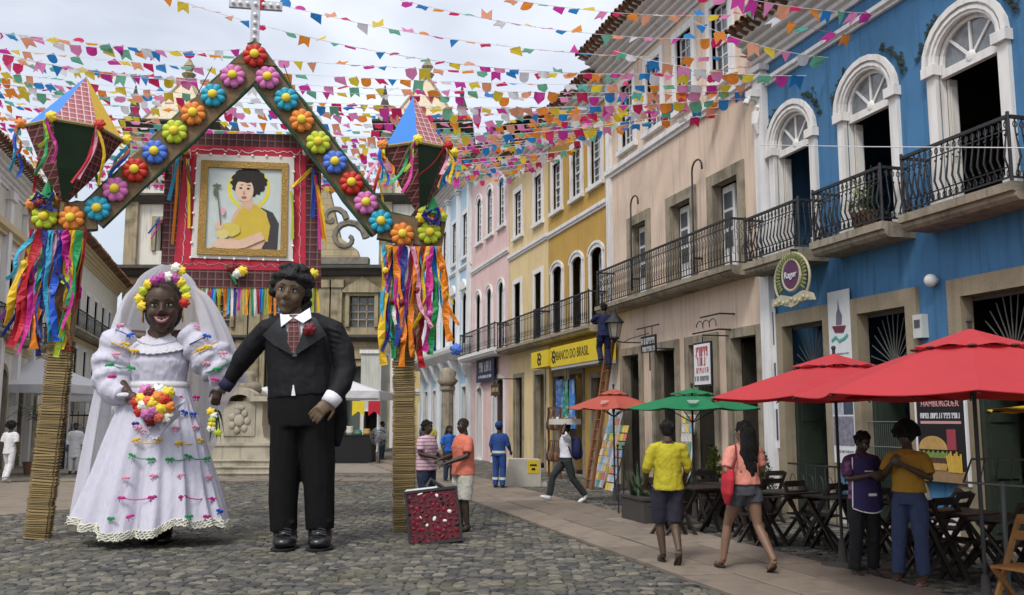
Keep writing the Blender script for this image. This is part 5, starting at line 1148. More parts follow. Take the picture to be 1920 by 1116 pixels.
    def patch(name, cs, material, o, parent, n=8, th=.02):
        m = MB(); a, b_, c, e = cs
        def pt(u, v, q): x = (a[0]*(1-u)+b_[0]*u)*(1-v) + (e[0]*(1-u)+c[0]*u)*v; y = (a[1]*(1-u)+b_[1]*u)*(1-v) + (e[1]*(1-u)+c[1]*u)*v; return surf(x, y, q)
        m.grid(lambda u, v: pt(u, v, o), n, n); m.grid(lambda u, v: pt(1-u, v, o-th), n, n)
        for s in range(n-1):
            for (u0, v0), (u1, v1) in (((s/(n-1), 0), ((s+1)/(n-1), 0)), (((s+1)/(n-1), 1), (s/(n-1), 1)), ((0, (s+1)/(n-1)), (0, s/(n-1))), ((1, s/(n-1)), (1, (s+1)/(n-1)))): m.face(pt(u0, v0, o), pt(u0, v0, o-th), pt(u1, v1, o-th), pt(u1, v1, o))
        return m.build(name, material, parent)
    patch('shirt_front', [(530, 590), (578, 588), (556, 668), (549, 668)], WS, .012, t); patch('shirt_tail', [(549, 722), (551, 722), (554, 742), (546, 742)], WS, .014, t, 5)
    LAP = mat('satin_lapel', (.014, .014, .016), .5, .2, 8, bump=.2)
    patch('lapel', [(528, 592), (533, 606), (552, 667), (492, 628)], LAP, .05, coat); patch('lapel', [(577, 590), (592, 596), (612, 628), (553, 667)], LAP, .052, coat)
    patch('lapel', [(492, 628), (520, 640), (552, 668), (512, 646)], LAP, .055, coat)
    patch('collar', [(525, 588), (549, 596), (540, 603), (527, 613)], WS, .09, t, 5, .03); patch('collar', [(551, 596), (581, 577), (584, 596), (568, 606)], WS, .09, t, 5, .03)
    tie = plaid('tie_plaid', (.12, .03, .03), (.26, .17, .15), (.06, .018, .022), 14, 14); patch('tie', [(541, 598), (560, 598), (562, 640), (538, 640)], tie, .06, t, 6); patch('tie', [(538, 640), (562, 640), (551, 663), (548, 663)], tie, .06, t, 6); patch('tie_knot', [(542, 590), (559, 590), (556, 603), (545, 603)], tie, .085, t, 5, .05)
    bt = rosette_mesh('deep', .095, 9); inst('boutonniere', bt, t, surf(580, 618, .12)); 
    m = MB(); m.tube([P(627, 742, -.35), P(616, 757, -.41)], [.13, .118], 12); m.build('cuff', WS, t, True); m = MB(); m.tube([P(432, 712, .19), P(421, 728, .22)], [.105, .1], 12); m.build('cuff', mat('navy_cuff', (.015, .018, .05), .8), t, True)
    for x, sgn in ((535, -1), (600, 1)):
        m = MB(); sh = mat('black_leather', (.012, .012, .013), .3, .2, 12, spec=.6); m.ell(P(x, 1010, -.02) , (.165, .22, .13), 14, 10); m.ell(P(x-1, 1016, -.2), (.165, .22, .1), 14, 10); m.tube([P(x, 985, 0), P(x, 1005, -.02)], [.16, .17], 12); so = remesh(m.build('shoe', sh, t), .02, 3)
        q = MB(); c = P(x, 1020, -.1); q.lathe([(.175, 0), (.18, .035), (.17, .04)], 18, (c.x, c.y-.02, .005), 1., 1.9); q.build('sole', mat('sole_black', (.01, .01, .01), .8), so)
        q = MB()
        for j in range(3): cc = P(x, 1001, -.16-.05*j); q.tube([cc + V(-.08, 0, .05-.035*j), cc + V(0, -.03, .075-.035*j), cc + V(.08, 0, .05-.035*j)], .012, 5)
        q.build('lace', IRON, so)
    return t
groom()

# ---------------- giant bride
def bride():
    Y = 13.85; base = V(at(290, 1010, Y).x, Y, 0); t = thing('giant_puppet', 'giant bride puppet in white bow-trimmed gown with veil and bouquet', 'puppet', base, 0, 'giant wedding puppets'); k = Y/F
    def P(px, py, dy=0.): return at(px, py, Y+dy) - base
    sk = skin((.062, .033, .02)); DR = mat('white_gown', (.60, .58, .67), .75, .06, 3, bump=.8, bscale=7, stretch=(2.5, 2.5, .9), trans=.1); LACE = mat('lace', (.66, .64, .70), .85, .12, 40, bump=1, bscale=70)
    sl, el, wl = P(232, 628, .02), P(210, 690, -.02), P(240, 738, -.42); sr, er, wr = P(368, 628, .02), P(402, 678, .03), P(412, 728, .0)
    m = MB(); Mh = Matrix.Translation(P(305, 575, -.12)) @ Matrix.Rotation(R(17), 4, 'Z') @ Matrix.Rotation(R(-3), 4, 'Y') @ Matrix.Rotation(R(6), 4, 'X'); w, h, d = .55, .76, .58
    hm = MB(Mh); head_prims(hm, w, h, d, True, 1.); m.v += hm.v; m.f += hm.f
    m.tube([P(304, 600, .0), P(303, 645, .02)], [.17, .19], 12); m.tube([P(301, 640, .05), P(299, 680, .05), P(297, 725, .05), P(295, 800, .05)], [(.38, .2), (.38, .24), (.34, .22), (.42, .28)], 14, up=(1, 0, 0))
    for a, b_, c in ((sl, el, wl), (sr, er, wr)): m.tube([P(300, 640, .05), a, b_, c], [.15, .11, .09, .07], 10)
    for x in (281, 310): m.tube([P(x+4, 790, .05), P(x+2, 900, .03), P(x, 1000, .02)], [.2, .15, .09], 10); m.ell(P(x, 1008, -.12), (.1, .2, .06), 10, 8)
    hand(m, wl, P(262, 752, -.62) - wl, (-.2, -.8, .5), .32, .8, 1); hand(m, wr, P(398, 770, -.05) - wr, (.1, -1, .1), .34, .6, 1)
    bo = remesh(m.build('body', sk, t), .017, 3); face_parts(bo, Mh, w, h, d, True, (.26, .06, .07))
    m = MB(Mh); r = random.Random(3); m.ell((0, .12*d, .2*h), (.54*w, .5*d, .34*h), 16, 12); m.ell((0, .3*d, -.1*h), (.5*w, .25*d, .4*h), 12, 10)
    remesh(m.build('hair', mat('wig_black', (.007, .006, .006)), t), .018, 1)
    for s in (-1, 1): m = MB(Mh); m.tube([(s*.5*w, .0*d + .06*math.sin(a*PI/8), -.2*h + .08*math.cos(a*PI/8)) for a in range(17)], .011, 5, cap=False); m.build('earring', mat('gold', (.5, .32, .1), .3, metal=.9), t, True)
    # bodice
    m = MB(); m.tube([P(301, 642, .05), P(300, 654, .03), P(299, 680, .0), P(298, 708, .02), P(297, 724, .03)], [(.34, .19), (.43, .28), (.44, .33), (.40, .31), (.41, .31)], 20, up=(1, 0, 0)); bod = folds(remesh(m.build('bodice', DR, t), .02, 4), .03, .12)
    yc = P(303, 622, .03)                                # ruffled lace yoke round a scooped neck
    def yoke(u, v):
        a = 2*PI*u; f = max(0, -math.sin(a)); rx, ry = .205 + .27*v, .185 + .17*v; rf = 1 + .02*v*math.sin(a*26) + .012*math.sin(a*45+v*9)
        return V(yc.x + rx*rf*math.cos(a), yc.y + .0 + ry*rf*math.sin(a), yc.z + .03*abs(math.cos(a)) - .13*f - .17*v - .05*v*v + .008*math.sin(v*30))
    m = MB(); m.grid(yoke, 110, 14, True); m.grid(lambda u, v: yoke(1-u, v) - V(0, 0, .012), 60, 8, True); yk = m.build('lace_yoke', LACE, bod, True)
    for v_ in (0., .5, 1.): m = MB(); m.tube([yoke(q/120, v_) + V(0, -.004, .008*math.sin(q*1.7)) for q in range(121)], .013, 4, cap=False); m.build('lace_edge', LACE, yk, True)
    m = MB(); c = P(297, 724, .03); m.lathe([(.44, -.05), (.46, 0), (.44, .06)], 24, c, 1, .74); m.build('sash', mat('sash_satin', (.62, .60, .60), .45, .08, 6), bod, True)
    # puffed sleeves gathered into tiers
    def sleeve(pts, rad):
        m = MB(); n = 22; P3 = [Vector(p) for p in pts]; fn = []
        for q in range(n):
            u = q/(n-1)*(len(P3)-1); i = min(int(u), len(P3)-2); f = u-i; p = P3[i].lerp(P3[i+1], f); rr = rad[i]*(1-f)+rad[i+1]*f; rr *= 1 + .10*math.sin(q*1.5); fn.append((p, rr))
        m.tube([p for p, _ in fn], [rr for _, rr in fn], 20); o = folds(remesh(m.build('sleeve', DR, t), .02, 2), .045, .17); return o
    s1 = sleeve([P(250, 622, .03), P(228, 645, .02), P(212, 690, -.02), P(214, 728, -.15), P(232, 742, -.36)], [.2, .3, .315, .26, .14]); s2 = sleeve([P(350, 622, .03), P(374, 645, .02), P(402, 678, .02), P(420, 704, .01), P(418, 724, .0)], [.2, .285, .30, .25, .13])
    for o, c, rr in ((s1, P(236, 742, -.4), .13), (s2, P(416, 728, 0), .13)): m = MB(); m.ell(c, (rr, rr, .05), 12, 6); m.build('cuff_frill', LACE, o, True)
    # skirt: two gathered panels meeting in a deep centre fold
    cxp = 284; top, bot = P(297, 722, .03), P(cxp, 985, -.05)
    def skirt(u, v, o=0.):
        a = 2*PI*u; f = v**.85; rx = .42 + (1.06-.42)*f; ry = .31 + (.72-.31)*f; c = top.lerp(bot, v); fold = 1 + .06*f*math.sin(a*17 + 3*math.sin(a*2) + 1.2*v) + .036*f*math.sin(a*31+1.3+v*3) + .02*f*math.sin(v*9+a*5)
        da = (a - 1.5*PI); ce = math.exp(-(da/.10)**2)*f; fold *= 1 - .22*ce; fold *= 1 + .06*f*math.exp(-((abs(da)-.3)/.18)**2)
        z = c.z - (.045*math.sin(a*3+1)*f + .10*math.exp(-(da/.35)**2)*f) + .03*f*math.sin(a*11)
        return V(c.x + (rx+o)*fold*math.cos(a), c.y + (ry+o)*fold*math.sin(a), z)
    m = MB(); m.grid(lambda u, v: skirt(u, v), 200, 40, True); m.grid(lambda u, v: skirt(1-u, v, -.02), 100, 20, True); sk_ = m.build('skirt', DR, t, True)
    m = MB()
    for row in range(4):
        pts = [skirt(q/300, 1-.014*row, .012+.014*math.sin(q*1.9+row)) + V(0, 0, .016*math.sin(q*2.4+row*2)) for q in range(301)]; m.tube(pts, .012, 4, cap=False)
    m.build('hem_lace', mat('hem_cream', (.72, .70, .56), .85, .2, 40, bump=1, bscale=60), sk_, True)
    for z, n_ in ((.38, 26), (.62, 26)): pass
    # bows: loops, knot and tails in satin
    BOW = {}
    def bow(col, parent, p, s=1., rz=0.):
        if col not in BOW:
            m = MB()
            for g in (-1, 1): m.ell((g*.06, 0, .008), (.06, .024, .04), 9, 6, Matrix.Rotation(g*.35, 3, 'Y')); ribbon(m, [(g*.01, -.01, 0), (g*.035, -.02, -.05), (g*.06, -.01, -.1)], .03)
            m.ell((0, -.012, 0), (.022, .024, .024), 8, 6); BOW[col] = m.mesh('bow', CLOTH[col], True)
        inst('bow', BOW[col], parent, p, (0, random.uniform(-.4, .4), rz), (s,)*3)
    rows = [(745, 'magenta', 335, 368, 2), (775, 'blue', 330, 362, 3), (800, 'rose', 330, 368, 2), (828, 'yellow', 255, 376, 4), (858, 'green', 248, 388, 5), (895, 'rose', 236, 392, 4), (932, 'magenta', 228, 400, 4), (972, 'green', 208, 354, 2), (970, 'magenta', 244, 388, 2), (962, 'blue', 412, 414, 1), (792, 'navy', 254, 256, 1), (806, 'rose', 258, 272, 2)]
    def skirt_front(px, py):
        v = (py-722)/(985-722); f = max(.02, v)**.85; rx = .42 + .64*f; ry = .31 + .41*f; c = top.lerp(bot, v); x = P(px, py, -.3).x
        for _ in range(3): dx = max(-.97, min(.97, (x-c.x)/rx)); yy = c.y - ry*math.sqrt(1-dx*dx); x = P(px, py, yy).x
        p = P(px, py, yy - .045); return p, dx
    for py, col, x0, x1, n in rows:
        prev = None
        for j in range(n):
            px = x0 + (x1-x0)*j/max(1, n-1); p, dx = skirt_front(px, py + random.uniform(-5, 5)); bow(col, sk_, p, .54, dx*.9)
            if py in (858, 932, 828) and j < n-1 and j != n//2-1:
                q, _ = skirt_front(px + (x1-x0)/(n-1)*.9, py+3); mid = (p+q)/2 + V(0, -.03, -.02); m = MB(); m.tube([p, mid, q], .007, 4); m.build('cord', CLOTH[col], sk_)
    def surf_s(px, py, dy): return P(px, py, dy*.89)
    for px, py, dy, col in ((245, 628, -.33, 'blue'), (236, 645, -.36, 'yellow'), (252, 658, -.36, 'yellow'), (218, 664, -.37, 'rose'), (205, 684, -.36, 'green'), (246, 690, -.38, 'green'), (210, 706, -.4, 'magenta'), (200, 730, -.32, 'rose'), (226, 610, -.2, 'rose')): bow(col, s1, surf_s(px, py, dy), .58)
    for px, py, dy, col in ((388, 630, -.3, 'blue'), (376, 655, -.33, 'yellow'), (390, 650, -.32, 'yellow'), (418, 662, -.29, 'rose'), (386, 680, -.31, 'rose'), (407, 692, -.33, 'green'), (403, 712, -.31, 'magenta'), (436, 698, -.27, 'magenta'), (372, 612, -.2, 'rose')): bow(col, s2, surf_s(px, py, dy), .58)
    for s, pl, col in ((s1, [(216, 618), (232, 624), (246, 632)], 'blue'), (s2, [(355, 646), (372, 638), (388, 630)], 'navy'), (s1, [(204, 684), (226, 690), (246, 690)], 'green'), (s1, [(206, 640), (228, 650), (252, 658)], 'yellow'), (s2, [(362, 662), (382, 655), (408, 640)], 'yellow'), (s2, [(384, 700), (407, 692), (434, 678)], 'green')):
        m = MB(); m.tube([surf_s(px, py, -.36 if s is s1 else -.315) for px, py in pl], .008, 4); m.build('cord', CLOTH[col], s)
    # flower crown
    cr = [(266, 574, 'yellow'), (262, 560, 'yellow'), (270, 545, 'lime'), (278, 533, 'yellow'), (291, 526, 'mauve'), (303, 521, 'mauve'), (315, 519, 'white'), (328, 522, 'mauve'), (339, 530, 'yellow'), (347, 543, 'lime'), (350, 556, 'yellow'), (346, 568, 'red'), (330, 502, 'white'), (340, 508, 'yellow')]
    for px, py, c in cr: rosette(c, t, P(px, py, -.28 - .12*(1-abs(px-306)/46)), .078, 'crown_flower')
    # veil: open-fronted fall of tulle
    TU = mat('tulle', (.88, .87, .93), .9, .06, 3, alpha=.55, trans=.35)
    def veil(u, v):
        a = R(-38) + R(256)*u                          # from front-left round the back to front-right
        ang = R(180) - 0*a; th = R(218) - R(256)*u      # 218 deg (front left) .. -38 deg (front right)
        if v < .16:
            q = v/.16; c = P(312, 508 + 34*q, .12); r = (.06 + .37*math.sin(q*PI/2), .06 + .38*math.sin(q*PI/2)); z = c.z + (.10*(1-q*q))
        else:
            q = (v-.16)/.84; lx = math.cos(th); left = max(0, -lx); right = max(0, lx); c = P(312 - 10*q, 542 + (430*q), .12 + .12*q)
            r = (.43 + q**.5*(.80*left + .70*right + .42*(1-abs(lx))), .44 + .42*q**.7); z = c.z
            if right > .15: z = c.z + (P(312, 735, 0).z*0 + q*2.0*min(1, (right-.15)*1.5)) 
        f = 1 + (.02+.035*v)*math.sin(th*19 + 2*math.sin(th*3)) + .02*v*math.sin(th*33)
        return V(c.x + r[0]*f*math.cos(th), c.y + r[1]*f*math.sin(th), z)
    m = MB(); m.grid(veil, 120, 44); m.build('veil', TU, t, True)
    for px in (281, 310): m = MB(); m.ell(P(px, 1011, -.14), (.11, .22, .075), 12, 8); m.tube([P(px, 985, 0), P(px, 1010, -.02)], [.11, .11], 10); remesh(m.build('shoe', mat('black_leather', (.012, .012, .013)), t), .02, 2)
    # bouquet, held: a thing of its own
    bc = P(292, 757, -.86) + base; q = thing('bouquet', 'round bouquet of red, yellow, pink and white roses held by the bride', 'bouquet', bc); r = random.Random(8); cl = ['yellow', 'coral', 'pink', 'orange', 'white', 'yellow', 'deep', 'pink', 'red', 'yellow', 'coral', 'white', 'red', 'orange', 'pink', 'deep', 'yellow', 'red', 'white']
    for i in range(19):
        a = i*2.4; rr = .245*math.sqrt(i/18); rosette(cl[i], q, (rr*math.cos(a), -.13 + rr*rr*1.5, rr*math.sin(a)), .095, 'rose')
    m = MB(); m.ell((0, 0, 0), (.23, .13, .23), 12, 8); m.build('foliage', LEAFD, q); m = MB()
    def wrap(u, v): a = 2*PI*u; return V((.31+.03*math.sin(a*9))*(1-.75*v)*math.cos(a)*1.0, .12 - .1*v + .08*math.sin(a*7)*(1-v), (.26+.03*math.sin(a*9))*(1-.6*v)*math.sin(a) - .38*v)
    m.grid(wrap, 60, 8, True); m.build('tulle_wrap', DR, q, True)
    p = P(405, 772, -.2) + base; tg = thing('posy', 'small drooping yellow posy in the bride hand beside the pedestal', 'posy', p)
    for i in range(6): rosette(('yellow', 'white', 'lime')[i % 3], tg, (random.uniform(-.08, .08), 0, -.06*i), .065, 'bloom')
    m = MB(); 
    for i in range(9): blade(m, (0, 0, .02), (random.uniform(-.16, .16), random.uniform(-.1, .1), -random.uniform(.2, .5)), .02)
    m.build('leaves', LEAFD, tg)
bride()
# ------------------------------------------------------------------ people
def person(label, loc, rz, Ht=1.7, J=None, skinc=(.10, .06, .038), top=None, bottom=None, hair='short', hairc=(.009, .008, .008), shoes=(.03, .03, .03), sleeve=.55, hem=.93, leg='trousers', fat=1., barefoot=False, vox=.0115, curl=.6, detail=True):
    t = thing('person', label, 'person', loc, rz); k = Ht/1.7
    D = dict(pel=(0, 0, .93), waist=(0, 0, 1.07), chest=(0, -.01, 1.27), neck=(0, .015, 1.43), head=(0, -.015, 1.575), sl=(-.175, 0, 1.365), sr=(.175, 0, 1.365), el=(-.235, .02, 1.13), er=(.235, .02, 1.13), wl=(-.235, -.07, .89), wr=(.235, -.07, .89), hl=(-.095, 0, .9), hr=(.095, 0, .9), kl=(-.105, -.02, .5), kr=(.105, -.02, .5), al=(-.105, .02, .09), ar=(.105, .02, .09), fl=(0, -1, 0), fr=(0, -1, 0), yaw=0, nod=0)
    if J: D.update(J)
    v = {n: Vector(p)*k for n, p in D.items() if isinstance(p, tuple)}; sk = skin(skinc)
    m = MB(); Mh = Matrix.Translation(v['head']) @ Matrix.Rotation(R(D['yaw']), 4, 'Z') @ Matrix.Rotation(R(D['nod']), 4, 'X'); w, h, d = .155*k, .225*k, .19*k
    hm = MB(Mh); head_prims(hm, w, h, d); m.v += hm.v; m.f += hm.f
    m.tube([v['head'] - V(0, -.02, .06)*k, v['neck']], [.052*k, .06*k], 10)
    m.tube([v['neck'], v['chest'] + V(0, 0, .1)*k, v['chest'], v['waist'], v['pel'], (v['hl']+v['hr'])/2 - V(0, 0, .04)], [(.08*k, .06*k), (.155*k*fat, .09*k), (.16*k*fat, .11*k*fat), (.135*k*fat, .1*k*fat), (.16*k*fat, .115*k*fat), (.14*k, .1*k)], 14, up=(1, 0, 0))
    for a, b_, c, sd_ in (('sl', 'el', 'wl', 1), ('sr', 'er', 'wr', -1)):
        m.tube([v['neck']*.35 + v[a]*.65, v[a], v[a].lerp(v[b_], .5), v[b_], v[b_].lerp(v[c], .35), v[c]], [.045*k, .05*k, .047*k, .04*k, .04*k, .027*k], 10)
        dr = (v[c]-v[b_]).normalized(); nn = V(0, -1, .1) if abs(dr.y) < .8 else V(0, 0, 1); hand(m, v[c], dr, nn, .185*k, curl, sd_)
    feet = []
    for a, b_, c, f in (('hl', 'kl', 'al', 'fl'), ('hr', 'kr', 'ar', 'fr')):
        m.tube([v[a], v[a].lerp(v[b_], .45), v[b_], v[b_].lerp(v[c], .35), v[c]], [.085*k*fat, .078*k*fat, .053*k, .056*k, .036*k], 12)
        ff = Vector(D[f]).normalized(); q = v[c] + ff*.06*k - V(0, 0, .045)*k; feet.append((q, ff, v[c])); m.tube([v[c], v[c] + ff*.05*k - V(0, 0, .035)*k, v[c] + ff*.15*k - V(0, 0, .06)*k + V(0, 0, max(0, ff.z)*.0)], [.042*k, .045*k, .03*k], 8, flat=.8)
    body_ = remesh(m.build('body', sk, t), vox*k, 2)
    if detail: face_parts(body_, Mh, w, h, d, False, (skinc[0]*1.3, skinc[1]*.8, skinc[2]*.8), small=True)
    if top:
        m = MB(); z = hem*k; p0 = v['pel']; hemp = V(p0.x, p0.y, z)
        m.tube([v['neck'] + V(0, 0, .0), v['chest'] + V(0, 0, .1)*k, v['chest'], v['waist'], hemp], [(.085*k, .075*k), (.178*k*fat, .12*k), (.188*k*fat, .136*k*fat), (.17*k*fat, .128*k*fat), (.194*k*fat, .148*k*fat)], 16, up=(1, 0, 0))
        for a, b_, c in (('sl', 'el', 'wl'), ('sr', 'er', 'wr')):
            e = v[a].lerp(v[b_], min(1, sleeve*1.6)) if sleeve <= .62 else v[b_].lerp(v[c], (sleeve-.62)/.38*.95); pts = [v['neck'].lerp(v[a], .5) - V(0, 0, .025)*k, v[a] - V(0, 0, .015)*k, v[a].lerp(v[b_], .3)] + ([v[b_]] if sleeve > .62 else []) + [e]; m.tube(pts, [.068*k, .072*k, .074*k] + ([.06*k] if sleeve > .62 else []) + [.07*k if sleeve <= .62 else .045*k], 12)
        folds(remesh(m.build('shirt', top, t), .0115*k, 6), .02, .08)
    if bottom:
        m = MB(); m.tube([v['pel'] + V(0, 0, .07)*k, v['pel'], (v['hl']+v['hr'])/2 - V(0, 0, .05)*k], [(.15*k*fat, .115*k*fat), (.178*k*fat, .132*k*fat), (.17*k*fat, .13*k*fat)], 16, up=(1, 0, 0))
        for a, b_, c in (('hl', 'kl', 'al'), ('hr', 'kr', 'ar')):
            if leg == 'trousers': m.tube([v[a], v[a].lerp(v[b_], .45), v[b_], v[c] + V(0, 0, .02)*k], [.1*k*fat, .098*k*fat, .08*k, .07*k], 12)
            elif leg == 'shorts': e = v[b_].lerp(v[c], .05); m.tube([v[a], v[a].lerp(v[b_], .5), e], [.105*k*fat, .105*k*fat, .1*k], 12)
            elif leg == 'hotpants': m.tube([v[a], v[a].lerp(v[b_], .35)], [.108*k*fat, .108*k*fat], 12)
        folds(remesh(m.build('trousers' if leg == 'trousers' else 'shorts', bottom, t), .0115*k, 5), .018, .1)
    hc = mat('hair_%d' % int(hairc[0]*1000), hairc, .75, .3, 60, bump=1, bscale=150, spec=.3); m = MB(Mh); r = random.Random(len(label))
    if hair == 'bald': m.ell((0, .06*d, .16*h), (.495*w, .525*d, .36*h), 16, 10)
    else:
        m.ell((0, .1*d, .2*h), (.53*w, .53*d, .34*h), 16, 10); m.ell((0, .22*d, .0), (.5*w, .38*d, .36*h), 14, 10)
        n = {'short': 26, 'afro': 90, 'long': 40}.get(hair, 20); rr = {'afro': .3}.get(hair, 0)
        for i in range(n):
            a = r.uniform(0, 2*PI); e = r.uniform(-.25, 1.4); x, y, z = (.5+rr)*w*math.cos(a)*math.cos(e), .12*d + (.5+rr)*d*math.sin(a)*math.cos(e), .18*h + (.34+rr*.8)*h*math.sin(e)
            if y < -.18*d and z < (.36 if hair != 'afro' else .3)*h: continue
            m.ell((x, y, z), r.uniform(.018, .03)*k*(1.3 if hair == 'afro' else 1), 6, 5)
        if hair == 'afro': m.ell((0, .16*d, .2*h), (.74*w, .66*d, .5*h), 14, 10)
        if hair == 'long':
            for i in range(90): a = r.uniform(-.3, PI+.3); z = r.uniform(-2.1, .1); x, y = (.52+.25*min(1, -z)*r.random())*w*math.cos(a), .25*d + .5*d*abs(math.sin(a)); m.ell((x, y, z*h), (.028*k, .028*k, .055*k), 6, 5)
            m.tube([(0, .3*d, .1*h), (0, .5*d, -.8*h), (0, .45*d, -1.9*h)], [(.6*w, .36*d), (.95*w, .42*d), (.7*w, .28*d)], 12, up=(1, 0, 0))
    remesh(m.build('hair', hc, t), .0105*k, 1)
    for q, ff, an in feet:
        m = MB(); sm = mat('shoe_%d' % int(shoes[0]*1000), shoes, .6, .15)
        if barefoot:
            rot = ff.to_track_quat('Y', 'Z').to_matrix(); z = q - V(0, 0, .02)*k; m.ell(z + ff*.03*k - V(0, 0, .005), (.048*k, .135*k, .012*k), 12, 6, rot); m.tube([z + ff*.1*k, z + ff*.06*k + V(.035*k, 0, .035*k)], .007*k, 5); m.tube([z + ff*.1*k, z + ff*.06*k + V(-.035*k, 0, .035*k)], .007*k, 5); m.build('sandal', sm, t, True)
        else:
            rot = ff.to_track_quat('Y', 'Z').to_matrix(); m.ell(q + ff*.02*k, (.052*k, .14*k, .045*k), 12, 8, rot); m.tube([an + V(0, 0, .02)*k, an - V(0, 0, .03)*k], .052*k, 10); remesh(m.build('shoe', sm, t), .012, 2)
    return t, v, Mh
def stripes(name, c1, c2, s, axis='Z', w=.4):
    if name in MATS: return MATS[name]
    m, N, L, P = nodes(name); MATS[name] = m; P.inputs['Roughness'].default_value = .85; tc = N.new('ShaderNodeTexCoord'); sp = N.new('ShaderNodeSeparateXYZ'); L.new(tc.outputs['Object'], sp.inputs[0])
    a = N.new('ShaderNodeMath'); a.operation = 'MULTIPLY'; a.inputs[1].default_value = s; L.new(sp.outputs[axis], a.inputs[0]); f = N.new('ShaderNodeMath'); f.operation = 'FRACT'; L.new(a.outputs[0], f.inputs[0]); l = N.new('ShaderNodeMath'); l.operation = 'LESS_THAN'; l.inputs[1].default_value = w; L.new(f.outputs[0], l.inputs[0])
    x = N.new('ShaderNodeMix'); x.data_type = 'RGBA'; L.new(l.outputs[0], x.inputs[0]); x.inputs[6].default_value = c4(c1); x.inputs[7].default_value = c4(c2); L.new(x.outputs[2], P.inputs['Base Color']); return m
def cl(name, c, **k): return mat('cloth_'+name, c, .85, .14, 9, bump=.5, bscale=14, **k)
DENIM = cl('denim', (.025, .035, .07)); BACKV = PI                     # rz = PI turns a figure's back to the camera
def people():
    # man in yellow, walking away
    g = gnd(1256, 1064); person('man in bright yellow shirt and dark shorts walking away along the path', (g.x, g.y, .047), R(186), 1.74, dict(el=(-.255, -.02, 1.12), er=(.255, -.02, 1.12), wl=(-.235, -.16, .95), wr=(.235, -.16, .95), kl=(-.08, -.06, .5), al=(-.05, .24, .17), fl=(.05, -.6, -.75), kr=(.09, -.12, .5), ar=(.05, -.1, .09)), (.085, .052, .034), cl('yellow', (.42, .36, .02)), stripes('swim_shorts', (.018, .016, .03), (.018, .016, .03), 1), 'short', shoes=(.02, .015, .012), sleeve=.72, hem=.86, leg='shorts', barefoot=True)
    # woman with long hair and red bag
    g = gnd(1402, 1077); rz = R(196); t, v, M = person('woman with long dark hair in coral top and denim shorts carrying a red bag', (g.x, g.y, .047), rz, 1.72, dict(el=(-.24, -.02, 1.14), wl=(-.2, -.2, 1.02), er=(.27, .06, 1.12), wr=(.20, -.12, 1.2), kl=(-.13, .04, .5), al=(-.17, .3, .14), fl=(0, -.8, -.5), kr=(.13, -.2, .5), ar=(.19, -.22, .09), yaw=22), (.20, .115, .075), cl('coral', (.62, .24, .18)), cl('shorts_denim', (.06, .065, .075)), 'long', shoes=(.03, .02, .015), sleeve=.5, hem=.97, leg='hotpants', barefoot=True, fat=1.02)
    b = thing('shoulder_bag', 'long red shoulder bag carried by the woman in the coral top', 'bag', Vector((g.x, g.y, .047)) + Matrix.Rotation(rz, 3, 'Z') @ V(.235, .05, 1.0), rz); m = MB(); m.tube([(0, 0, .16), (.02, .01, .05), (.03, .0, -.1), (.02, -.03, -.24)], [(.05, .1), (.06, .13), (.055, .12), (.02, .05)], 10, up=(1, 0, 0)); remesh(m.build('pouch', cl('bag_red', (.42, .02, .035)), b), .012, 2)
    m = MB(); m.tube([(0, -.05, .14), (-.05, -.03, .35), (-.1, .0, .44), (-.06, .08, .3), (0, .07, .14)], .012, 5); m.build('strap', cl('bag_dark', (.16, .012, .02)), b)
    # two women under the red umbrella
    g = gnd(1625, 1084); tt, v, M = person('young woman in purple apron looking down at her hands under the red umbrella', (g.x, g.y, 0), R(14), 1.66, dict(el=(-.24, -.06, 1.14), wl=(-.07, -.27, 1.2), er=(.25, -.04, 1.14), wr=(.06, -.27, 1.18), nod=22, head=(0, -.05, 1.565), kl=(-.12, -.02, .5), al=(-.14, .02, .09)), (.05, .03, .022), cl('floral', (.07, .025, .075), dirt=(.45, .2, .35), dirt_amt=.9), cl('leggings', (.012, .012, .014)), 'short', shoes=(.06, .03, .02), sleeve=.55, hem=.8, barefoot=True)
    ap_ = MB(); ap_.grid(lambda u, v_: V((u-.5)*(.34+.06*v_), -.17 + .09*(2*u-1)**2 - .012*math.sin(u*9)*v_ - .01*v_, 1.36 - .62*v_ + .05*(2*u-1)**2*v_), 10, 10); ap_.grid(lambda u, v_: V((.5-u)*(.34+.06*v_), -.16 + .09*(2*u-1)**2 - .012*math.sin((1-u)*9)*v_ - .01*v_, 1.36 - .62*v_ + .05*(2*u-1)**2*v_), 10, 10); a = ap_.build('apron', cl('purple', (.032, .022, .09)), tt, True)
    m = MB(); m.tube([V((u-.5)*(.34+.06*1), -.185 + .09*(2*u-1)**2, .74 + .05*(2*u-1)**2) for u in [i/10 for i in range(11)]], .008, 4); m.tube([(-.17, -.085, 1.36), (-.2, -.095, .8)], .008, 4); m.build('piping', WHITE, a); m = MB(); m.box(-.05, .05, -.195, -.186, .93, .96); m.box(-.08, .02, -.19, -.178, 1.2, 1.215); m.build('print', WHITE, a)
    g = gnd(1714, 1096); person('woman with afro hair in mustard top and jeans beside the purple apron', (g.x, g.y, 0), R(-42), 1.72, dict(el=(-.25, -.05, 1.15), wl=(-.08, -.25, 1.3), er=(.25, -.06, 1.14), wr=(.05, -.27, 1.28), kl=(-.12, -.03, .5), al=(-.16, .0, .09), nod=12), (.075, .045, .03), cl('mustard', (.36, .19, .02)), cl('jeans', (.035, .05, .11)), 'afro', shoes=(.30, .13, .09), sleeve=.5, hem=.98, barefoot=True)
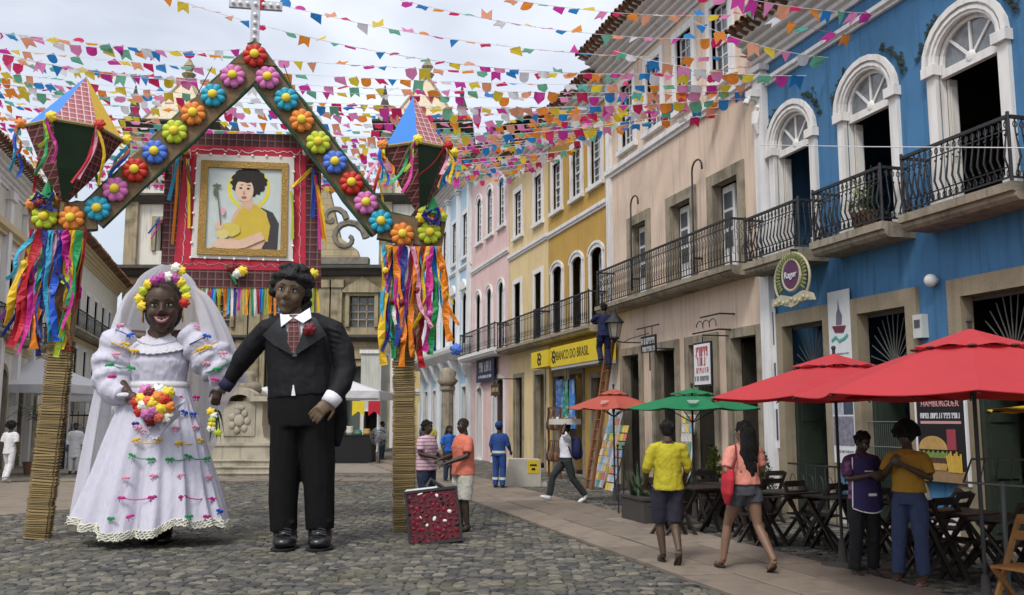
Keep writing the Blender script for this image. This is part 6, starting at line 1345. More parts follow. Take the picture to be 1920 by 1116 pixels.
    # two men talking behind the plaid case
    g = gnd(798, 975); person('man in pink striped shirt talking with his hands out beside the straw post', (g.x, g.y, 0), R(62), 1.77, dict(el=(-.24, -.03, 1.13), wl=(-.14, -.31, 1.06), er=(.24, -.04, 1.13), wr=(.12, -.33, 1.0), nod=5), (.06, .036, .024), stripes('pink_stripe', (.62, .46, .50), (.36, .12, .2), 16, 'Z', .3), DENIM, 'short', sleeve=.5, hem=.84, fat=1.2)
    g = gnd(868, 998); person('bald man in coral polo and pale shorts facing the man in stripes', (g.x, g.y, 0), R(-62), 1.82, dict(el=(-.25, -.02, 1.13), wl=(-.13, -.3, 1.08), er=(.25, -.06, 1.13), wr=(.13, -.33, 1.03), yaw=20), (.045, .028, .02), cl('salmon', (.62, .17, .11)), cl('print_shorts', (.56, .54, .46), dirt=(.2, .22, .2), dirt_amt=.6), 'bald', (.03, .022, .018), shoes=(.02, .02, .02), sleeve=.5, hem=.84, leg='shorts', fat=1.18)
    # worker in blue overalls
    g = gnd(936, 918); hv = cl('overall', (.02, .06, .22)); t, v, M = person('street worker in blue overalls with reflective bands near the concrete block', (g.x, g.y, 0), R(150), 1.7, dict(el=(-.24, -.05, 1.13), wl=(-.2, -.22, .98)), (.06, .036, .024), hv, hv, 'short', sleeve=.95, hem=.86, detail=False, vox=.014); m = MB()
    for z, rx in ((.28, .1), (.95, .2)):
        if z > .5: m.lathe([(.195, z-.03), (.198, z+.03)], 14, (0, 0, 0), 1, .76)
        else:
            for x in (-.105, .105): m.lathe([(.088, z-.03), (.088, z+.03)], 10, (x, 0, 0))
    m.build('reflective_band', mat('hi_vis', (.6, .62, .5), .5), t); m = MB(M); m.ell((0, .04, .06), (.1, .12, .1), 12, 8); m.build('cap', cl('cap_blue', (.02, .05, .18)), t, True)
    # vendor with tray on his head
    g = gnd(1062, 944); t, v, M = person('street vendor in white shirt striding left with a tray on his head', (g.x, g.y, .04), R(-78), 1.66, dict(er=(.26, -.14, 1.5), wr=(.16, -.05, 1.72), el=(-.25, .06, 1.14), wl=(-.24, -.05, .92), kl=(-.1, -.28, .54), al=(-.1, -.36, .11), fl=(0, -1, .25), kr=(.1, .12, .5), ar=(.1, .4, .12), fr=(0, -.85, -.5)), (.06, .036, .024), cl('vendor_white', (.68, .68, .72)), cl('vendor_dark', (.025, .03, .03)), 'short', shoes=(.7, .7, .7), sleeve=.5, hem=.95, detail=False)
    tr = thing('tray', 'pale tray of goods carried on the vendor head', 'tray', (g.x-.02, g.y, 1.675), R(-78)); tr.scale = (.7, .8, .9); MB().box(-.26, .26, -.36, .36, 0, .03).box(-.26, .26, -.38, -.355, 0, .13).box(-.26, .26, .355, .38, 0, .13).box(-.285, -.26, -.38, .38, 0, .13).box(.26, .285, -.38, .38, 0, .13).build('box', mat('tray_white', (.6, .58, .54), .8), tr)
    for i in range(7): m = MB(); m.lathe([(.05, 0), (.06, .05), (.04, .13), (.02, .15)], 8); m.build('packet', mat('packet_%d' % (i % 3), ((.3, .16, .08), (.62, .6, .55), (.2, .08, .05))[i % 3], .7), tr, True, (random.uniform(-.18, .18), -.3+.1*i, .03))
    bp = thing('backpack', 'navy backpack on the back of the tray vendor', 'backpack', (g.x+.2, g.y-.02, 1.05), R(-78)); m = MB(); m.ell((0, .02, .12), (.17, .12, .26), 14, 10); m.ell((0, .1, .02), (.13, .06, .14), 10, 8); remesh(m.build('sack', cl('navy_pack', (.012, .018, .07)), bp), .014, 2); m = MB()
    for x in (-.1, .1): m.tube([(x, -.03, .32), (x, -.14, .34), (x, -.2, .2), (x, -.1, -.05)], .02, 5)
    m.build('strap', cl('navy_pack', (.012, .018, .07)), bp)
    # people in white on the left, and a passer-by in blue
    wh = cl('plain_white', (.66, .65, .66)); g = gnd(14, 906); person('woman in white top and trousers walking at the left edge', (g.x, g.y, .03), R(170), 1.66, dict(kl=(-.1, .05, .5), al=(-.1, .2, .12), fl=(0, -.9, -.4), kr=(.1, -.1, .5)), (.09, .055, .035), wh, wh, 'afro', shoes=(.5, .5, .5), sleeve=.6, hem=.8, detail=False, vox=.014)
    g = at(138, 880, 31); person('person in white robe standing beyond the left straw post', (g.x, 31, .0), R(20), 1.66, None, (.06, .036, .024), wh, wh, 'short', sleeve=.9, hem=.55, detail=False, vox=.016); g = at(118, 880, 34); person('person in dark clothes standing by the iron fence', (g.x, 34, 0), R(-30), 1.7, None, (.06, .036, .024), cl('plain_dark', (.03, .03, .035)), DENIM, 'short', sleeve=.6, detail=False, vox=.016)
    g = at(842, 870, 27); person('passer-by in bright blue top beyond the two talking men', (g.x, 27, 0), R(30), 1.6, None, (.08, .05, .03), cl('bright_blue', (.02, .11, .42)), DENIM, 'long', sleeve=.6, detail=False, vox=.016)
    for i, (px, Y, c, lab) in enumerate(((806, 38, (.5, .45, .1), 'distant passer-by in yellow beside the light blue palace'), (795, 44, (.12, .12, .14), 'distant passer-by in grey near the end of the street'), (716, 41, (.1, .14, .2), 'distant passer-by in dark blue right of the market tent'))):
        g = at(px, 870, Y); person(lab, (g.x, Y, 0), R(40*i), 1.68, None, (.07, .04, .03), cl('far_%d' % i, c), DENIM, 'short', sleeve=.6, detail=False, vox=.02)
    # electrician up a ladder at the street lamp
    s, _ = rw(1122, 880, .9); lp = street(s, .95); s2, z2 = rw(1136, 700, .6)
    sb, _ = rw(1104, 890, 1.5); stp, ztp = rw(1147, 625, .75); lb = street(sb, 1.5); top = Matrix.Rotation(-RZ, 3, 'Z') @ (street(stp, .75, ztp) - lb)
    ld = thing('ladder', 'tall brown wooden ladder leaning beside the bank sign', 'ladder', lb, RZ)
    W = mat('ladder_wood', (.22, .095, .04), .8, .25, 8)
    for x in (-.2, .2): MB().bar((x, 0, 0), top + V(x, 0, 0), .06, .08).build('rail', W, ld)
    for i in range(1, 16): p = top*(i/16); MB().tube([p + V(-.2, 0, 0), p + V(.2, 0, 0)], .02, 6).build('rung', W, ld)
    s9, z9 = rw(1134, 692, 1.15); pp = street(s9, 1.15, z9); nv = cl('electrician_navy', (.012, .017, .06))
    person('electrician in navy clothes standing on the ladder by the lamp', (pp.x, pp.y, pp.z), R(190), 1.7, dict(el=(-.28, -.12, 1.3), wl=(-.2, -.35, 1.45), er=(.28, -.14, 1.25), wr=(.16, -.38, 1.3), kl=(-.1, -.1, .5), kr=(.1, -.16, .55), ar=(.1, .0, .2)), (.06, .036, .024), nv, nv, 'short', sleeve=.95, hem=.85, detail=False, vox=.016)
people()
def case():
    g = gnd(818, 1021); t = thing('display_case', 'dark red case covered with trinkets leaning by the straw post', 'case', (g.x, g.y, 0), R(8)); tl = Matrix.Rotation(R(-14), 4, 'X') @ Matrix.Rotation(R(-6), 4, 'Y')
    m = MB(tl); m.box(-.37, .37, -.02, .06, .0, .78); m.build('board', plaid('case_plaid', (.12, .006, .016), (.03, .006, .012), (.035, .004, .008), 12, 12), t); m = MB(tl)
    for x0, x1, z0, z1 in ((-.39, .39, -.0, .04), (-.39, .39, .76, .8), (-.39, -.36, .04, .76), (.36, .39, .04, .76)): m.box(x0, x1, -.04, .08, z0+.002, z1)
    m.build('frame', mat('case_black', (.015, .014, .016), .6), t); r = random.Random(2); cols = [FLW['deep'], mat('trinket_wine', (.22, .01, .03), .4), FLW['deep'], FLW['white'], FLW['deep'], mat('trinket_black', (.01, .008, .012), .4), FLW['deep'], mat('trinket_wine', (.22, .01, .03), .4)]
    ms = [MB().ell((0, 0, 0), (.018, .01, .02), 8, 5).mesh('trinket', c, True) for c in cols]
    for i in range(9):
        for j in range(9): inst('trinket', ms[r.randrange(8)], t, tl @ V(-.32+.08*i+r.uniform(-.03, .03), -.026, .07+.08*j+r.uniform(-.03, .03)), (0, r.uniform(0, 3), 0), (r.uniform(.5, 2.6), 1, r.uniform(.4, 1.6)))
    m = MB(tl); m.box(-.36, .1, .0, .07, .80, .83); m.tube([(-.37, .03, .81), (-.375, .0, .62)], .018, 6); m.build('white_edge', WHITE, t); m = MB(tl); m.tube([(-.05, .03, .84), (.02, .05, .95), (.2, .05, .8)], .03, 6); m.build('handle', IRON, t)
case()

# ------------------------------------------------------------------ cafe terrace
def umbrella(label, px, apex_py, Y, rad, h_edge, col, seed, nm, logo=False, rot=0.):
    ap_ = at(px, apex_py, Y); t = thing('patio_umbrella', label, 'umbrella', (ap_.x, Y, 0), rot, 'cafe umbrellas'); zt = ap_.z; M_ = mat('canvas_'+nm, col, .75, .06, 3, bump=.15, bscale=30, trans=.3); n = 8
    def rib(k, u): a = 2*PI*k/n; r_ = rad*u; return V(r_*math.cos(a), r_*math.sin(a), zt - .09 - (zt-.09-h_edge)*u**1.12)
    for k in range(n):
        m = MB(); A = [rib(k, u/8) for u in range(2, 9)]; B_ = [rib(k+1, u/8) for u in range(2, 9)]
        def pt(u, v): i = min(int(v*6), 5); f = v*6-i; a = A[i].lerp(A[i+1], f); b_ = B_[i].lerp(B_[i+1], f); p = a.lerp(b_, u); s = math.sin(PI*u)*v; return p + V(0, 0, -.035*s) - V(p.x, p.y, 0)*(.05*s)
        m.grid(pt, 7, 9); m.grid(lambda u, v: pt(1-u, v) - V(0, 0, .006), 7, 9); m.build('canopy_panel', M_, t, True)
    m = MB()
    for k in range(n): m.tube([rib(k, u) - V(0, 0, .03) for u in (.1, .4, .7, 1.)], .011, 4); e = rib(k, .55); m.tube([e - V(0, 0, .03), (0, 0, zt - .62)], .009, 4)
    m.build('ribs', IRON, t); m = MB()
    def cap(u, v): a = 2*PI*u; rr = .3*rad*v; return V(rr*math.cos(a)*(1-.05*math.cos(a*8)*v), rr*math.sin(a)*(1-.05*math.cos(a*8)*v), zt - .02 - (zt-.06-h_edge)*.30*v - .02*v*(.5+.5*math.cos(a*8)))
    m.grid(cap, 64, 5, True); m.build('vent_cap', M_, t, True); m = MB()
    for k in range(n): p = rib(k, .3) + V(0, 0, .02); m.ell(p, (.028*rad, .028*rad, .016), 6, 4)
    m.build('vent_tab', mat('tab_dark', (.08, .02, .02), .8), t)
    MB().tube([(0, 0, 0), (0, 0, zt+.04)], .02, 8).build('pole', IRON, t); MB().lathe([(.26, 0), (.26, .05), (.06, .09), (.035, .35)], 14).build('base', mat('concrete_base', (.05, .048, .045), .9), t); m = MB(); m.ell((0, 0, zt+.05), .03, 8, 6); m.build('finial', IRON, t)
    if logo:
        m = MB(); p = rib(5.5, .72); q = rib(5.5, .9); mid = rib(5, .74).lerp(rib(6, .74), .5)
        for k in range(4): a = rib(5, .7+.05*k).lerp(rib(6, .7+.05*k), .36+.02*k) + V(0, -.02, .03); b_ = rib(5, .7+.05*k).lerp(rib(6, .7+.05*k), .66-.03*k) + V(0, -.02, .03); m.bar(a, b_, .03, .006)
        m.build('printed_mark', WHITE, t)
    return t
umbrella('small faded red umbrella farthest along the terrace', 1150, 727, 20., .98, 2.02, (.55, .12, .085), 1, 'faded_red', True)
umbrella('green umbrella between the small faded red one and the bright red ones', 1297, 726, 16.5, 1.22, 1.98, (.02, .24, .10), 2, 'green', True, R(12))
umbrella('bright red umbrella over the middle tables, behind the largest one', 1563, 660, 11.6, 1.62, 2.05, (.56, .05, .06), 3, 'red', False, R(10))
umbrella('largest bright red umbrella at the right, nearest the camera', 1818, 612, 9.0, 1.68, 2.03, (.64, .03, .055), 4, 'red', False, R(20))
y_ = umbrella('yellow umbrella edge showing at the right border', 2022, 735, 10.2, .95, 1.9, (.62, .42, .02), 5, 'yellow')
DW = mat('dark_wood', (.022, .014, .011), .55, .35, 9, spec=.45); RW_ = mat('red_wood', (.05, .018, .014), .45, .3, 9, spec=.5); OW = mat('orange_wood', (.26, .12, .03), .6, .25, 9)
def table_proto(wood, top):
    t = inst('folding_table', None)
    for i in range(6): MB().box(-.36, .36, -.36+.121*i, -.36+.121*i+.113, .72, .745).build('slat', top, t)
    for y in (-.3, .3): MB().bar((-.32, y, 0), (.3, y, .72), .05, .03).build('leg', wood, t); MB().bar((.32, y*.88, 0), (-.3, y*.88, .72), .05, .03).build('leg', wood, t)
    MB().box(-.3, -.26, -.3, .3, .66, .71).box(.26, .3, -.3, .3, .66, .71).build('apron', wood, t); return t
def chair_proto(wood):
    t = inst('folding_chair', None)
    for i in range(5): MB().box(-.2, .2, -.2+.082*i, -.2+.082*i+.07, .44, .462).build('slat', wood, t)
    for x in (-.2, .2): MB().bar((x, -.22, 0), (x, .24, .88), .035, .045).build('leg', wood, t); MB().bar((x*.86, .22, 0), (x*.86, -.2, .45), .035, .04).build('leg', wood, t)
    for z, y in ((.82, .205), (.68, .135)): MB().box(-.19, .19, y-.01, y+.015, z, z+.085).build('back_slat', wood, t)
    MB().tube([(-.17, -.16, .12), (.17, -.16, .12)], .012, 5).build('stretcher', wood, t); return t
TP = {'dark': table_proto(DW, DW), 'red': table_proto(DW, RW_)}; CP_ = {'dark': chair_proto(DW), 'orange': chair_proto(OW)}
used = set()
def place(proto, key, loc, rz, label, cat, group):
    o = proto if key not in used else copy_tree(proto); used.add(key); o.location = loc; o.rotation_euler = (0, 0, rz); tag(o, label, cat, group); return o
def terrace():
    T = [((1310, 14.9), 'dark', .2, 'behind the yellow-shirted man'), ((1365, 15.6), 'dark', -.1, 'beside the lime-green bush'), ((1470, 13.9), 'dark', .3, 'right of the long-haired woman'), ((1572, 13.1), 'dark', .1, 'at the foot of the bright red umbrella pole'), ((1400, 17.2), 'dark', .0, 'farthest back against the blue wall posters'), ((1690, 12.4), 'dark', .25, 'behind the woman in mustard'), ((1800, 11.0), 'red', .15, 'with the reddish top under the hamburger poster'), ((1905, 10.2), 'dark', .3, 'nearest the right border')]
    for i, ((px, Y), kd, a, where) in enumerate(T):
        X = at(px, 900, Y).x; place(TP[kd], 't'+kd, (X, Y, 0), RZ + a, ('reddish' if kd == 'red' else 'dark') + ' folding table ' + where, 'table', 'folding cafe tables')
        for j, (dx, dy, r2, side) in enumerate(((.62, .05, -PI/2, 'far'), (-.62, -.05, PI/2, 'near'), (.0, .62, 0, 'wall'))):
            if j == 2 and i % 2: continue
            c = Matrix.Rotation(RZ+a, 3, 'Z') @ V(dx, dy, 0); n, s = street_n(X+c.x, Y+c.y)
            if i == 0 and j == 1: continue
            place(CP_['dark'], 'cdark', (X+c.x, Y+c.y, 0), RZ + a + r2 + random.uniform(-.25, .25), 'dark chair, %s side of table %s' % (side, where), 'chair', 'folding cafe chairs')
    X = at(1905, 1050, 8.7).x; place(CP_['orange'], 'corange', (X+.1, 8.75, 0), R(-65), 'orange-brown wooden folding chair at the lower right corner', 'chair', 'folding cafe chairs')
    c = copy_tree(CP_['dark']); c.location = (at(1770, 920, 12.6).x, 12.9, 0); c.rotation_euler = (R(-6), 0, RZ+2.6); tag(c, 'dark folded chair leaning against the blue wall under the hamburger poster', 'chair', 'folding cafe chairs')
    # thin metal menu stand
    Y = 9.1; X = at(1885, 1000, Y).x; t = thing('menu_stand', 'thin grey metal stand with a tilted wire rack at the lower right', 'stand', (X, Y, 0), R(-12)); G = mat('grey_steel', (.10, .11, .11), .5, .2, metal=.5)
    MB().tube([(0, 0, .02), (0, 0, 1.2)], .022, 8).build('pole', G, t); MB().lathe([(.22, 0), (.22, .02), (.03, .04)], 14).build('base', G, t); m = MB(); c = [(-.38, -.16, 1.2), (.3, -.2, 1.16), (.42, .22, 1.4), (-.2, .24, 1.4)]; m.tube(c + [c[0]], .012, 5)
    for k in range(1, 5): a, b_ = Vector(c[0]).lerp(Vector(c[1]), k/5), Vector(c[3]).lerp(Vector(c[2]), k/5); m.tube([a, b_], .006, 4)
    m.build('rack', G, t)
    # planters and terrace plants
    def planter(label, px, Y, w, h, kind, seed):
        r = random.Random(seed); X = at(px, 900, Y).x; t = thing('planter', label, 'planter', (X, Y, 0), RZ); MB().box(-w/2, w/2, -.2, .2, 0, .42).box(-w/2-.02, w/2+.02, -.22, .22, .42, .47).build('box', mat('planter_dark', (.05, .045, .04), .85), t); m = MB()
        if kind == 'spike':
            for k in range(46): a = r.uniform(0, 2*PI); e = r.uniform(.4, 1.3); L_ = r.uniform(.35, .8)*h; b_ = V(r.uniform(-w/2, w/2)*.8, r.uniform(-.12, .12), .45); blade(m, b_, b_ + V(L_*math.cos(a)*math.cos(e), L_*math.sin(a)*math.cos(e), L_*math.sin(e)), .028, -.04)
            m.build('leaves', LEAFD, t)
        else:
            for k in range(700):
                z = r.random(); rr = .26*(1-z*.75)*math.sqrt(r.random()); a = r.uniform(0, 2*PI); p = V(rr*math.cos(a), rr*math.sin(a), .45 + h*z); d = V(r.uniform(-1, 1), r.uniform(-1, 1), r.uniform(-.3, 1)).normalized(); blade(m, p, p + d*.085, .016, .01, 2)
            m.build('leaves', LEAFY if kind == 'lime' else LEAF, t); m2 = MB(); m2.tube([(0, 0, .4), (0, 0, .45+h*.8)], [.03, .012], 6); m2.build('stem', DW, t)
        return t
    planter('dark planter of spiky leaves left of the yellow-shirted man', 1205, 16.6, 1.0, .8, 'spike', 3); planter('planter with a lime-green cone bush between the two walkers', 1340, 17.4, .5, .8, 'lime', 5); planter('leafy green planter at the far end of the terrace', 1430, 17.9, .6, .7, 'green', 7); planter('low spiky planter behind the far tables', 1270, 18.4, .9, .6, 'spike', 9)
    for px, lab in ((1160, 'thin black post at the corner of the terrace beside the planter'), (1170, 'second thin black post beside the spiky planter')):
        p = gnd(px, 968 if px == 1160 else 975); tag(MB().tube([(0, 0, 0), (0, 0, 1.3)], .016, 6).ell((0, 0, 1.3), .03, 8, 6).build('post', IRON, loc=(p.x, p.y, 0)), lab, 'post')
    # curly iron screen between door posts
    X, Y = at(1530, 900, 15.6).x, 15.6; t = thing('iron_screen', 'low curly iron screen behind the dark tables', 'screen', (X, Y, 0), RZ); m = MB(); m.box(-.8, .8, -.012, .012, .1, .13).box(-.8, .8, -.012, .012, 1.02, 1.05); m.build('rail', IRON, t)
    for i in range(6):
        m = MB(); x = -.66+.265*i; m.tube([(x + (.12-.008*k)*math.cos(k*.6), 0, .62 + (.3-.02*k)*math.sin(k*.6)) for k in range(14)], .008, 4); m.tube([(x-.13, 0, .12), (x-.13, 0, 1.03)], .01, 4); m.build('scroll', IRON, t)
    s, z = rw(1670, 830, .12); t = thing('wire_rack', 'grey wire basket rack hanging in the cafe doorway behind the two women', 'rack', street(s, .15, 0), RZ); G2 = mat('wire_grey', (.16, .17, .17), .5, metal=.4); m = MB(); m.tube([(-.5, 0, 1.05), (-.5, 0, 1.75), (.5, 0, 1.75), (.5, 0, 1.05), (-.5, 0, 1.05)], .012, 5); m.tube([(-.5, 0, 1.35), (.5, 0, 1.35)], .01, 4); m.tube([(-.48, 0, 0), (-.48, 0, 1.1)], .012, 5); m.tube([(.48, 0, 0), (.48, 0, 1.1)], .012, 5)
    for k in range(20): x = -.48+.05*k; m.tube([(x, 0, 1.06), (x, 0, 1.74)], .005, 3)
    m.build('frame', G2, t)
terrace()

# ------------------------------------------------------------------ signs, posters, lamps, boards
BLK_T = mat('sign_black', (.012, .012, .013), .5, .1); NAVY = mat('sign_navy', (.02, .025, .085), .45, .1); YEL = mat('sign_yellow', (.70, .52, .02), .45, .1, 2); PAPER = mat('poster_white', (.66, .68, .70), .7, .08, 5); REDT = mat('print_red', (.40, .03, .04), .6); GRYT = mat('print_grey', (.2, .2, .22), .6)
def wall_thing(name, label, cat, px, py, off=.03):
    s, z = rw(px, py, off); return thing(name, label, cat, street(s, off, z), RZ)
def glyphs(m, x0, x1, z, h, seed, y=.012, dens=1.):        # unreadable small print: uneven strokes
    r = random.Random(seed); x = min(x0, x1); e = max(x0, x1)
    while x < e:
        w = h*r.uniform(.35, .6); k = r.random()
        if k < .12: x += w*.7; continue
        t = h*.16; m.box(x, x+t, y-.004, y, z-h/2, z+h/2)
        if k > .3: m.box(x+t, x+w-t, y-.0045, y-.0005, z+h/2-t, z+h/2)
        if k > .45: m.box(x+w-t, x+w, y-.004, y, z-h/2 if k > .7 else z, z+h/2)
        if k > .55 or k < .25: m.box(x+t, x+w-t, y-.0045, y-.0005, z-h/2 if k < .8 else z-t/2, z-h/2+t if k < .8 else z+t/2)
        x += w + h*.14
def poster(label, px, py, w, h, off=.06, cat='poster', name='poster', base=None):
    t = wall_thing(name, label, cat, px, py, off); MB().box(-w/2, w/2, -.02, 0, -h/2, h/2).build('sheet', base or PAPER, t); return t
def signs():
    # bank: emblem square and long name board
    s0, z0 = rw(995, 692, .66); s1, z1 = rw(1026, 655, .66); t = thing('bank_sign', 'yellow bank sign with black emblem and lettering below the ochre balcony', 'sign', street((s0+s1)/2, .64, (z0+z1)/2), RZ); hw, hh = abs(s1-s0)/2, abs(z1-z0)/2; mid = (s0+s1)/2
    MB().box(-hw, hw, -.6, 0, -hh, hh).build('emblem_box', YEL, t); e = MB()
    s2, _ = rw(1033, 680, .66); s3, _ = rw(1122, 665, .66); _, zb = rw(1040, 688, .66); zb -= (z0+z1)/2; ht = .62
    MB().box(s3-mid, s2-mid, -.5, .03, zb, zb+ht).build('name_board', YEL, t); MB().box(s3-mid, s2-mid, -.5, .01, zb-.09, zb-.004).build('light_strip', mat('strip_grey', (.4, .4, .4), .5), t)
    def emblem(m, cx_, cz, r, y):                        # interlaced diamond of bars
        for g in (-1, 1):
            m.bar((cx_ - g*r, y, cz + g*r*.25), (cx_ - g*r*.1, y, cz + g*r*.95), r*.34, .01, up=(0, 1, 0)); m.bar((cx_ + g*r*.1, y, cz + g*r*.85), (cx_ + g*r*.75, y, cz + g*r*.4), r*.3, .009, up=(0, 1, 0)); m.bar((cx_ - r*.45, y, cz + g*r*.22 - .02), (cx_ + r*.45, y, cz - g*r*.22 + .02), r*.16, .012, up=(0, 1, 0)); m.bar((cx_ + g*r*.75, y, cz + g*r*.8), (cx_ + g*r*.9, y, cz + g*r*.95), r*.22, .01, up=(0, 1, 0)); m.bar((cx_ + g*r*.2, y, cz + g*r*.32), (cx_ + g*r*.95, y, cz - g*r*.1), r*.22, .011, up=(0, 1, 0))
    emblem(e, 0, 0, hh*.78, .006); e.build('emblem', BLK_T, t); e = MB(); emblem(e, s2-mid-.32, zb+ht*.5, .2, .036); e.build('emblem', BLK_T, t)
    o = text('lettering', 'BANCO DO BRASIL', .40, BLK_T, t, ((s2+s3)/2-mid+.08, .034, zb+ht*.5), PI, ext=.003); o.scale = (.84, 1, 1)
    # navy sign and small brown sign on the pink house
    t = poster('navy sign with pale lettering on the pink house', 909, 693, 3.1, 1.05, .2, 'sign', 'wall_sign', NAVY); m = MB(); glyphs(m, .55, 1.15, .12, .42, 3, .008); glyphs(m, -1.15, .4, .12, .42, 4, .008); glyphs(m, -1.1, 1.1, -.3, .12, 5, .008); m.build('lettering', PAPER, t)
    t = wall_thing('hanging_sign', 'small brown shaped sign over the pink house door', 'sign', 928, 731, .9); m = MB(); m.prism([(-.62, .22), (-.3, .2), (0, .28), (.3, .2), (.62, .22), (.55, 0), (.62, -.22), (.3, -.2), (0, -.28), (-.3, -.2), (-.62, -.22), (-.55, 0)], -.03, 0); m.build('board', mat('sign_brown', (.06, .03, .02), .7), t); m = MB(); glyphs(m, -.45, .45, 0, .16, 8, .008); m.build('lettering', mat('print_gold', (.5, .38, .2), .6), t); m = MB(); m.tube([(0, -.9, .42), (0, 0, .42), (0, 0, .26)], .02, 5); m.build('bracket', IRON, t)
    # black double-line hanging sign
    t = wall_thing('hanging_sign', 'black hanging sign with two lines of white lettering on the peach house', 'sign', 1215, 645, .75); MB().box(-.42, .42, -.04, 0, -.2, .2).build('board', BLK_T, t); m = MB(); glyphs(m, -.38, .38, .07, .15, 11, .008); glyphs(m, -.38, .38, -.12, .12, 12, .008); m.build('lettering', mat('print_pale', (.5, .52, .5), .6), t); m = MB(); m.tube([(.75, -.04, .42), (-.55, -.04, .42)], .018, 5); m.tube([(-.2, -.02, .42), (-.2, -.02, .2)], .012, 4); m.tube([(.2, -.02, .42), (.2, -.02, .2)], .012, 4); m.tube([(0, -.75, -.1), (0, -.02, -.1)], .018, 5); m.tube([(-.05, -.02, -.2), (-.05, -.02, -.65)], .018, 5); m.build('bracket', IRON, t)
    # white hanging sign with red lettering
    t = wall_thing('hanging_sign', 'white hanging sign with red lettering in front of the peach doorway', 'sign', 1316, 683, .7); MB().box(-.4, .4, -.05, -.01, -.47, .47).build('frame', BLK_T, t); MB().box(-.36, .36, -.012, .0, -.43, .43).build('face', PAPER, t); m = MB(); glyphs(m, -.27, .27, .27, .2, 21, .008); glyphs(m, -.16, .16, .06, .18, 22, .008); glyphs(m, -.29, .29, -.13, .11, 23, .008); m.build('lettering', REDT, t); m = MB(); glyphs(m, -.3, .3, -.3, .1, 24, .008); m.build('small_lettering', GRYT, t); m = MB(); m.tube([(0, -.7, .62), (0, -.03, .62), (0, -.03, .47)], .016, 5); m.build('bracket', IRON, t)
    # iron rods and brackets on the peach ground floor
    for lab, px, py, L_ in (('straight iron rod bracket high on the peach ground floor', 1331, 592, .9), ('scrolled iron sign bracket below the straight rod', 1322, 622, 1.2)):
        t = wall_thing('iron_bracket', lab, 'bracket', px, py, .35); m = MB(); m.tube([(-L_/2, 0, 0), (L_/2, 0, 0)], .02, 5); m.tube([(-L_/2, -.35, 0), (-L_/2, 0, 0)], .02, 5); m.build('rod', IRON, t)
        if 'scroll' in lab:
            m = MB()
            for k in range(3): m.tube([(-.35+.3*k+.16*math.cos(a*.5), 0, .12+.13*math.sin(a*.5)) for a in range(8)], .012, 4)
            m.build('scroll', IRON, t)
    # cafe crest on the blue house
    s, z = rw(1485, 526, .75); t = thing('crest_sign', 'round purple crest sign with leafy cream border on the blue house', 'sign', street(s, .75, z), RZ); CRM = mat('crest_cream', (.42, .38, .26), .6, .25, 12); m = MB(); m.lathe([(.27, -.02), (.27, .02)], 28); q = m.build('field', mat('crest_purple', (.10, .03, .085), .5, .15), t); q.rotation_euler = (PI/2, 0, 0); q.location = (0, 0, .1); m = MB()
    m.tube([(.28*math.cos(a*PI/16), 0, .1+.28*math.sin(a*PI/16)) for a in range(33)], .035, 6, cap=False); m.tube([(.55*math.cos(a), 0, .02+.46*math.sin(a)) for a in [R(-40+280*i/24) for i in range(25)]], .025, 6); m.build('rim', CRM, t, True); m = MB()
    for i in range(26): a = R(-35+250*i/25); p = V(.42*math.cos(a), .02, .06+.37*math.sin(a)); m.ell(p, (.085, .02, .04), 6, 4, Matrix.Rotation(-a, 3, 'Y'))
    m.build('leaf_ring', mat('crest_olive', (.14, .16, .05), .7, .3, 20), t, True); m = MB(); m.prism([(-.6, -.3), (-.35, -.22), (0, -.3), (.35, -.22), (.6, -.3), (.66, -.42), (.35, -.4), (0, -.48), (-.35, -.4), (-.66, -.42)], -.03, .03)
    for i in range(9): m.ell((-.5+.125*i, .04, -.36+.03*math.sin(i*2)), (.05, .02, .04), 6, 4)
    m.build('scroll_banner', CRM, t); text('lettering', 'Ragur', .17, PAPER, t, (0, .035, .1), PI, ext=.004); m = MB(); m.tube([(0, -.75, .55), (0, 0, .55), (0, 0, .46)], .02, 5); m.build('bracket', IRON, t)
    # posters on the blue wall
    t = poster('white banner with a boat drawing between the blue house doors', 1574, 625, .62, 1.5, .07); m = MB(); r = random.Random(4)
    m.prism([(-.2, .12), (.2, .14), (.12, .02), (-.12, 0)], .004, .008); m.build('boat', mat('print_maroon', (.16, .03, .06), .7), t); m = MB(); m.prism([(-.08, .15), (.08, .15), (.06, .35), (.02, .42), (.0, .6), (-.03, .42), (-.1, .3)], .004, .008); m.build('sail', mat('print_slate', (.17, .15, .2), .7), t); m = MB(); m.tube([(.22, .008, -.12), (.1, .008, -.06), (0, .008, -.14), (-.15, .008, -.1), (-.24, .008, -.04)], .03, 5, flat=.2); m.build('wave', mat('print_teal', (.08, .35, .32), .7), t); m = MB(); glyphs(m, -.25, .25, -.36, .03, 31, .006); glyphs(m, -.25, .25, -.46, .03, 32, .006); m.build('lettering', GRYT, t); m = MB(); m.box(-.31, .31, .001, .005, -.75, -.6); m.build('photo_strip', mat('photo_dark', (.06, .06, .08), .6, .6, 14), t)
    t = poster('tall collage poster on the blue wall behind the red umbrella pole', 1582, 805, .6, 1.15, .07); m = MB(); m.box(-.29, -.02, .001, .004, .25, .55); m.build('photo', mat('photo_slate', (.05, .07, .1), .6, .7, 10), t); m = MB(); m.box(-.29, .29, .001, .004, -.28, .22); m.build('photo', mat('photo_crowd', (.2, .19, .24), .6, .8, 12), t); m = MB(); m.box(.0, .29, .001, .004, .25, .55); m.build('photo', mat('photo_pale', (.35, .38, .45), .6, .6, 10), t); m = MB(); glyphs(m, -.25, .25, -.38, .04, 33, .006); m.build('lettering', GRYT, t)
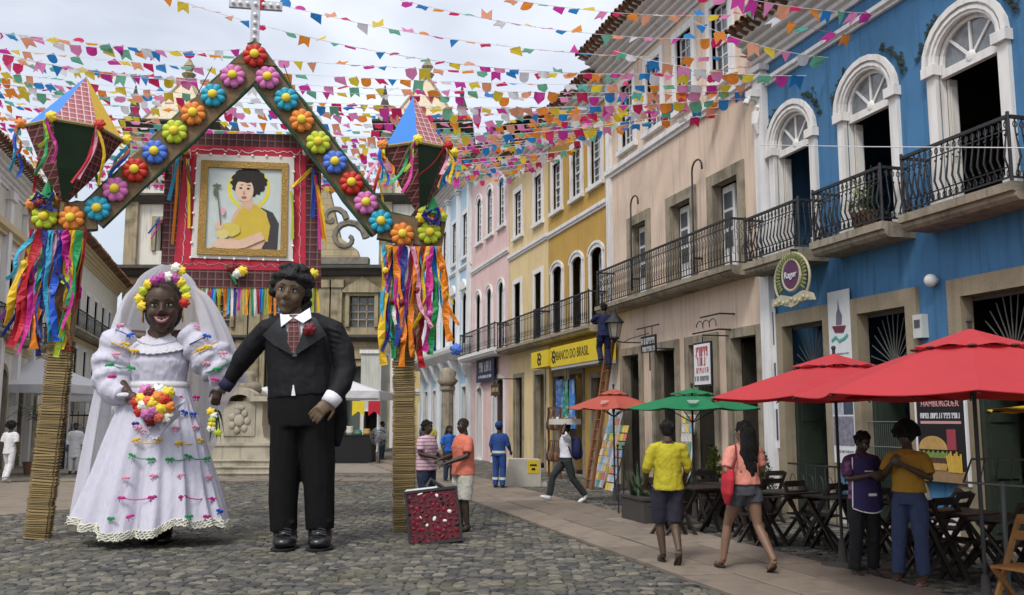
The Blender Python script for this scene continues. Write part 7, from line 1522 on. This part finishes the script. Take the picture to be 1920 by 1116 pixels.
    t = poster('narrow poster strip beside the peach house corner', 1449, 700, .3, 2.9, .07); m = MB(); m.box(-.12, .12, .001, .004, -.3, .2); m.box(-.1, .1, .001, .004, .55, 1.2); m.box(-.13, .13, .001, .004, -1.3, -.7); m.build('photo', mat('photo_slate', (.05, .07, .1)), t)
    # hamburger board
    t = poster('black hamburger poster in a white frame on the blue wall', 1764, 805, 1.0, 1.55, .09, base=mat('poster_black', (.012, .01, .012), .5)); w, h = 1.0, 1.55; m = MB(); m.box(-w/2-.03, -w/2, -.03, .012, -h/2-.03, h/2+.03).box(w/2, w/2+.03, -.03, .012, -h/2-.03, h/2+.03); m.build('frame', WHITE, t); o = text('lettering', 'SUPER', .12, REDT, t, (.05, .004, .5), PI); 
    o.data.materials[0] = mat('print_rose', (.6, .3, .3), .6); o = text('lettering', 'HAMBURGUER', .12, mat('print_rose', (.6, .3, .3)), t, (0, .004, .37), PI); m = MB(); glyphs(m, -.4, .4, .2, .08, 41, .005); m.build('small_lettering', PAPER, t); m = MB(); m.box(-.42, .42, .001, .005, .08, .12); m.build('underline', mat('print_rose', (.6, .3, .3)), t)
    BUN = mat('bun_gold', (.46, .28, .09), .6, .3, 8); m = MB(); m.prism(arc(.18, -.3, .3, .2, 0, PI, 14), .004, .012); m.build('bun', BUN, t); m = MB(); m.prism([(.48-.05*i, -.31 - .05*(i % 2)) for i in range(13)] + [(-.1, -.42), (.46, -.42)], .004, .010); m.build('salad', mat('salad_green', (.16, .25, .06), .7, .5, 16), t); m = MB(); m.prism([(.46, -.42), (-.1, -.42), (-.08, -.5), (.44, -.5)], .004, .009); m.build('patty', mat('patty_brown', (.09, .04, .02), .8, .5, 20), t); m = MB(); m.prism([(.47, -.5), (-.12, -.5), (-.08, -.6), (.43, -.6)], .004, .011); m.build('bun', BUN, t); m = MB()
    for i in range(8): m.bar((-.14-.035*i, .008, -.62), (-.1-.04*i, .008, -.38+.03*(i % 3)), .03, .006, up=(0, 1, 0))
    m.build('fries', mat('fries_yellow', (.6, .38, .06), .7, .2), t); m = MB(); m.box(-.3, -.12, .002, .006, -.3, .0); m.build('cup', mat('cup_red', (.32, .05, .07), .6), t); m = MB(); m.box(-.5, .5, .001, .0035, -.77, -.6); m.build('board', mat('board_wood', (.28, .18, .09), .7, .3, 8), t)
    # lamp globe, meter box
    t = wall_thing('wall_lamp', 'small round white lamp on the blue wall between the doors', 'lamp', 1745, 526, .1); MB().ell((0, 0, 0), .1, 12, 8).build('globe', mat('opal', (.75, .75, .74), .3), t, True); MB().tube([(0, -.1, 0), (0, 0, 0)], .05, 8).build('mount', WHITE, t)
    t = wall_thing('meter_box', 'small grey meter box beside the middle blue house doorway', 'box', 1724, 612, .08); MB().box(-.1, .1, -.08, .04, -.18, .18).build('case', mat('meter_grey', (.5, .52, .5), .5), t); MB().box(-.06, .06, .04, .05, -.02, .1).build('window', GLASS, t)
    # street lantern on a bracket near the ladder
    s, z = rw(1152, 607, .95); t = thing('street_lamp', 'black iron street lantern on a wall bracket beside the ladder', 'lamp', street(s, .95, z), RZ); t.scale = (.56, .56, .56); LG = mat('lamp_glass', (.45, .42, .36), .15, .1, alpha=.6)
    MB().lathe([(.05, .55), (.12, .5), (.14, .42), (.42, .1), (.46, .04), (.42, .02)], 12).build('cap', IRON, t, False); m = MB()
    for k in range(6): a = k*PI/3; m.tube([(.36*math.cos(a), .36*math.sin(a), .04), (.22*math.cos(a), .22*math.sin(a), -.62)], .018, 4)
    m.lathe([(.22, -.62), (.24, -.66), (.08, -.8), (.03, -.9)], 10); m.build('frame', IRON, t); MB().lathe([(.2, -.6), (.34, .02)], 6).build('glass', LG, t); m = MB(); m.tube([(0, -1.7, -.85), (0, -.4, -.85), (0, -.1, -.8)], .03, 6); m.tube([(0, -1.7, -.4), (0, -.7, -.7), (0, -.45, -.85)], .02, 5); m.tube([(0, 0, .55), (0, -.05, .75)], .05, 6); m.build('bracket', IRON, t)
    # leaning boards of little paintings
    r = random.Random(12); cols = [(.5, .3, .12), (.2, .35, .5), (.6, .55, .45), (.15, .3, .2), (.6, .2, .15), (.65, .5, .1), (.3, .4, .6), (.55, .55, .6)]; PM = [MB().box(-.5, .5, -.012, .012, -.5, .5).mesh('painting', mat('paint_%d' % i, c, .7, .8, 4, fine=12)) for i, c in enumerate(cols)]
    for lab, px, py, w, h, ln, n in (('tall leaning board of small bright paintings by the peach house', 1118, 902, .75, 2.1, .3, 1.0), ('darker leaning board of small paintings beside the tall one', 1142, 906, .55, 1.7, .28, 1.15), ('narrow board of paintings standing in the peach doorway', 1278, 905, .55, 1.9, .12, .35), ('yellow-edged board of paintings low by the terrace planter', 1232, 925, .6, 1.2, .2, 1.7)):
        s, _ = rw(px, py, n); t = thing('painting_board', lab, 'board', street(s, n), RZ); tl = Matrix.Rotation(ln, 4, 'X'); MB(tl).box(-w/2, w/2, -.03, 0, 0, h).build('board', mat('board_dark', (.06, .05, .045), .8) if 'darker' in lab else WHITE, t); nx, nz = int(w/.17), int(h/.2)
        for i in range(nx):
            for j in range(nz): o = inst('painting', PM[r.randrange(8)], t, tl @ V(-w/2 + (i+.5)*w/nx, .014, (j+.5)*h/nz), (ln, 0, 0), (w/nx*.86, 1, h/nz*.86))
    # rack of leather bags, cloths hung by the bank door
    s, _ = rw(1040, 888, .9); t = thing('bag_rack', 'wooden rack hung with brown leather bags outside the ochre house', 'rack', street(s, .9), RZ); W = mat('rack_wood', (.12, .06, .03), .8)
    MB().box(-.6, -.55, -.03, .03, 0, 2.1).box(.55, .6, -.03, .03, 0, 2.1).box(-.6, .6, -.03, .03, 2.1, 2.15).box(-.6, .6, -.03, .03, 1.1, 1.14).build('frame', W, t)
    for i in range(12):
        m = MB(); x, z = -.48+.19*(i % 6), (1.75 if i < 6 else .8); m.ell((x, .06, z-.15), (.1, .05, .16), 8, 6); m.tube([(x-.06, .06, z), (x, .03, z+.3), (x+.06, .06, z)], .012, 4); m.build('bag', mat('leather_%d' % (i % 3), ((.12, .055, .025), (.2, .1, .05), (.05, .03, .02))[i % 3], .6, .3), t)
    for i, (px, c, lab) in enumerate(((1050, (.04, .12, .35), 'blue beach cloth hung beside the bank door'), (1062, (.02, .2, .12), 'green beach cloth hung beside the bank door'), (1074, (.05, .2, .5), 'pale blue beach cloth hung beside the bank door'))):
        s, z = rw(px, 712, .3); m = MB(); m.grid(lambda u, v: V((u-.5)*.5*(1+.3*v), .05*math.sin(u*14+i), -1.5*v), 16, 8); m.grid(lambda u, v: V((.5-u)*.5*(1+.3*v), -.01+.05*math.sin((1-u)*14+i), -1.5*v), 16, 8); o = m.build('beach_cloth', mat('beach_%d' % i, c, .8, .5, 6, dirt=(.5, .55, .6), dirt_amt=.8), None, True, street(s, .3, z)); o.rotation_euler = (0, 0, RZ); tag(o, lab, 'cloth')
    # concrete block with stickers
    g = gnd(980, 914); t = thing('concrete_block', 'pale sloping concrete block with a yellow sticker on the street edge', 'block', (g.x, g.y+.4, 0), R(6)); MB().prism([(-.55, 0), (.45, 0), (.45, .72), (-.4, .74)], -.35, .35).box(.45, .62, -.3, .3, 0, .12).build('body', mat('pale_concrete', (.5, .47, .41), .9, .15, 4), t); MB().box(.1, .4, -.36, -.35, .36, .7).build('sticker', YEL, t); m = MB(); m.box(.16, .34, -.365, -.36, .55, .6); m.box(.2, .3, -.365, -.36, .44, .5); m.build('mark', BLK_T, t)
    # flower pots on the blue balcony
    for i, (px, py, lab) in enumerate(((1612, 392, 'yellow flowering pot plant on the middle blue balcony'), (1628, 388, 'trailing green pot plant beside the yellow one on the blue balcony'))):
        s, z = rw(px, py, .4); t = thing('pot_plant', lab, 'plant', street(s, .4, 4.85), RZ); MB().lathe([(.1, 0), (.15, .25), (.16, .28)], 10).build('pot', mat('clay_pot', (.2, .1, .06)), t); m = MB(); r = random.Random(i)
        for k in range(160): a = r.uniform(0, 2*PI); p = V(r.gauss(0, .13), r.gauss(0, .1), .45 + r.gauss(0, .16)); blade(m, p, p + V(r.uniform(-.1, .1), r.uniform(-.1, .1), r.uniform(-.06, .1)), .02, .01, 2)
        m.build('leaves', LEAFY if i == 0 else LEAF, t)
    # thin pale cable across the blue front
    a, b_ = street(rw(1425, 272, 2.)[0], 2., rw(1425, 272, 2.)[1]), street(rw(1925, 277, 2.)[0], 2., rw(1925, 277, 2.)[1]); tag(MB().tube([a, a.lerp(b_, .5) - V(0, 0, .01), b_ + (b_-a)*.1], .006, 4).build('cable', mat('pale_cable', (.6, .6, .62), .6)), 'thin pale cable stretched across the blue house balconies', 'cable')
signs()
